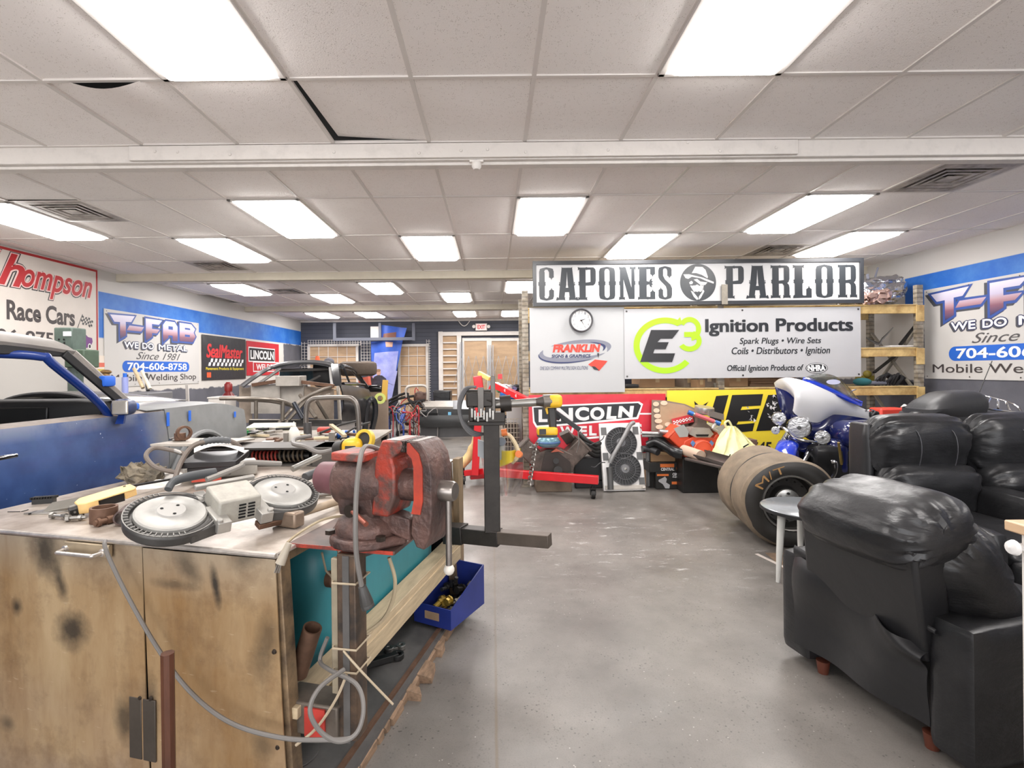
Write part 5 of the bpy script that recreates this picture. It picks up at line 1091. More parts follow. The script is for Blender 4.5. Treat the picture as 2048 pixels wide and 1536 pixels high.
q = MB(SM); q.tube([(.02, .11, .10), (.05, .14, .115), (.12, .15, .12), (.20, .15, .12)], [.014, .017, .0185, .0185], 12, smooth=4); q.cyl((.2, .15, .12), (.205, .15, .12), .018, 12); q.build('front_grip', GRIP, saw)
q = MB(SM); q.tube([(.16, .12, .11), (.3, .15, .13), (Ls - .1, .16, .14), (Ls + .05, .14, .12)], .012, 8, smooth=5); q.build('top_handle', mat('handle_grey', (150, 146, 140), .4, .4), saw)
q = MB(SM); q.bar((Ls - .16, -.12, .012), (Ls - .05, -.12, .012), .04, .022); q.build('foot_block', RUST, saw, bevel=.003)
# hammer
hm = thing('hammer', 'short sledge hammer with tan wooden handle beside the vise', 'hammer', onb(578, 1044)); h0, h1 = atz(576, 1036, .93), atz(705, 992, .925)
q = MB(); d = (h1 - h0).normalized(); n_ = V((-d.y, d.x, 0)); q.bar(h0 - n_ * .055 , h0 + n_ * .055, .05, .055); q.build('head', mat('hammer_head', (146, 128, 112), .45, .6, var=.35, scale=12), hm, bevel=.008, seg=2)
q = MB(); q.tube([h0, h0 + d * .08, h0 + d * .2, h1], [.012, .013, .015, .017], 12); q.build('handle', mat('hammer_handle', (176, 156, 132), .55, var=.25, scale=8), hm)
# cream coloured clamp body
ck = thing('cream_clamp_tool', 'cream coloured metal tool block resting tilted on the bench', 'tool', onb(205, 1020)); CRM = mat('cream_enamel', (228, 190, 126), .4, var=.12, scale=12)
KM = frame(atz(214, 1000, .945), (0, -.2, 1), (.66, .69, .42)) @ Matrix.Scale(.68, 4); q = MB(KM); q.prism([(-.145, -.05), (-.11, -.07), (.02, -.055), (.13, -.05), (.145, -.02), (.135, .055), (.02, .06), (-.12, .045), (-.15, .0)], .012, TR(0, 0, .03)); q.prism([(-.145, -.05), (-.11, -.07), (-.05, -.062), (-.05, .05), (-.12, .045)], .06, TR(0, 0, -.02)); q.prism([(.08, -.05), (.145, -.03), (.135, .055), (.08, .058)], .05, TR(0, 0, -.012)); q.build('body', CRM, ck, bevel=.004)
q = MB(KM); q.box((0.02, 0, .0), (.12, .06, .05)); q.box((-.15, -.02, -.01), (.06, .05, .05)); q.cyl((.10, .03, .043), (.10, .03, .045), .008, 10); q.build('inner_jaw', BLKM, ck, bevel=.004)
q = MB(KM); q.cyl((-.17, .02, .01), (-.12, .02, .01), .01, 8); q.cyl((-.16, -.05, .0), (-.16, .05, .0), .006, 8); q.build('screw', STEEL, ck)
# steel plate offcut, springs, bolts, pipe rings
def one(q, name, m, lab, cat, group=None, **k): o = q.build(name, m, **k); return tag(o, lab, cat, group)
p = onb(130, 1020); q = MB(frame(p + V((0, 0, .02)), (-.1, -.35, 1), (1, .25, 0))); q.box((0, 0, 0), (.125, .075, .012)); one(q, 'steel_plate', mat('plate_grey', (138, 134, 126), .45, .6, var=.2), 'square grey steel offcut leaning beside the cream tool', 'offcut', bevel=.002)
p = onb(95, 1024); q = MB(); q.prism([(-.07, -.02), (.02, -.035), (.08, -.01), (.06, .02), (-.03, .025)], .006, frame(p, (0, 0, 1), (1, .2, 0))); one(q, 'steel_plate', STEEL, 'thin bright steel offcut flat on the bench by the bolts', 'offcut')
q = MB(); a, b = onb(67, 1003, .01), onb(110, 1000, .01); q.bar(a, b, .03, .02)
for i in range(9): p = a.lerp(b, i / 8); q.box(p + V((0, 0, .014)), (.006, .03, .01))
one(q, 'rack_strip', BLKM, 'dark toothed strip at the rear left of the bench top', 'strip')
for i, (x0, y0, x1, y1, lab) in enumerate(((108, 1031, 140, 1033, 'long silver bolt lying by the bench front edge, left one'), (140, 1036, 172, 1034, 'long silver bolt lying by the bench front edge, right one'))):
    q = MB(); a, b = onb(x0, y0, .012), onb(x1, y1, .012); q.cyl(a, b, .007, 10); q.cyl(a - (b - a).normalized() * .012, a, .0125, 6); q.cyl(a.lerp(b, .55), a.lerp(b, .75), .011, 8); one(q, 'bolt', STEEL, lab, 'bolt')
q = MB(); p = onb(208, 1043); q.lathe([(.036, 0), (.044, 0), (.044, .055), (.036, .055), (.036, 0)], Matrix.Translation(p), 30); one(q, 'pipe_ring', RUST, 'rusty open pipe coupling standing near the bench edge', 'pipe')
q = MB(); a, b = onb(189, 1047, .014), onb(228, 1037, .014); q.cyl(a, b, .01, 12); q.cyl(a.lerp(b, .1), a.lerp(b, .25), .016, 12); q.cyl(a.lerp(b, .6), a.lerp(b, .95), .015, 12); one(q, 'adapter', RUST, 'small rusty stepped adapter in front of the pipe coupling', 'fitting')
q = MB(); a, b = onb(243, 1037, .028), onb(262, 1020, .03); q.cyl(a, b, .027, 18, cap=False); q.cyl(a, b, .022, 18, cap=False); q.lathe([(.022, 0), (.027, 0)], frame(a, a - b), 18); one(q, 'pipe_piece', mat('pipe_dark', (82, 66, 62), .45, .5), 'dark open tube piece touching the saw wheel guard', 'pipe')
q = MB(); p = onb(28, 1024); q.box(p + V((0, 0, .001)), (.05, .003, .002)); q.box(p + V((.03, .015, .001)), (.004, .03, .002)); one(q, 'scribed_mark', BLKM, 'small bent black wire on the bench top, far left', 'wire')
q = MB(); a, b = onb(58, 1028, .003), onb(74, 1023, .003); q.bar(a, b, .006, .006); one(q, 'nail', BLKM, 'short black pin on the bench top near left edge', 'pin')
# purple disc, glove, papers, bars
q = MB(); q.lathe([(0, .004), (.062, .004), (.062, 0)], Matrix.Translation(onb(448, 1027)), 28); one(q, 'sanding_disc', mat('purple_disc', (132, 104, 150), .6), 'purple sanding disc under the saw body', 'disc')
q = MB(); p = onb(288, 965); q.rbox(p + V((0, 0, .035)), (.16, .13, .07), .035, 8, fn=lambda P, p_: P + V(noise.noise_vector(p_ * 2.2)) * .03 + V((0, .03 * p_.z, .03 * max(0, -p_.x)))); one(q, 'work_glove', mat('glove_camo', (140, 128, 108), .8, var=.5, scale=14, rgb2=(60, 56, 50)), 'grey camouflage work glove crumpled behind the saw', 'glove')
for i, (x, y, rz, lab) in enumerate(((318, 972, 20, 'white folded paper under the saw handle'), (332, 958, -15, 'white paper sheet behind the saw front grip'))):
    q = MB(Matrix.Translation(onb(x, y)) @ TR(0, 0, .004 + .01 * i, 6, 0, rz)); q.sheet(lambda u, v: ((u - .5) * .18, (v - .5) * .12, .012 * sin(u * 4) * v), 6, 4, .001); one(q, 'paper_sheet', WHITE, lab, 'paper')
q = MB(); q.bar(onb(262, 972, .05), onb(345, 958, .03), .02, .008); one(q, 'flat_bar', BLKM, 'flat black bar lying behind the saw', 'bar')
# hydraulic unit with hoses behind the saw
hy = thing('hydraulic_jack', 'grey hydraulic jack body with black top plate behind the saw', 'jack', onb(430, 945)); d0 = 2.62
q = MB(); a, b = atz(355, 962, TZ), atz(505, 948, TZ); q.bar(a + V((0, .05, .035)), b + V((0, .05, .035)), .16, .07); q.build('body', mat('jack_grey', (176, 172, 164), .45, .2, var=.2, scale=8), hy, bevel=.01)
q = MB(); a, b = atz(392, 955, .94), atz(450, 951, .94); q.bar(a + V((0, -.035, -.0)), b + V((0, -.035, 0)), .02, .03); q.build('red_label', mat('jack_red', (178, 66, 48), .5), hy)
q = MB(); M_ = frame(at(432, 918, d0), (0, -.12, 1), (1, .12, .03)); q.box((0, 0, 0), (.26, .2, .03), M_); q.box((0, -.02, -.035), (.2, .15, .04), M_); q.build('top_plate', mat('jack_black', (56, 56, 58), .3, .4), hy, bevel=.004)
q = MB(); q.sheet(lambda u, v: at(388 + 100 * u, 905 - 14 * sin(pi * u) - 10 * v, d0 + .12 * v), 8, 4, .002); q.build('paper_wrap', WHITE, hy)
q = MB(); q.tube([at(352, 945, 2.5), at(312, 935, 2.5), at(292, 912, 2.52), at(310, 896, 2.58), at(350, 902, 2.62), at(370, 908, 2.62)], .011, 8, smooth=8); q.tube([at(350, 958, 2.45), at(362, 925, 2.5), at(385, 893, 2.55), at(420, 882, 2.6), at(460, 882, 2.68), at(484, 898, 2.75), at(488, 915, 2.78)], .012, 8, smooth=8); h_ = q.build('hose', mat('hose_brown', (104, 94, 86), .5), hy)
q = MB()
pts = spline([at(400, 886, 2.58), at(420, 881, 2.6), at(440, 880, 2.63), at(458, 881, 2.67)], 5); q.tube(pts, [.015 + .003 * (i % 2) for i in range(len(pts))], 10); q.build('hose_guard', mat('hose_guard', (84, 86, 88), .5), h_); q = MB(); q.cyl(at(348, 901, 2.62), at(364, 907, 2.62), .011, 10); q.build('fitting', STEEL, hy)
# shelf plate and channel box with shock absorber at the bench far end
sb = thing('channel_box', 'black open channel box with a coil shock inside on the bench far end', 'box', at(560, 930, 3.0)); d1 = 3.02
z1, zt = TZ, at(560, 895, d1).z
xl, xr = at(402, 915, d1).x, at(702, 915, d1).x; q = MB()
q.box(((xl + xr) / 2, d1 + .12, zt - .006), (xr - xl, .26, .012)); q.box(((xl + xr) / 2, d1 + .24, (zt + z1) / 2), (xr - xl, .012, zt - z1)); q.box((xl + .02, d1 + .12, (zt + z1) / 2), (.04, .25, zt - z1)); q.box((xr - .11, d1 + .1, (zt + z1) / 2), (.22, .24, zt - z1)); q.box(((xl + xr) / 2, d1 + .12, z1 + .004), (xr - xl, .25, .008)); q.build('channel', mat('channel_dark', (84, 80, 76), .5, .4, var=.35, scale=6), sb, bevel=.002)
sh = MB(); a, b = V((xl + .16, d1 + .06, z1 + .045)), V((xr - .26, d1 + .06, z1 + .05)); sh.cyl(a, b, .018, 12); shk = thing('coil_shock', 'coil spring shock with red rings lying inside the black channel box', 'shock absorber', a); sh.build('rod', BLKM, shk)
for nm, f0, f1, m_, n_ in (('red_coil', .25, .6, mat('coil_red', (150, 56, 46), .5), 7), ('dark_coil', .6, .95, mat('coil_brown', (90, 78, 64), .5), 6)):
    q = MB(); pts = []
    for i in range(n_ * 12 + 1): u = i / (n_ * 12); p = a.lerp(b, f0 + (f1 - f0) * u); th = 2 * pi * n_ * u; pts.append(p + V((0, .032 * cos(th), .032 * sin(th))))
    q.tube(pts, .006, 6); q.build(nm, m_, shk)
q = MB(); a, b = at(302, 889, 2.75), at(490, 882, 3.15); zz = at(302, 887, 2.75).z
q.hexa([at(300, 893, 2.78), at(440, 893, 2.85), at(510, 880, 3.3), at(380, 880, 3.25), at(300, 888, 2.78), at(440, 888, 2.85), at(510, 876, 3.3), at(380, 876, 3.25)]); one(q, 'thick_plate', mat('plate_dusty', (176, 168, 158), .5, .4, var=.25), 'thick dusty steel plate sticking out above the hose loop', 'plate', bevel=.002)
q = MB(); q.cyl(at(360, 880, 3.0), at(360, 866, 3.0), .03, 10); q.lathe([(.03, -.012), (.042, -.012), (.042, .012), (.03, .012), (.03, -.012)], frame(at(368, 866, 3.0), (.8, -.6, 0)), 20); one(q, 'pipe_clamp', RUST, 'rusty ring clamp standing upright on the thick plate', 'clamp')
q = MB(); q.bar(at(340, 879, 3.0), at(362, 872, 3.05), .02, .012); q.cyl(at(345, 880, 2.98), at(372, 879, 3.02), .008, 8); one(q, 'bracket_piece', STEEL, 'little steel bracket lying on the thick plate', 'bracket')
# yellow grinder, tools near the vise
gd = thing('angle_grinder', 'yellow and black angle grinder lying just behind the vise', 'grinder', at(715, 905, 2.5)); d2 = 2.55
q = MB(); q.rbox(at(706, 893, d2), (.10, .1, .085), .035, 8); q.build('gear_housing', DY, gd); q = MB(); q.cyl(at(676, 897, d2 + .05), at(694, 895, d2), .036, 18, .042); q.build('rear_grip', DB, gd)
q = MB(); q.lathe([(.036, -.014), (.05, -.014), (.05, .014), (.036, .014), (.036, -.014)], frame(at(730, 879, d2), (-.35, -.9, .2)), 26); q.build('guard', mat('grinder_guard', (214, 178, 60), .45, .1), gd); q = MB(); q.lathe([(0, 0), (.034, 0), (.034, .006), (0, .006)], frame(at(730, 879, d2), (-.35, -.9, .2)), 20); q.build('disc', DB, gd); q = MB(); q.box(at(706, 893, d2) + V((0, -.05, 0)), (.05, .004, .02)); q.build('maker_plate', DB, gd)
q = MB(); q.tube([at(676, 897, 2.6), at(640, 905, 2.62), at(610, 893, 2.66), at(588, 888, 2.75), at(590, 878, 2.85), at(620, 872, 3.0)], .012, 8, smooth=6); one(q, 'air_hose', CORD, 'thick grey hose running from the grinder over the bench', 'hose')
for i, (x0, y0, x1, y1, h0_, h1_, r, m_, nm, lab, cat) in enumerate((
    (585, 938, 640, 912, .05, .09, .016, mat('tube_grey', (150, 148, 142), .4, .5), 'steel_tube', 'thin grey tube angled up in front of the channel box', 'tube'),
    (610, 955, 655, 935, .03, .05, .021, GRIP, 'grinder_body', 'dark grey tool grip lying beside the saw wheel', 'tool'),
    (616, 985, 644, 978, .025, .025, .021, GRIP, 'tool_grip', 'black rubber tool grip poking out past the saw wheel', 'tool'),
    (624, 972, 690, 965, .03, .03, .017, mat('tube_light', (170, 166, 158), .4, .4), 'steel_tube', 'light grey tube between the saw wheel and vise', 'tube'),
    (628, 992, 662, 988, .012, .012, .008, STEEL, 'steel_rod', 'thin bright steel rod beside the hammer handle', 'rod'))):
    q = MB(); q.cyl(onb(x0, y0, h0_), onb(x1, y1, h1_), r, 12); one(q, nm, m_, lab, cat)
q = MB(); p = onb(680, 985, .02); q.rbox(p, (.05, .05, .04), .01, 4); one(q, 'yellow_block', DY, 'small yellow block next to the vise body', 'block')
q = MB(); p = onb(646, 960, .02); q.rbox(p, (.05, .06, .05), .012, 4); one(q, 'navy_block', mat('navy_cloth', (52, 60, 84), .6), 'small dark navy block tucked beside the vise tail', 'block')
# ------------------------------------------------------------------ second work table behind
t2 = thing('work_table', 'low dark work table heaped with parts behind the front bench', 'work table', (-1.35, 4.3, 0)); T2 = .89
q = MB(); q.box((-1.56, 4.35, T2 - .012), (1.2, 1.2, .024)); q.build('table_top', mat('table_dusty', (140, 132, 122), .6, .2, var=.35, scale=5), t2, bevel=.003)
for x in (-2.08, -1.02):
    for y in (3.82, 4.88): MB().box((x, y, T2 / 2 - .012), (.05, .05, T2 - .024)).build('leg', NT_, t2)
q = MB(); q.box((-1.56, 3.8, T2 - .06), (1.1, .03, .07)); q.build('apron', NT_, t2)
def on2(px, py, h=0.0): return atz(px, py, T2 + h)
b = thing('spray_bottle', 'white plastic bottle with nozzle on the rear work table', 'bottle', at(588, 886, 3.95)); p = at(588, 886, 3.95); p.z = T2
q = MB(Matrix.Translation(p)); q.lathe([(0, 0), (.044, 0), (.047, .01), (.047, .07), (.043, .10), (.022, .135), (.016, .14), (0, .14)], n=24); q.build('body', mat('bottle_white', (226, 222, 212), .35), b); q = MB(Matrix.Translation(p)); q.lathe([(.016, .138), (.016, .15), (.006, .16), (.004, .18), (0, .18)], n=14); q.build('nozzle', mat('bottle_white', (226, 222, 212)), b); q = MB(Matrix.Translation(p)); q.lathe([(.0475, .025), (.0475, .06)], n=24, arc=2.4); q.build('print_band', mat('label_olive', (190, 180, 130), .5), b)
for i, (x, lab) in enumerate(((681, 'blue drink can lying left on the rear work table'), (697, 'blue and white drink can lying right on rear work table'))):
    a = at(x - 7, 866, 4.3); a.z = T2 + .034; o = thing('drink_can', lab, 'can', a); q = MB(); q.cyl(a, a + V((.075, .03, 0)), .033, 18); q.build('can_body', mat('can_blue', (42, 98, 182), .3, .4), o, bevel=.003); q = MB(); q.cyl(a + V((.028, .011, 0)), a + V((.056, .022, 0)), .0337, 18); q.build('can_band', WPR, o)
hp = thing('tube_hoop', 'bent grey steel tube hoop standing on the rear work table', 'tube frame', at(615, 880, 4.3)); dh = 4.3
q = MB(); q.tube([at(614, 882, dh), at(612, 840, dh), at(614, 812, dh), at(622, 800, dh), at(640, 796, dh), at(690, 795, dh), at(706, 799, dh), at(714, 812, dh), at(717, 840, dh), at(718, 880, dh)], .02, 12, smooth=6); q.build('tube', mat('tube_raw', (132, 126, 120), .35, .7, var=.2), hp); q = MB(); q.cyl(at(616, 882, dh), at(615, 845, dh), .033, 14); q.build('sleeve', mat('sleeve_dark', (88, 86, 86), .45, .5), hp)
# assorted offcuts scattered on the rear table, each its own piece
rn = random.Random(21); CL = [('rusty', RUST), ('bright', STEEL), ('black', BLKM), ('dusty grey', mat('dusty_grey', (168, 160, 150), .6, .2)), ('cream', mat('cream_dirty', (206, 190, 158), .6))]
for i in range(34):
    px_, py_ = rn.uniform(505, 712), rn.uniform(866, 890); p = on2(px_, py_); p.z = T2 + .002 + .016 * (i % 3); a_ = rn.uniform(0, pi); nm, m_ = CL[i % 5]; q = MB(Matrix.Translation(p) @ TR(0, 0, 0, rn.uniform(-6, 6), 0, math.degrees(a_)))
    k = i % 4
    if k == 0: q.box((0, 0, .012), (rn.uniform(.08, .2), rn.uniform(.03, .06), .02))
    elif k == 1: q.cyl((-.07, 0, .014), (.07, 0, .014), .013, 10)
    elif k == 2: q.prism([(-.06, -.03), (.05, -.04), (.07, .02), (-.03, .035)], .012)
    else: q.lathe([(.016, 0), (.03, 0), (.03, .02), (.016, .02), (.016, 0)], n=14)
    tag(q.build('metal_offcut', m_, origin=p, bevel=.001), nm + ' steel offcut among the clutter of the rear work table', 'offcut', nm + ' offcuts on the rear table')
q = MB(); q.bar(at(662, 850, 4.2), at(690, 872, 3.9), .03, .02); one(q, 'wood_stick', LUM, 'light wooden stick leaning across the rear work table clutter', 'stick')
q = MB(); q.rbox(at(648, 860, 4.6), (.12, .06, .055), .025, 5); one(q, 'red_tool', mat('tool_red', (200, 74, 62), .5), 'red plastic tool body on the rear work table', 'tool')
for i, (x, w_) in enumerate(((572, .03), (664, .04))): q = MB(); p = at(x, 884, 3.9); q.box((p.x, 3.9, T2 + .05), (w_, .03, .1)); one(q, 'upright_block', mat('block_grey', (134, 128, 120), .5, .3), ['short grey steel block left of the white bottle', 'short grey steel block beside the blue cans'][i], 'block', bevel=.002)
q = MB(); q.tube([at(690, 868, 4.2), at(705, 858, 4.3), at(722, 850, 4.4), at(740, 845, 4.5)], .008, 6, smooth=4); q.tube([at(640, 866, 4.4), at(680, 850, 4.6), at(720, 840, 4.8)], .01, 6); one(q, 'long_rods', BLKM, 'thin dark rods crossing at the back of the rear table', 'rod')
# green stand behind it
gs = thing('green_stand', 'pale green steel stand with white sheet behind the blue car nose', 'stand', at(540, 870, 5.2)); d3 = 5.0
q = MB(); q.hexa([at(490, 862, d3), at(580, 858, d3), at(592, 850, d3 + .7), at(508, 851, d3 + .7), at(490, 856, d3), at(580, 852, d3), at(592, 845, d3 + .7), at(508, 846, d3 + .7)]); q.build('top', mat('sheet_pale', (206, 204, 192), .6), gs)
GRN = mat('stand_green', (150, 160, 104), .5, var=.3)
for x, d in ((492, d3), (556, d3), (590, d3 + .6)):
    a = at(x, 855, d); MB().box((a.x, d, a.z / 2), (.045, .045, a.z - .02)).build('leg', GRN, gs)
MB().bar(at(490, 864, d3 - .02), at(580, 860, d3 - .02), .05, .03).build('front_rail', GRN, gs)
q = MB(); q.sheet(lambda u, v: at(488 + 38 * u, 858 + 16 * u * (1 - u) + 10 * v - 14 * u * v, d3 - .06), 8, 4, .01); one(q, 'green_guard', mat('green_plastic', (84, 200, 124), .45), 'bright green plastic guard hanging on the pale stand', 'guard')
# ================================================================== blue and grey car at the left
car = thing('coupe_car', 'stripped blue and grey two door car raised beside the left wall', 'car', (-2.6, 2.9, 0))
sd = lambda Y: -2.44 + .072 * (Y - 2.58)
CBLUE = newmat('car_blue', .32); m, t = CBLUE; P = t.pos(); CBLUE = m
yy = t.m('ADD', P[1], t.m('MULTIPLY', t.m('SUBTRACT', t.noise(3, 6, .7), .5), .35)); n_ = t.ramp(yy, 3.52 - 2.9, 3.78 - 2.9)
c_ = t.mix(t.ramp(t.noise(2.5, 5), .4, .65), (38, 60, 108), (58, 84, 134)); c_ = t.mix(t.m('MULTIPLY', t.ramp(P[2], 1.09, 1.18), t.ramp(t.noise(4, 5, off=(2, 0, 0)), .35, .6)), c_, (120, 128, 150)); c_ = t.mix(n_, c_, (122, 124, 126)); c_ = t.mix(t.ramp(t.noise(34, 3, off=(1, 1, 1)), .72, .75), c_, (170, 180, 200))  # paler upper door has a reflection painted in; grey at the front is primer
t.t.links.new(c_, t.b.inputs['Base Color']); t.b.inputs['Coat Weight'].default_value = .25; t.b.inputs['Roughness'].default_value = .38
PRIM = mat('primer_grey', (128, 130, 130), .5, var=.18, scale=5); DARKI = mat('car_inside_black', (24, 24, 26), .6); CHROME = mat('chrome', (200, 200, 202), .12, 1.0); GLASS = mat('window_glass', (225, 232, 235), .03, trans=1.0, alpha=.25); CAGE = mat('cage_blue', (16, 48, 118), .35, coat=.3)
TAPE = mat('masking_tape_blue', (36, 104, 214), .6); TYRE = mat('tyre_black', (40, 39, 38), .7, bump=.2, bscale=30)
def cs(Y, z, z0=.5, zt=1.19):    # side skin, bulge around mid height
    k = (z - z0) / (zt - z0); return sd(Y) + .045 * sin(pi * min(1, max(0, k)) ** .8) - .03 - (.05 * (1 - k) ** 3 if k < 1 else 0)
def skin(y0, y1, zlo, zhi, nu=24, nv=16): return lambda u, v: (lambda Y: (cs(Y, zlo(Y) + (zhi(Y) - zlo(Y)) * v), Y, zlo(Y) + (zhi(Y) - zlo(Y)) * v))(y0 + (y1 - y0) * u)
belt = lambda Y: 1.19 - .0 * Y
MB().sheet(skin(2.05, 3.765, lambda Y: .52, lambda Y: 1.175), 24, 18, .02).build('door', CBLUE, car)
MB().sheet(lambda u, v: (sd(2.05 + 1.715 * u) - .03 - .10 * v, 2.05 + 1.715 * u, 1.175 + .018 * sin(pi * v * .6)), 20, 4, .006).build('door_sill', mat('sill_worn', (150, 136, 126), .5, var=.3, scale=9), car)
MB().sheet(skin(.9, 2.04, lambda Y: .52, lambda Y: 1.185), 12, 14, .02).build('quarter_panel', CBLUE, car)
def arch(Y): d = abs(Y - 4.15); return max(.52, .60 + sqrt(max(0, .37 ** 2 - d * d))) if d < .37 else .52
ftop = lambda Y: 1.19 - (.0 if Y < 4.3 else .35 * (Y - 4.3) ** 2)
MB().sheet(skin(3.775, 4.80, arch, ftop), 40, 12, .02).build('fender', PRIM, car)
MB().sheet(lambda u, v: (lambda Y: (sd(Y) - .03 - .2 * v, Y, ftop(Y) + .02 * sin(pi * .5 * v)))(3.6 + 1.2 * u), 20, 5, .006).build('fender_top', PRIM, car)
q = MB(); pts = [(cs(4.15 + .37 * cos(a), .6 + .37 * sin(a)) + .012, 4.15 + .375 * cos(a), .6 + .375 * sin(a)) for a in [pi * i / 24 for i in range(25)]]; q.tube(pts, .02, 8); q.build('arch_lip', PRIM, car)
q = MB(); q.lathe([(.17, -.10), (.27, -.12), (.315, -.09), (.32, 0), (.315, .09), (.27, .12), (.17, .10)], frame((sd(4.15) - .16, 4.15, .62), (1, 0, 0)), 36); wh = q.build('wheel_tyre', TYRE, car); q = MB(); q.lathe([(0, .06), (.08, .08), (.15, .06), (.175, .09)], frame((sd(4.15) - .16, 4.15, .62), (1, 0, 0)), 24); q.build('rim', STEEL, wh)
# roof, pillars, far side
RF = [(3.12, 1.575), (2.9, 1.60), (2.3, 1.625), (1.6, 1.62), (1.1, 1.58)]
MB().sheet(lambda u, v: (lambda Y: (sd(Y) - .11 - .03 * min(1, v * 12) - 1.25 * v, Y, 1.56 + .05 * sin(pi * min(1, u * 1.4 + .05)) + .062 * min(1, v * 12) ** .7 + .03 * sin(pi * v)))(3.12 - 2.0 * u), 14, 36, .02).build('roof', mat('roof_grey', (150, 145, 140), .45, var=.25, scale=4), car)
q = MB(); q.bar((sd(3.48) - .08, 3.56, 1.195), (sd(3.1) - .13, 3.12, 1.575), .04, .06); q.build('windscreen_pillar', mat('pillar_grey', (150, 144, 138), .45, .2, var=.3), car, bevel=.01)
q = MB(); q.bar((sd(3.48) - .06, 3.50, 1.195), (sd(3.1) - .11, 3.05, 1.57), .02, .05); q.bar((sd(3) - .12, 3.1, 1.575), (sd(1.2) - .12, 1.2, 1.595), .03, .05); q.build('window_seal', DARKI, car, bevel=.006)
q = MB(); q.bar((sd(3.48) - 1.36, 3.56, 1.195), (sd(3.1) - 1.33, 3.12, 1.575), .05, .05); q.bar((sd(1.5) - 1.4, 1.6, 1.19), (sd(1.8) - 1.35, 1.75, 1.6), .25, .05); q.build('far_pillar', DARKI, car)
MB().sheet(lambda u, v: (sd(2) - .13 - 1.2 * v, 3.1 - .0 * u - 1.9 * u, 1.565), 4, 4, .01).build('headliner', DARKI, car)
MB().sheet(lambda u, v: (sd(3.4) - .10 - 1.26 * u, 3.55 - .43 * v + .08 * sin(pi * u), 1.2 + .37 * v), 10, 6).build('windscreen', GLASS, car)
q = MB(); q.box((sd(2.5) - 1.50, 2.6, .86), (.06, 3.2, .72)); q.box((sd(2.6) - 1.40, 2.7, 1.06), (.12, .9, .26)); q.box((sd(2.6) - 1.33, 2.75, 1.12), (.05, .42, .1)); q.build('far_door_trim', DARKI, car, bevel=.02)
q = MB(); q.rbox((sd(3.4) - .72, 3.40, 1.08), (1.27, .26, .41), .05, 6); db_ = q.build('dashboard', DARKI, car); q = MB(); q.box((sd(3.4) - .62, 3.266, 1.19), (.42, .02, .10)); q.build('glove_box', mat('dash_inset', (16, 16, 17), .4), db_, bevel=.008)
q = MB(); q.box((sd(2.4) - .75, 2.3, .62), (1.4, 2.4, .06)); q.box((sd(4.2) - .75, 4.2, .75), (1.2, 1.05, .5)); q.build('floor_pan', DARKI, car)
q = MB(); a, b = at(90, 722, 2.86), at(216, 828, 3.3); q.tube([(sd(2) - .16, 1.5, 1.56), (sd(2.5) - .15, 2.6, 1.56), (a.x - .02, a.y, 1.545), a + V((0, .05, -.015)), b + V((0, 0, 0)), b + V((0, .04, -.3))], .024, 12, smooth=5); q.build('roll_cage_bar', CAGE, car)
# bonnet with raised cowl
q = MB(); q.sheet(lambda u, v: (sd(4) - .20 - 1.2 * v, 3.62 + 1.2 * u, 1.20 - (.3 * max(0, u - .55) ** 2) + .025 * sin(pi * v)), 14, 12, .012); bn_ = q.build('bonnet', mat('bonnet_grey', (130, 130, 130), .3, .3, var=.2, scale=3, coat=.3), car)
q = MB(); q.sheet(lambda u, v: (sd(4) - .45 - .72 * v, 3.66 + 1.1 * u, 1.205 + .12 * sin(pi * min(1, max(0, v))) ** .4 * (1 - u ** 2.2)), 16, 16, .01); q.build('bonnet_scoop', mat('scoop_silver', (150, 148, 146), .25, .6, var=.25, scale=3), bn_)
# mirror, handle, tapes
q = MB(); q.rbox(at(248, 814, 3.32), (.12, .13, .105), .045, 8); mr = q.build('door_mirror', mat('mirror_blue', (64, 76, 112), .35, var=.3, scale=9), car); q = MB(); q.rbox(at(240, 815, 3.252), (.1, .014, .088), .035, 8); q.build('mirror_glass', mat('mirror_dusty', (198, 192, 182), .25, .5, var=.15), mr); q = MB(); q.hexa([at(230, 848, 3.27), at(246, 848, 3.27), at(250, 846, 3.36), at(236, 846, 3.36), at(238, 826, 3.29), at(250, 826, 3.29), at(254, 825, 3.36), at(242, 825, 3.36)]); q.build('mirror_stalk', CAGE, mr)
q = MB(); a = at(3, 912, 2.46); q.bar(a + V((.05, -.10, 0)), a + V((.05, .02, 0)), .03, .02); q.build('door_handle', CHROME, car, bevel=.006)
for i, (x, y, d, L_) in enumerate(((329, 833, 3.78, .1), (369, 829, 4.02, .08), (462, 830, 4.62, .05))):
    q = MB(); a = at(x, y, d); X_ = cs(d, a.z); q.box((X_ + .012, d, a.z - L_ / 2 + .03), (.004, .03, L_), None); q.build('tape_strip', TAPE, car)
q = MB(); p = V((sd(3.3) - .085, 3.33, 1.40)); q.rbox(p, (.06, .10, .07), .015, 4); q.build('tape_strip', TAPE, car); q = MB(); q.rbox((sd(3.5) - .05, 3.50, 1.225), (.05, .08, .05), .015, 4); q.build('tape_strip', TAPE, car)
MB().tube([(sd(3.5) - .3, 3.6, 1.225), (sd(3.5) - .9, 3.62, 1.24)], .012, 6).build('wiper_arm', DARKI, car)
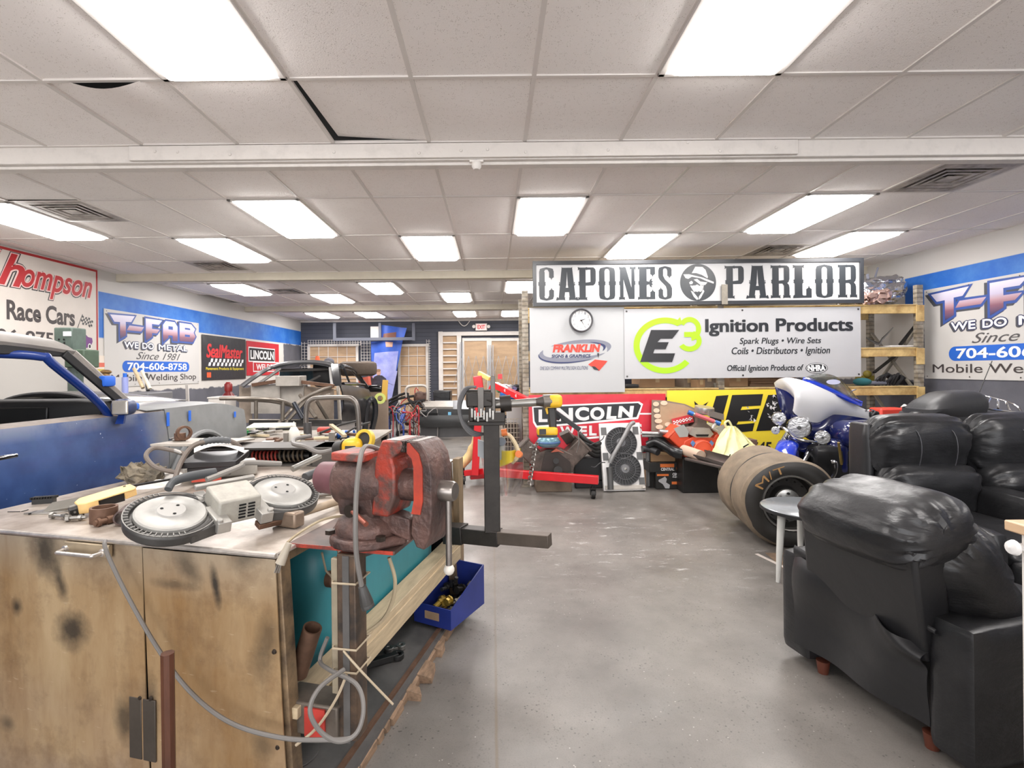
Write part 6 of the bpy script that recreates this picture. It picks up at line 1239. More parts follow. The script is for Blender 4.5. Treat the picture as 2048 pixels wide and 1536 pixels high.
for (x, y) in ((sd(3.3) - .25, 2.0), (sd(3.3) - 1.25, 2.0), (sd(4.4) - .4, 4.55), (sd(4.4) - 1.1, 4.55)):
    o = thing('axle_stand', 'steel axle stand holding the blue car up off the floor', 'axle stand', (x, y, 0), group='axle stands under the blue car'); q = MB(WM[o]); q.add([(-.12, -.12, 0), (.12, -.12, 0), (.12, .12, 0), (-.12, .12, 0), (-.04, -.04, .4), (.04, -.04, .4), (.04, .04, .4), (-.04, .04, .4)], [(0, 1, 5, 4), (1, 2, 6, 5), (2, 3, 7, 6), (3, 0, 4, 7), (4, 5, 6, 7)]); q.build('frame', RED, o); q = MB(WM[o]); q.box((0, 0, .45), (.05, .05, .1)); q.build('saddle', BLKM, o)
# tool cabinet by the wall with clutter, electrical machine, gas cylinder, white chest
o = thing('tool_cabinet', 'grey tool cabinet against the wall below the shop sign', 'cabinet', (-4.65, 6.7, 0)); q = MB(); q.box((-4.65, 6.7, .6), (.75, .5, 1.2)); q.build('carcass', mat('cab_grey', (110, 110, 112), .5), o, bevel=.01)
for i in range(4): q = MB(); q.box((-4.65, 6.445, .2 + .28 * i), (.7, .012, .25)); d_ = q.build('drawer', mat('cab_grey2', (128, 128, 130), .45), o, bevel=.003); q = MB(); q.box((-4.65, 6.432, .28 + .28 * i), (.3, .015, .02)); q.build('handle', CHROME, d_)
d4 = 6.6
q = MB(); q.ball(at(212, 744, d4), (.07, .05, .03), 10).cyl(at(212, 746, d4), at(215, 764, d4), .035, 10, .05); tag(q.build('brass_fixture', mat('brass_brown', (150, 118, 74), .45, .4, var=.4)), 'brown metal fixture with round head standing on the tool cabinet', 'tool')
q = MB(); a = at(234, 770, d4); q.box((a.x, 6.65, 1.3), (.16, .1, .2)); tag(q.build('white_carton', mat('carton_white', (206, 206, 210), .6)), 'pale carton standing on the tool cabinet before the shop sign', 'box')
o = thing('spray_can', 'blue and white spray can on the tool cabinet by the carton', 'can', at(250, 770, 6.5)); q = MB(); a = at(250, 770, 6.5); a.z = 1.2; q.cyl(a, a + V((0, 0, .2)), .035, 14); q.build('can_body', mat('can_lilac', (150, 160, 214), .35), o); q = MB(); q.cyl(a + V((0, 0, .2)), a + V((0, 0, .25)), .022, 12); q.build('cap', BLU, o)
for i, (x0, y0, x1, y1, m_, lab) in enumerate(((268, 737, 286, 770, LUM, 'light wooden handle leaning above the car bonnet'), (284, 742, 300, 772, YEL, 'pale yellow stick leaning beside the wooden handle'), (292, 748, 296, 775, DK, 'dark stick standing right of the yellow one'))): q = MB(); q.cyl(at(x0, y0, 6.6), at(x1, y1 + 6, 6.5), .022, 8); tag(q.build('wood_stick', m_), lab, 'stick')
q = MB(); a = at(374, 770, 9.0); q.bar(a, V((a.x + .1, 8.9, .01)), .05, .02, up=(0, 1, 0)); tag(q.build('white_board', TRIMW), 'narrow white board leaning on the grey wall beneath the shop sign', 'board')
o = thing('machine_head', 'grey green drill machine head rising behind the car roof', 'machine', (-4.45, 5.55, 0)); MG = mat('machine_green', (84, 100, 92), .45, var=.3, scale=6); d5 = 5.5
def pbox(q, x0, y0, x1, y1, d, t): a, b = at(x0, y0, d), at(x1, y1, d); return q.box(((a.x + b.x) / 2, d + t / 2, (a.z + b.z) / 2), (b.x - a.x, t, a.z - b.z))
q = MB(); pbox(q, 107, 655, 144, 701, d5, .2); q.build('motor_box', MG, o, bevel=.012); q = MB(); pbox(q, 128, 699, 168, 735, d5 + .02, .22); q.build('gear_box', mat('machine_green2', (72, 92, 74), .5, var=.3), o, bevel=.012); q = MB(); pbox(q, 126, 663, 142, 672, d5 - .006, .006); q.build('rating_plate', WPR, o); q = MB()
for x, y in ((118, 679), (128, 679), (118, 686), (129, 686)): a = at(x, y, d5 - .002); q.lathe([(0, -.002), (.011, -.002)], frame(a, (0, 1, 0)), 8)
q.build('holes', VOID, o); a = at(148, 735, d5 + .1); MB().cyl((a.x, d5 + .12, 0), (a.x, d5 + .12, a.z + .02), .07, 16).build('column', MG, o); MB().box((a.x, d5 + .12, .02), (.5, .4, .04)).build('foot', MG, o)
o = thing('gas_cylinder', 'dark red gas cylinder standing by the left wall under the black banner', 'gas cylinder', (-4.25, 8.4, 0)); a = at(457, 800, 8.4); q = MB(Matrix.Translation((a.x, 8.4, 0))); q.lathe([(0, 0), (.1, 0), (.105, .02), (.105, 1.02), (.09, 1.08), (.05, 1.13), (.045, 1.15), (0, 1.15)], n=24); q.build('body', mat('cylinder_red', (128, 34, 34), .35, var=.15, coat=.2), o); q = MB(Matrix.Translation((a.x, 8.4, 0))); q.lathe([(0, 1.14), (.055, 1.14), (.06, 1.17), (.06, 1.25), (.03, 1.29), (0, 1.29)], n=18); q.build('valve_cap', mat('cylinder_red2', (140, 42, 40), .35), o)
o = thing('white_chest', 'white metal chest standing beside the dark red gas cylinder', 'chest', at(441, 900, 7.9)); q = MB(); a, b = at(421, 797, 7.9), at(455, 820, 7.9); q.box(((a.x + b.x) / 2, 8.0, a.z / 2), (b.x - a.x, .35, a.z)); q.build('body', WHITE, o, bevel=.012); q = MB(); q.box(((a.x + b.x) / 2, 8.0, a.z + .012), (b.x - a.x + .02, .37, .025)); q.build('lid', WHITE, o, bevel=.005)
# ================================================================== stripped race car further back
rc2 = thing('race_car_shell', 'stripped black race car shell with bare tube front end', 'car', at(600, 880, 8.2))
RB = mat('race_black', (36, 38, 42), .25, coat=.5); ALU = mat('aluminium_sheet', (186, 180, 172), .4, .25, var=.25, scale=5); BEI = mat('dirty_beige', (152, 138, 124), .6, var=.35, scale=6); TUBE = mat('chassis_tube', (136, 128, 118), .35, .6, var=.25)
q = MB(); q.sheet(lambda u, v: at(546 + 120 * u + (18 * v), 735 - 9 * sin(pi * u) - 3 * u + 3 * v, 8.4 + 1.4 * v), 14, 8, .03); q.build('roof', RB, rc2)
q = MB(); q.tube([at(484, 772, 7.8), at(512, 752, 8.0), at(540, 736, 8.4), at(575, 727, 8.45), at(620, 724, 8.45), at(655, 727, 8.4), at(666, 733, 8.38)], .035, 8, smooth=5); q.build('windscreen_frame', mat('race_grey', (96, 96, 98), .3, .3), rc2)
q = MB(); q.hexa([at(667, 772, 7.9), at(682, 772, 7.9), at(684, 772, 8.1), at(670, 772, 8.1), at(662, 728, 8.35), at(676, 728, 8.35), at(680, 728, 8.5), at(666, 728, 8.5)]); q.build('pillar', RB, rc2)
q = MB(); q.tube([at(560, 738, 8.3), at(540, 752, 8.1), at(516, 768, 7.85)], .024, 8); q.tube([at(660, 736, 8.3), at(662, 755, 8.1), at(664, 772, 7.9)], .024, 8); q.tube([at(560, 741, 8.6), at(660, 738, 8.6)], .024, 8); q.tube([at(608, 768, 8.3), at(640, 752, 8.6)], .02, 6); q.build('roll_cage', mat('cage_grey', (112, 110, 108), .4, .5), rc2)
q = MB(); q.sheet(lambda u, v: at(676 + 46 * u + 20 * u * v, 732 + 6 * u + (30 + 4 * u) * v, 8.4 + .9 * u), 8, 6, .02); 
q = MB(); q.tube([at(684, 733, 8.4), at(700, 737, 8.9), at(716, 752, 9.3), at(734, 775, 9.5)], .04, 8, smooth=5); q.tube([at(686, 768, 8.2), at(712, 768, 8.8), at(728, 770, 9.3)], .03, 8); q.tube([at(688, 738, 8.4), at(700, 768, 8.6)], .02, 6); q.build('side_window_frame', RB, rc2)
q = MB(); q.sheet(lambda u, v: at(678 + 58 * u + 6 * v * u, 770 + 4 * u + (72 - 6 * u) * v + 6 * u * u, 8.0 + 1.3 * u) + V((.06 * sin(pi * v), 0, 0)), 12, 10, .02); q.build('door_skin', mat('race_silver_black', (86, 84, 84), .25, .5, var=.6, scale=4, rgb2=(36, 36, 40)), rc2)
q = MB(); q.tube([at(730, 860, 9.0), at(732, 830, 9.0), at(736, 808, 9.0), at(744, 798, 9.05), at(750, 808, 9.1), at(750, 832, 9.1), at(744, 858, 9.1)], .05, 8, smooth=5); q.build('wheel_arch', RB, rc2)
q = MB(); q.sheet(lambda u, v: at(503 + 58 * u, 769 + 58 * v, 7.85 + .0 * u), 2, 2, .02); q.build('left_firewall', ALU, rc2); q = MB(); q.sheet(lambda u, v: at(560 + 48 * u, 772 + 36 * v, 7.9), 2, 2, .02); q.build('centre_firewall', mat('firewall_white', (190, 184, 176), .5, var=.2), rc2); q = MB(); q.sheet(lambda u, v: at(608 + 60 * u, 772 + 62 * v + 6 * u, 7.85 + .1 * sin(pi * u)), 6, 6, .02); q.build('right_firewall', BEI, rc2)
q = MB(); a, b = at(556, 752, 7.8), at(604, 772, 7.8); q.box(((a.x + b.x) / 2, 7.85, (a.z + b.z) / 2), (b.x - a.x, .3, a.z - b.z)); q.build('cowl_box', ALU, rc2, bevel=.01)
q = MB(); q.bar(at(505, 770, 7.8), at(556, 762, 7.8), .06, .05); q.bar(at(604, 764, 7.8), at(668, 772, 7.8), .06, .05); q.build('cowl_edge', RUST, rc2)
q = MB(); q.sheet(lambda u, v: at(478 + 26 * u, 770 + 6 * sin(u * 3) + 70 * v, 7.9 + .1 * u), 6, 6, .02); q.build('torn_fender_edge', BEI, rc2)
q = MB()
for pts in ([(440, 797, 6.7), (500, 797, 6.7), (548, 799, 6.8), (575, 806, 7.0), (590, 814, 7.1)], [(476, 800, 7.3), (540, 802, 7.2), (592, 813, 7.0)], [(512, 799, 6.8), (512, 838, 6.8)], [(566, 803, 6.9), (565, 842, 6.9)], [(558, 846, 6.9), (582, 820, 7.0), (608, 797, 7.3), (640, 782, 7.6), (664, 773, 7.8)], [(572, 846, 7.2), (612, 800, 7.4)], [(600, 790, 7.5), (632, 836, 7.2)], [(616, 800, 7.4), (660, 790, 7.6)], [(632, 800, 7.3), (655, 838, 7.5)], [(500, 842, 7.4), (680, 842, 7.4)], [(680, 842, 7.4), (676, 774, 7.9)]): q.tube([at(*p) for p in pts], .026, 8, smooth=4)
q.build('chassis_tubes', TUBE, rc2)
q = MB(); q.cyl(at(588, 806, 6.9), at(606, 838, 6.8), .03, 10); q.build('front_shock', mat('shock_black', (50, 52, 58), .3, .6), rc2)
q = MB(); q.sheet(lambda u, v: at(498 + 185 * u, 840 + 6 * v, 7.2 + .9 * v), 4, 4, .05); q.build('floor_plate', BLKM, rc2)
q = MB(); q.rbox(at(648, 748, 8.8), (.35, .25, .45), .1, 6); q.build('seat', DARKI, rc2); q = MB(); q.sheet(lambda u, v: at(560 + 90 * u, 742 + 26 * v, 9.2), 3, 3, .02); q.build('rear_bulkhead', mat('bulkhead_teal', (26, 70, 86), .5, var=.5, scale=3, rgb2=(14, 16, 18)), rc2)
for x, d in ((520, 7.5), (665, 7.6), (560, 9.0), (715, 9.2)):
    a = at(x, 845, d); o = thing('axle_stand', 'steel stand holding the stripped race car shell up', 'axle stand', (a.x, d, 0), group='stands under the race car'); q = MB(WM[o]); h_ = a.z; q.box((0, 0, h_ / 2), (.07, .07, h_)); q.build('column', BLKM, o); q = MB(WM[o]); q.box((0, 0, .015), (.3, .3, .03)); q.build('base', BLKM, o)
a = at(712, 738, 9.35); o = thing('slick_tyre', 'big brown dusty tyre lying flat on the race car roof', 'tyre', a); q = MB(Matrix.Translation((a.x, 9.5, at(700, 752, 9.35).z))); q.lathe([(.19, .02), (.27, .0), (.325, .03), (.335, .07), (.335, .19), (.325, .23), (.27, .26), (.19, .24)], n=36); q.build('tread', mat('tyre_brown', (78, 66, 56), .75, bump=.3, bscale=25), o); q = MB(Matrix.Translation((a.x, 9.5, at(700, 752, 9.35).z))); q.lathe([(0, .12), (.19, .12), (.195, .23)], n=24); q.build('rim', BLKM, o)
o = thing('cap', 'dark grey cap resting on the race car roof', 'cap', at(659, 725, 8.9)); q = MB(); q.ball(at(658, 724, 8.9), (.09, .09, .075), 12); q.build('crown', mat('cap_grey', (92, 90, 98), .8), o); q = MB(); q.lathe([(0, 0), (.07, 0), (.07, .008), (0, .008)], Matrix.Translation(at(668, 727, 8.8)), 14); q.build('peak', mat('cap_grey', (92, 90, 98)), o)
q = MB(); q.cyl(at(635, 727, 9.0), at(635, 712, 9.0), .05, 12, .03); tag(q.build('orange_cone', mat('cone_orange', (222, 96, 50), .5)), 'small orange cone standing on the race car roof', 'cone')
# standee, sheets, small things behind the race car
sp_ = thing('cardboard_standee', 'flat cardboard standee printed with two people beside the race car', 'standee', at(757, 790, 10.2)); ds = 10.2
def psheet(q, pts, d, t=.012): P_ = [at(x, y, d) for x, y in pts]; n = len(P_); B_ = [p + V((0, t, 0)) for p in P_]; return q.add(P_ + B_, [tuple(range(n)), tuple(range(2 * n - 1, n - 1, -1))] + [(i, (i + 1) % n, (i + 1) % n + n, i + n) for i in range(n)])
def oval(cx, cy, rx, ry, n=18): return [(cx + rx * cos(2 * pi * i / n), cy + ry * sin(2 * pi * i / n)) for i in range(n)]
q = MB(); psheet(q, [(731, 770), (733, 756), (737, 752), (742, 751), (746, 757), (749, 753), (756, 750), (764, 751), (772, 757), (775, 770)], ds); q.build('printed_clothes', mat('standee_dark', (72, 72, 88), .6, var=.6, scale=9, rgb2=(40, 36, 36)), sp_); q = MB(); psheet(q, oval(737, 746, 4, 6), ds); psheet(q, oval(757, 745, 4.4, 6.2), ds); q.build('printed_face', mat('standee_skin', (206, 164, 144), .6), sp_); q = MB(); psheet(q, oval(737, 741.5, 4, 2.4), ds - .004); psheet(q, oval(757, 740.5, 4.4, 2.6), ds - .004); q.build('printed_hair', mat('standee_hair', (150, 120, 92), .7), sp_); q = MB(); psheet(q, [(731, 768), (775, 768), (775, 800), (731, 800)], ds + .004); q.build('backing', CARD2, sp_); q = MB(); a = at(753, 800, ds); q.box((a.x, ds + .1, a.z / 2), (.4, .15, a.z)); q.build('stand_block', CARD2, sp_)
q = MB(); psheet(q, [(716, 757), (736, 753), (738, 770), (718, 772)], 10.0, .4); tag(q.build('orange_crate', mat('crate_orange', (226, 112, 92), .5)), 'orange plastic crate top showing beyond the race car quarter window', 'crate')
q = MB(); q.rbox(at(752, 777, 9.8), (.34, .3, .13), .06, 8); tag(q.build('seat_shell', mat('gloss_black', (26, 26, 28), .15)), 'shiny black plastic shell lying behind the race car', 'car part')
q = MB(); q.bar(at(771, 760, 9.6), at(768, 800, 9.6), .1, .03, up=(0, 1, 0)); tag(q.build('yellow_plank', mat('plank_yellow', (214, 170, 80), .6)), 'yellowish wooden plank standing behind the race car tail', 'plank')
q = MB(); q.lathe([(.05, -.04), (.1, -.04), (.1, .04), (.05, .04), (.05, -.04)], frame(at(760, 797, 9.4), (.3, -1, .1)), 22); tag(q.build('tape_roll', mat('tape_lime', (196, 206, 110), .5)), 'yellow green roll of tape at the back of the race car', 'tape roll')
# frames, cables and bumper cover on the far floor
kf = thing('kart_frame', 'dark tubular frame with a pale hoop on the far floor', 'frame', at(815, 850, 11)); dk = 11.2
q = MB()
for pts in ([(748, 830), (770, 806), (812, 786), (818, 800), (850, 842)], [(762, 842), (800, 812), (850, 800)], [(757, 826), (790, 800), (828, 792)], [(818, 800), (850, 818), (872, 838)]): q.tube([at(x, y, dk) for x, y in pts], .028, 7, smooth=3)
q.build('dark_tubes', BLKM, kf); q = MB(); q.tube([at(x, y, dk) for x, y in ((813, 795), (812, 780), (818, 773), (835, 771), (850, 772), (855, 780), (855, 800))], .03, 8, smooth=4); q.build('pale_hoop', ALU, kf)
CC = [('red', (176, 44, 50)), ('blue', (46, 76, 150)), ('black', (34, 34, 36)), ('brown', (128, 78, 60)), ('grey', (130, 126, 124))]; rn = random.Random(9)
for i in range(26):
    nm, c = CC[i % 5]; x0 = rn.uniform(760, 850); y0 = rn.uniform(806, 850); d = rn.uniform(10.6, 11.8); pts = [V((0, 0, 0))]
    base_ = at(x0, y0, d); P_ = [base_]
    for k in range(5): P_.append(V((P_[-1].x + rn.uniform(-.16, .16), P_[-1].y + rn.uniform(-.1, .1), max(.04, P_[-1].z + rn.uniform(-.18, .14)))))
    P_.append(V((P_[-1].x, P_[-1].y, .03))); q = MB(); q.tube(P_, .011, 6, smooth=4); tag(q.build('tangled_cable', mat('cable_' + nm, c, .5), origin=base_), nm + ' cable in the tangled heap on the far floor', 'cable', nm + ' cables of the far heap')
for i in range(4): q = MB(); x = 800 + 14 * i; q.cyl(at(x, 846 + 2 * (i % 2), 11.4), at(x + 9, 822, 11.8), .05, 10); tag(q.build('coil_part', [mat('part_blue', (40, 72, 160), .4), RUST, mat('part_maroon', (110, 40, 60), .5), BLKM][i]), ['blue metal part upright in the far cable heap', 'rusty part standing in the far cable heap', 'maroon part leaning in the far cable heap', 'black part at the edge of far cable heap'][i], 'car part')
q = MB(); q.rbox(at(842, 797, 11.4), (.3, .2, .28), .08, 6, fn=lambda P, p: P + V(noise.noise_vector(p * 3)) * .04); tag(q.build('gear_housing', mat('brown_casting', (96, 70, 60), .6, var=.4)), 'brown cast gear housing on top of the far heap', 'car part')
bc = thing('bumper_cover', 'black front bumper cover standing on the far floor', 'bumper cover', at(900, 873, 11)); db = 11.0
BP = mat('bumper_black', (58, 59, 60), .38, var=.2, scale=3); BS = mat('bumper_silver', (120, 122, 126), .3, .4, var=.3, scale=3)
q = MB(); q.sheet(lambda u, v: at(842 + 120 * u, 842 + 33 * v - 3 * u, db - .12 * sin(pi * u)), 14, 4, .04); q.build('air_dam', mat('dam_grey', (84, 84, 86), .4, var=.15), bc); q = MB(); q.sheet(lambda u, v: at(841 + 121 * u, 832 + 22 * v - 2 * u, db - .10 - .12 * sin(pi * u) - .03 * sin(pi * v)), 14, 4, .03); q.build('lip', BP, bc)
q = MB(); q.sheet(lambda u, v: at(843 + 116 * u - 2 * v * 0, 818 + 18 * v, db - .02 - .1 * sin(pi * u)), 14, 4, .03); q.build('grille_face', BP, bc); q = MB(); q.sheet(lambda u, v: at(844 + 32 * u, 826 + 10 * v, db - .13 - .05 * u), 4, 3, .02); q.build('grille_opening', VOID, bc); q = MB(); q.sheet(lambda u, v: at(880 + 80 * u - 10 * (1 - v) * (1 - u), 803 + 32 * v, db + .5 - .62 * v), 8, 8, .03); q.build('upper_skin', BS, bc); q = MB(); q.sheet(lambda u, v: at(846 + 60 * u, 806 + 12 * v, db + .3 - .3 * v), 6, 4, .05); q.build('inner_support', ALU, bc)
q = MB(); q.sheet(lambda u, v: at(896 + 6 * u, 824 + 12 * v, db - .2 + .02 * u - .0 * v), 2, 4, .01); q.build('blue_tape', mat('tape_light_blue', (126, 190, 226), .5), bc)
o = thing('rubbish_bag', 'black square sided bag on the far floor before the slatted side light', 'bag', at(885, 850, 12)); a, b = at(869, 781, 12.2), at(902, 808, 12.2); q = MB(); q.hexa([(a.x + .02, 12, 0), (b.x - .02, 12, 0), (b.x - .02, 12.4, 0), (a.x + .02, 12.4, 0), (a.x - .02, 12, a.z), (b.x, 12, a.z), (b.x + .02, 12.4, a.z), (a.x - .02, 12.4, a.z)]); q.build('body', mat('bag_black2', (30, 30, 32), .35, bump=.4, bscale=9), o, bevel=.03)
q = MB(); q.tube([atz(795, 869, .03), atz(800, 864, .10), atz(812, 862, .13), atz(822, 865, .10), atz(828, 872, .03)], .04, 8, smooth=4); tag(q.build('plastic_arch', DK), 'small black plastic arch lying on the far floor', 'car part')
# ================================================================== leather seating, side table, white cabinet
m, t = newmat('black_leather', .36); P = t.pos(); t.t.links.new(t.mix(t.ramp(t.noise(5, 5), .35, .7), (27, 27, 29), (40, 40, 42)), t.b.inputs['Base Color']); t.t.links.new(t.ramp(t.noise(7, 5), .3, .7, .30, .46), t.b.inputs['Roughness'])
h_ = t.m('ADD', t.m('MULTIPLY', t.noise(9, 4, .55, (1, 1, 2.6)), 1.0), t.m('MULTIPLY', t.noise(160, 2), .05)); t.bump(h_, .16, .03); LEA = m
LEAP = mat('leather_panel', (33, 33, 35), .42, bump=.12, bscale=10); SEAM = mat('seam_thread', (70, 70, 74), .5); WOODF = mat('sofa_foot', (92, 48, 34), .45)
def gather(amp, fr, ax=1, seed=0.0, bul=.0):
    def fn(P_, p):
        e = abs(p[ax]) ; w = max(0, (e - .35) / .65) ** 1.3
        th = math.atan2(p[(ax + 2) % 3], p[(ax + 1) % 3])
        k = amp * (w + .05) * (sin(fr * th + 2.2 * sin(3 * th + seed)) + .6 * sin(fr * 1.7 * th + seed)) + .6 * amp * noise.noise(p * 2.2 + V((seed, 0, 0)))
        d = V((P_.x, P_.y, P_.z)); d[ax] = 0
        if d.length > 1e-6: P_ = P_ + d.normalized() * (k + bul * (1 - p[ax] ** 2))
        return P_
    return fn
P0 = V((1.48, 2.65, 0)); wv = V((.203, -.979, 0)); fv = V((.979, .203, 0)); CM = Matrix(((fv.x, -wv.x, 0, P0.x), (fv.y, -wv.y, 0, P0.y), (0, 0, 1, 0), (0, 0, 0, 1)))
ch = thing('recliner_chair', 'black leather recliner chair seen from behind with torn back cover, front right', 'armchair', P0); WM[ch] = CM; ch.rotation_euler = CM.to_euler()
for y0, y1 in ((-.0, -.185), (-.725, -.893)):
    q = MB(CM); q.rbox((.42, (y0 + y1) / 2, .30), (.90, abs(y1 - y0), .50), .035, 8, fn=lambda P_, p: P_ + V((0, 0, .012 * sin(p.x * 2))) ); a_ = q.build('arm', LEA, ch)
q = MB(CM); q.hexa([(-.03, -.73, .34), (.10, -.73, .34), (.10, -.18, .34), (-.03, -.18, .34), (-.165, -.795, .79), (-.02, -.795, .82), (-.02, -.285, .83), (-.165, -.285, .80)]); q.build('back_frame', LEAP, ch, bevel=.015)
q = MB(CM @ TR(-.02, -.54, .81, 0, -14, 0)); q.rbox((0, 0, .02), (.36, .57, .23), .115, 22, fn=gather(.008, 9, 1, .6, .02)); hc = q.build('head_cushion', LEA, ch)
q = MB(CM @ TR(.17, -.545, .63, 0, -30, 0)); q.rbox((0, 0, 0), (.27, .60, .46), .12, 18, fn=gather(.009, 9, 1, 2.0, .02)); q.build('back_cushion', LEA, ch)
q = MB(CM); q.tube([(-.172, -.29, .795), (-.176, -.55, .80), (-.172, -.80, .785)], .006, 6, smooth=5); q.build('piping', LEAP, hc)
q = MB(CM); q.rbox((.48, -.455, .37), (.66, .53, .20), .06, 12, fn=gather(.006, 8, 1, 1.0, .006)); q.build('seat_cushion', LEA, ch); q = MB(CM); q.rbox((.86, -.455, .24), (.1, .53, .36), .04, 8); q.build('footrest', LEA, ch)
def cover(u, v):     # loose torn back cover: sags outward and curls away near the near arm
    y = -.115 - .62 * u; z = .52 - .41 * v + .03 * (1 - v) * sin(u * 5 + .6) - .06 * u * (1 - v)
    x = -.035 - .045 * sin(pi * min(1, v * 1.5)) * sin(pi * u) ** .6 * (1 - v) - .02 * sin(6 * v + 4 * u) * (1 - v) - .015 * sin(9 * u + 2 * v)
    cu = max(0, u - .62) / .38 * max(0, 1 - v * 2.6); x -= .09 * sin(pi * min(1, cu * 1.2)) * cu; z -= .05 * cu * cu
    return (x, y, z)
q = MB(CM); q.sheet(cover, 40, 30, .004); q.build('back_cover', LEAP, ch)
q = MB(CM); q.sheet(lambda u, v: (-.038 - .06 * v + .05 * v * v, -.12 - .66 * u, .52 + .065 * v * (1 - .6 * u) - .05 * u), 20, 6, .004); q.build('cover_fold', LEAP, ch)
q = MB(CM); q.box((.12, -.455, .22), (.14, .54, .3)); q.bar((.0, -.73, .40), (.3, -.70, .33), .03, .03); q.build('inner_frame', BLACKP, ch)
q = MB(CM)
for x, y in ((.03, -.2), (.03, -.70), (.8, -.09), (.8, -.80)): q.lathe([(0, 0), (.022, 0), (.03, .06), (0, .06)], TR(x, y, 0), 12)
q.build('foot', WOODF, ch)
# far loveseat
sf = thing('loveseat', 'black leather two seat recliner sofa facing the camera behind the chair', 'sofa', (3.4, 3.3, 0))
SX = [(2.62, 3.25), (3.31, 4.02)]
q = MB(); q.rbox((2.61, 3.69, .55), (.07, .20, 1.0), .035, 8); q.build('back_side', LEAP, sf); q = MB(); q.rbox((3.39, 3.83, .52), (1.5, .12, .96), .05, 8); q.build('back_panel', LEAP, sf)
for i, (a, b) in enumerate(SX):
    cx, w_ = (a + b) / 2, b - a
    q = MB(TR(cx, 3.64, .885, 12, 0, 0)); q.rbox((0, 0, 0), (w_ + .05, .30, .42), .14, 24, fn=gather(.010, 9, 0, i * 1.7, .02)); q.build('head_cushion', LEA, sf)
    q = MB(TR(cx + .01, 3.56, .60, 14, 0, 0)); q.rbox((0, 0, 0), (w_ - .0, .28, .36), .11, 20, fn=gather(.010, 8, 0, 1 + i * 2.3, .02)); q.build('lumbar_cushion', LEA, sf)
    q = MB(); q.rbox((cx, 3.1, .40), (w_ - .12, .84, .18), .07, 14, fn=gather(.005, 7, 0, i, .008)); q.build('seat_cushion', LEA, sf); q = MB(); q.rbox((cx, 2.68, .26), (w_ - .12, .12, .34), .05, 10, fn=gather(.004, 7, 0, i, .008)); q.build('footrest', LEA, sf)
    q = MB()
    for f in (.3, .68): q.tube([(a + w_ * f, 3.58, 1.085), (a + w_ * f + .02, 3.462, 1.0), (a + w_ * f + .03, 3.445, .87), (a + w_ * f + .035, 3.49, .72)], .003, 5, smooth=4)
    q.build('seam', SEAM, sf)
for x, w_ in ((2.61, .1), (3.30, .2), (4.2, .2)): q = MB(); q.rbox((x, 3.1, .33), (w_, .86, .62 if w_ > .15 else .5), .04, 8); q.build('arm', LEA, sf)
# side table
st = thing('side_table', 'small round grey topped side table with white legs behind the recliner', 'side table', (2.15, 3.55, 0)); ta = (2.15, 3.55)
q = MB(); q.lathe([(0, .49), (.29, .49), (.295, .486), (.292, .48)], TR(*ta, 0), 48); q.build('table_top', mat('table_grey', (150, 154, 158), .18, .3), st); q = MB(); q.lathe([(.292, .48), (.3, .483), (.3, .465), (.28, .46), (0, .46)], TR(*ta, 0), 48); q.build('table_rim', mat('rim_black', (38, 38, 40), .35), st)
for a in (192, 312, 72):
    c_, s_ = cos(radians(a)), sin(radians(a)); q = MB(); q.tube([(ta[0] + .215 * c_, ta[1] + .215 * s_, .465), (ta[0] + .235 * c_, ta[1] + .235 * s_, .2), (ta[0] + .25 * c_, ta[1] + .25 * s_, .0)], [.026, .02, .012], 10); q.build('leg', mat('leg_pale', (206, 206, 202), .4), st)
# white cabinet cut by the frame
wc = thing('white_cabinet', 'white cabinet with tan top at the far right edge of view', 'cabinet', (1.8, 1.05, 0)); q = MB(); q.box((1.8, 1.07, .485), (.58, .84, .97)); q.build('carcass', WHITE, wc, bevel=.003); q = MB(); q.box((1.79, 1.07, .985), (.62, .88, .03)); q.build('worktop', mat('worktop_tan', (206, 174, 140), .4, var=.1), wc, bevel=.004)
q = MB(); q.box((1.506, 1.07, .75), (.012, .82, .38)); d_ = q.build('drawer', WHITE, wc, bevel=.003); q = MB(); q.lathe([(0, .04), (.018, .036), (.022, .025), (.012, .012), (.012, 0)], frame((1.5, 1.475, .93), (-1, 0, 0)), 16); q.build('knob', mat('knob_white', (230, 228, 226), .3), d_); q = MB(); q.box((1.506, 1.07, .3), (.012, .82, .48)); d_ = q.build('door', WHITE, wc, bevel=.003); q = MB(); q.cyl((1.5, 1.42, .55), (1.46, 1.42, .55), .008, 8); q.cyl((1.46, 1.42, .55), (1.46, 1.3, .55), .008, 8); q.build('handle', BLKM, d_)
# floor tape and mat under the table
q = MB(); a, b = atz(1513, 1108, 0), atz(1582, 1155, 0); q.bar(a + V((0, 0, .0015)), b + V((.1, -.02, .0015)), .03, .002); tag(q.build('floor_tape', mat('tape_white', (206, 196, 188), .6)), 'strip of white tape on the floor beside the side table leg', 'tape')
q = MB(); c = [atz(1530, 1106, 0), atz(1600, 1106, 0), atz(1625, 1150, 0), atz(1580, 1150, 0)]; q.add([p + V((0, 0, .002)) for p in c], [(0, 1, 2, 3)]); tag(q.build('floor_mat', mat('mat_brown', (140, 118, 98), .8, var=.4, scale=14)), 'worn brown patch of mat on the floor beneath the side table', 'mat')
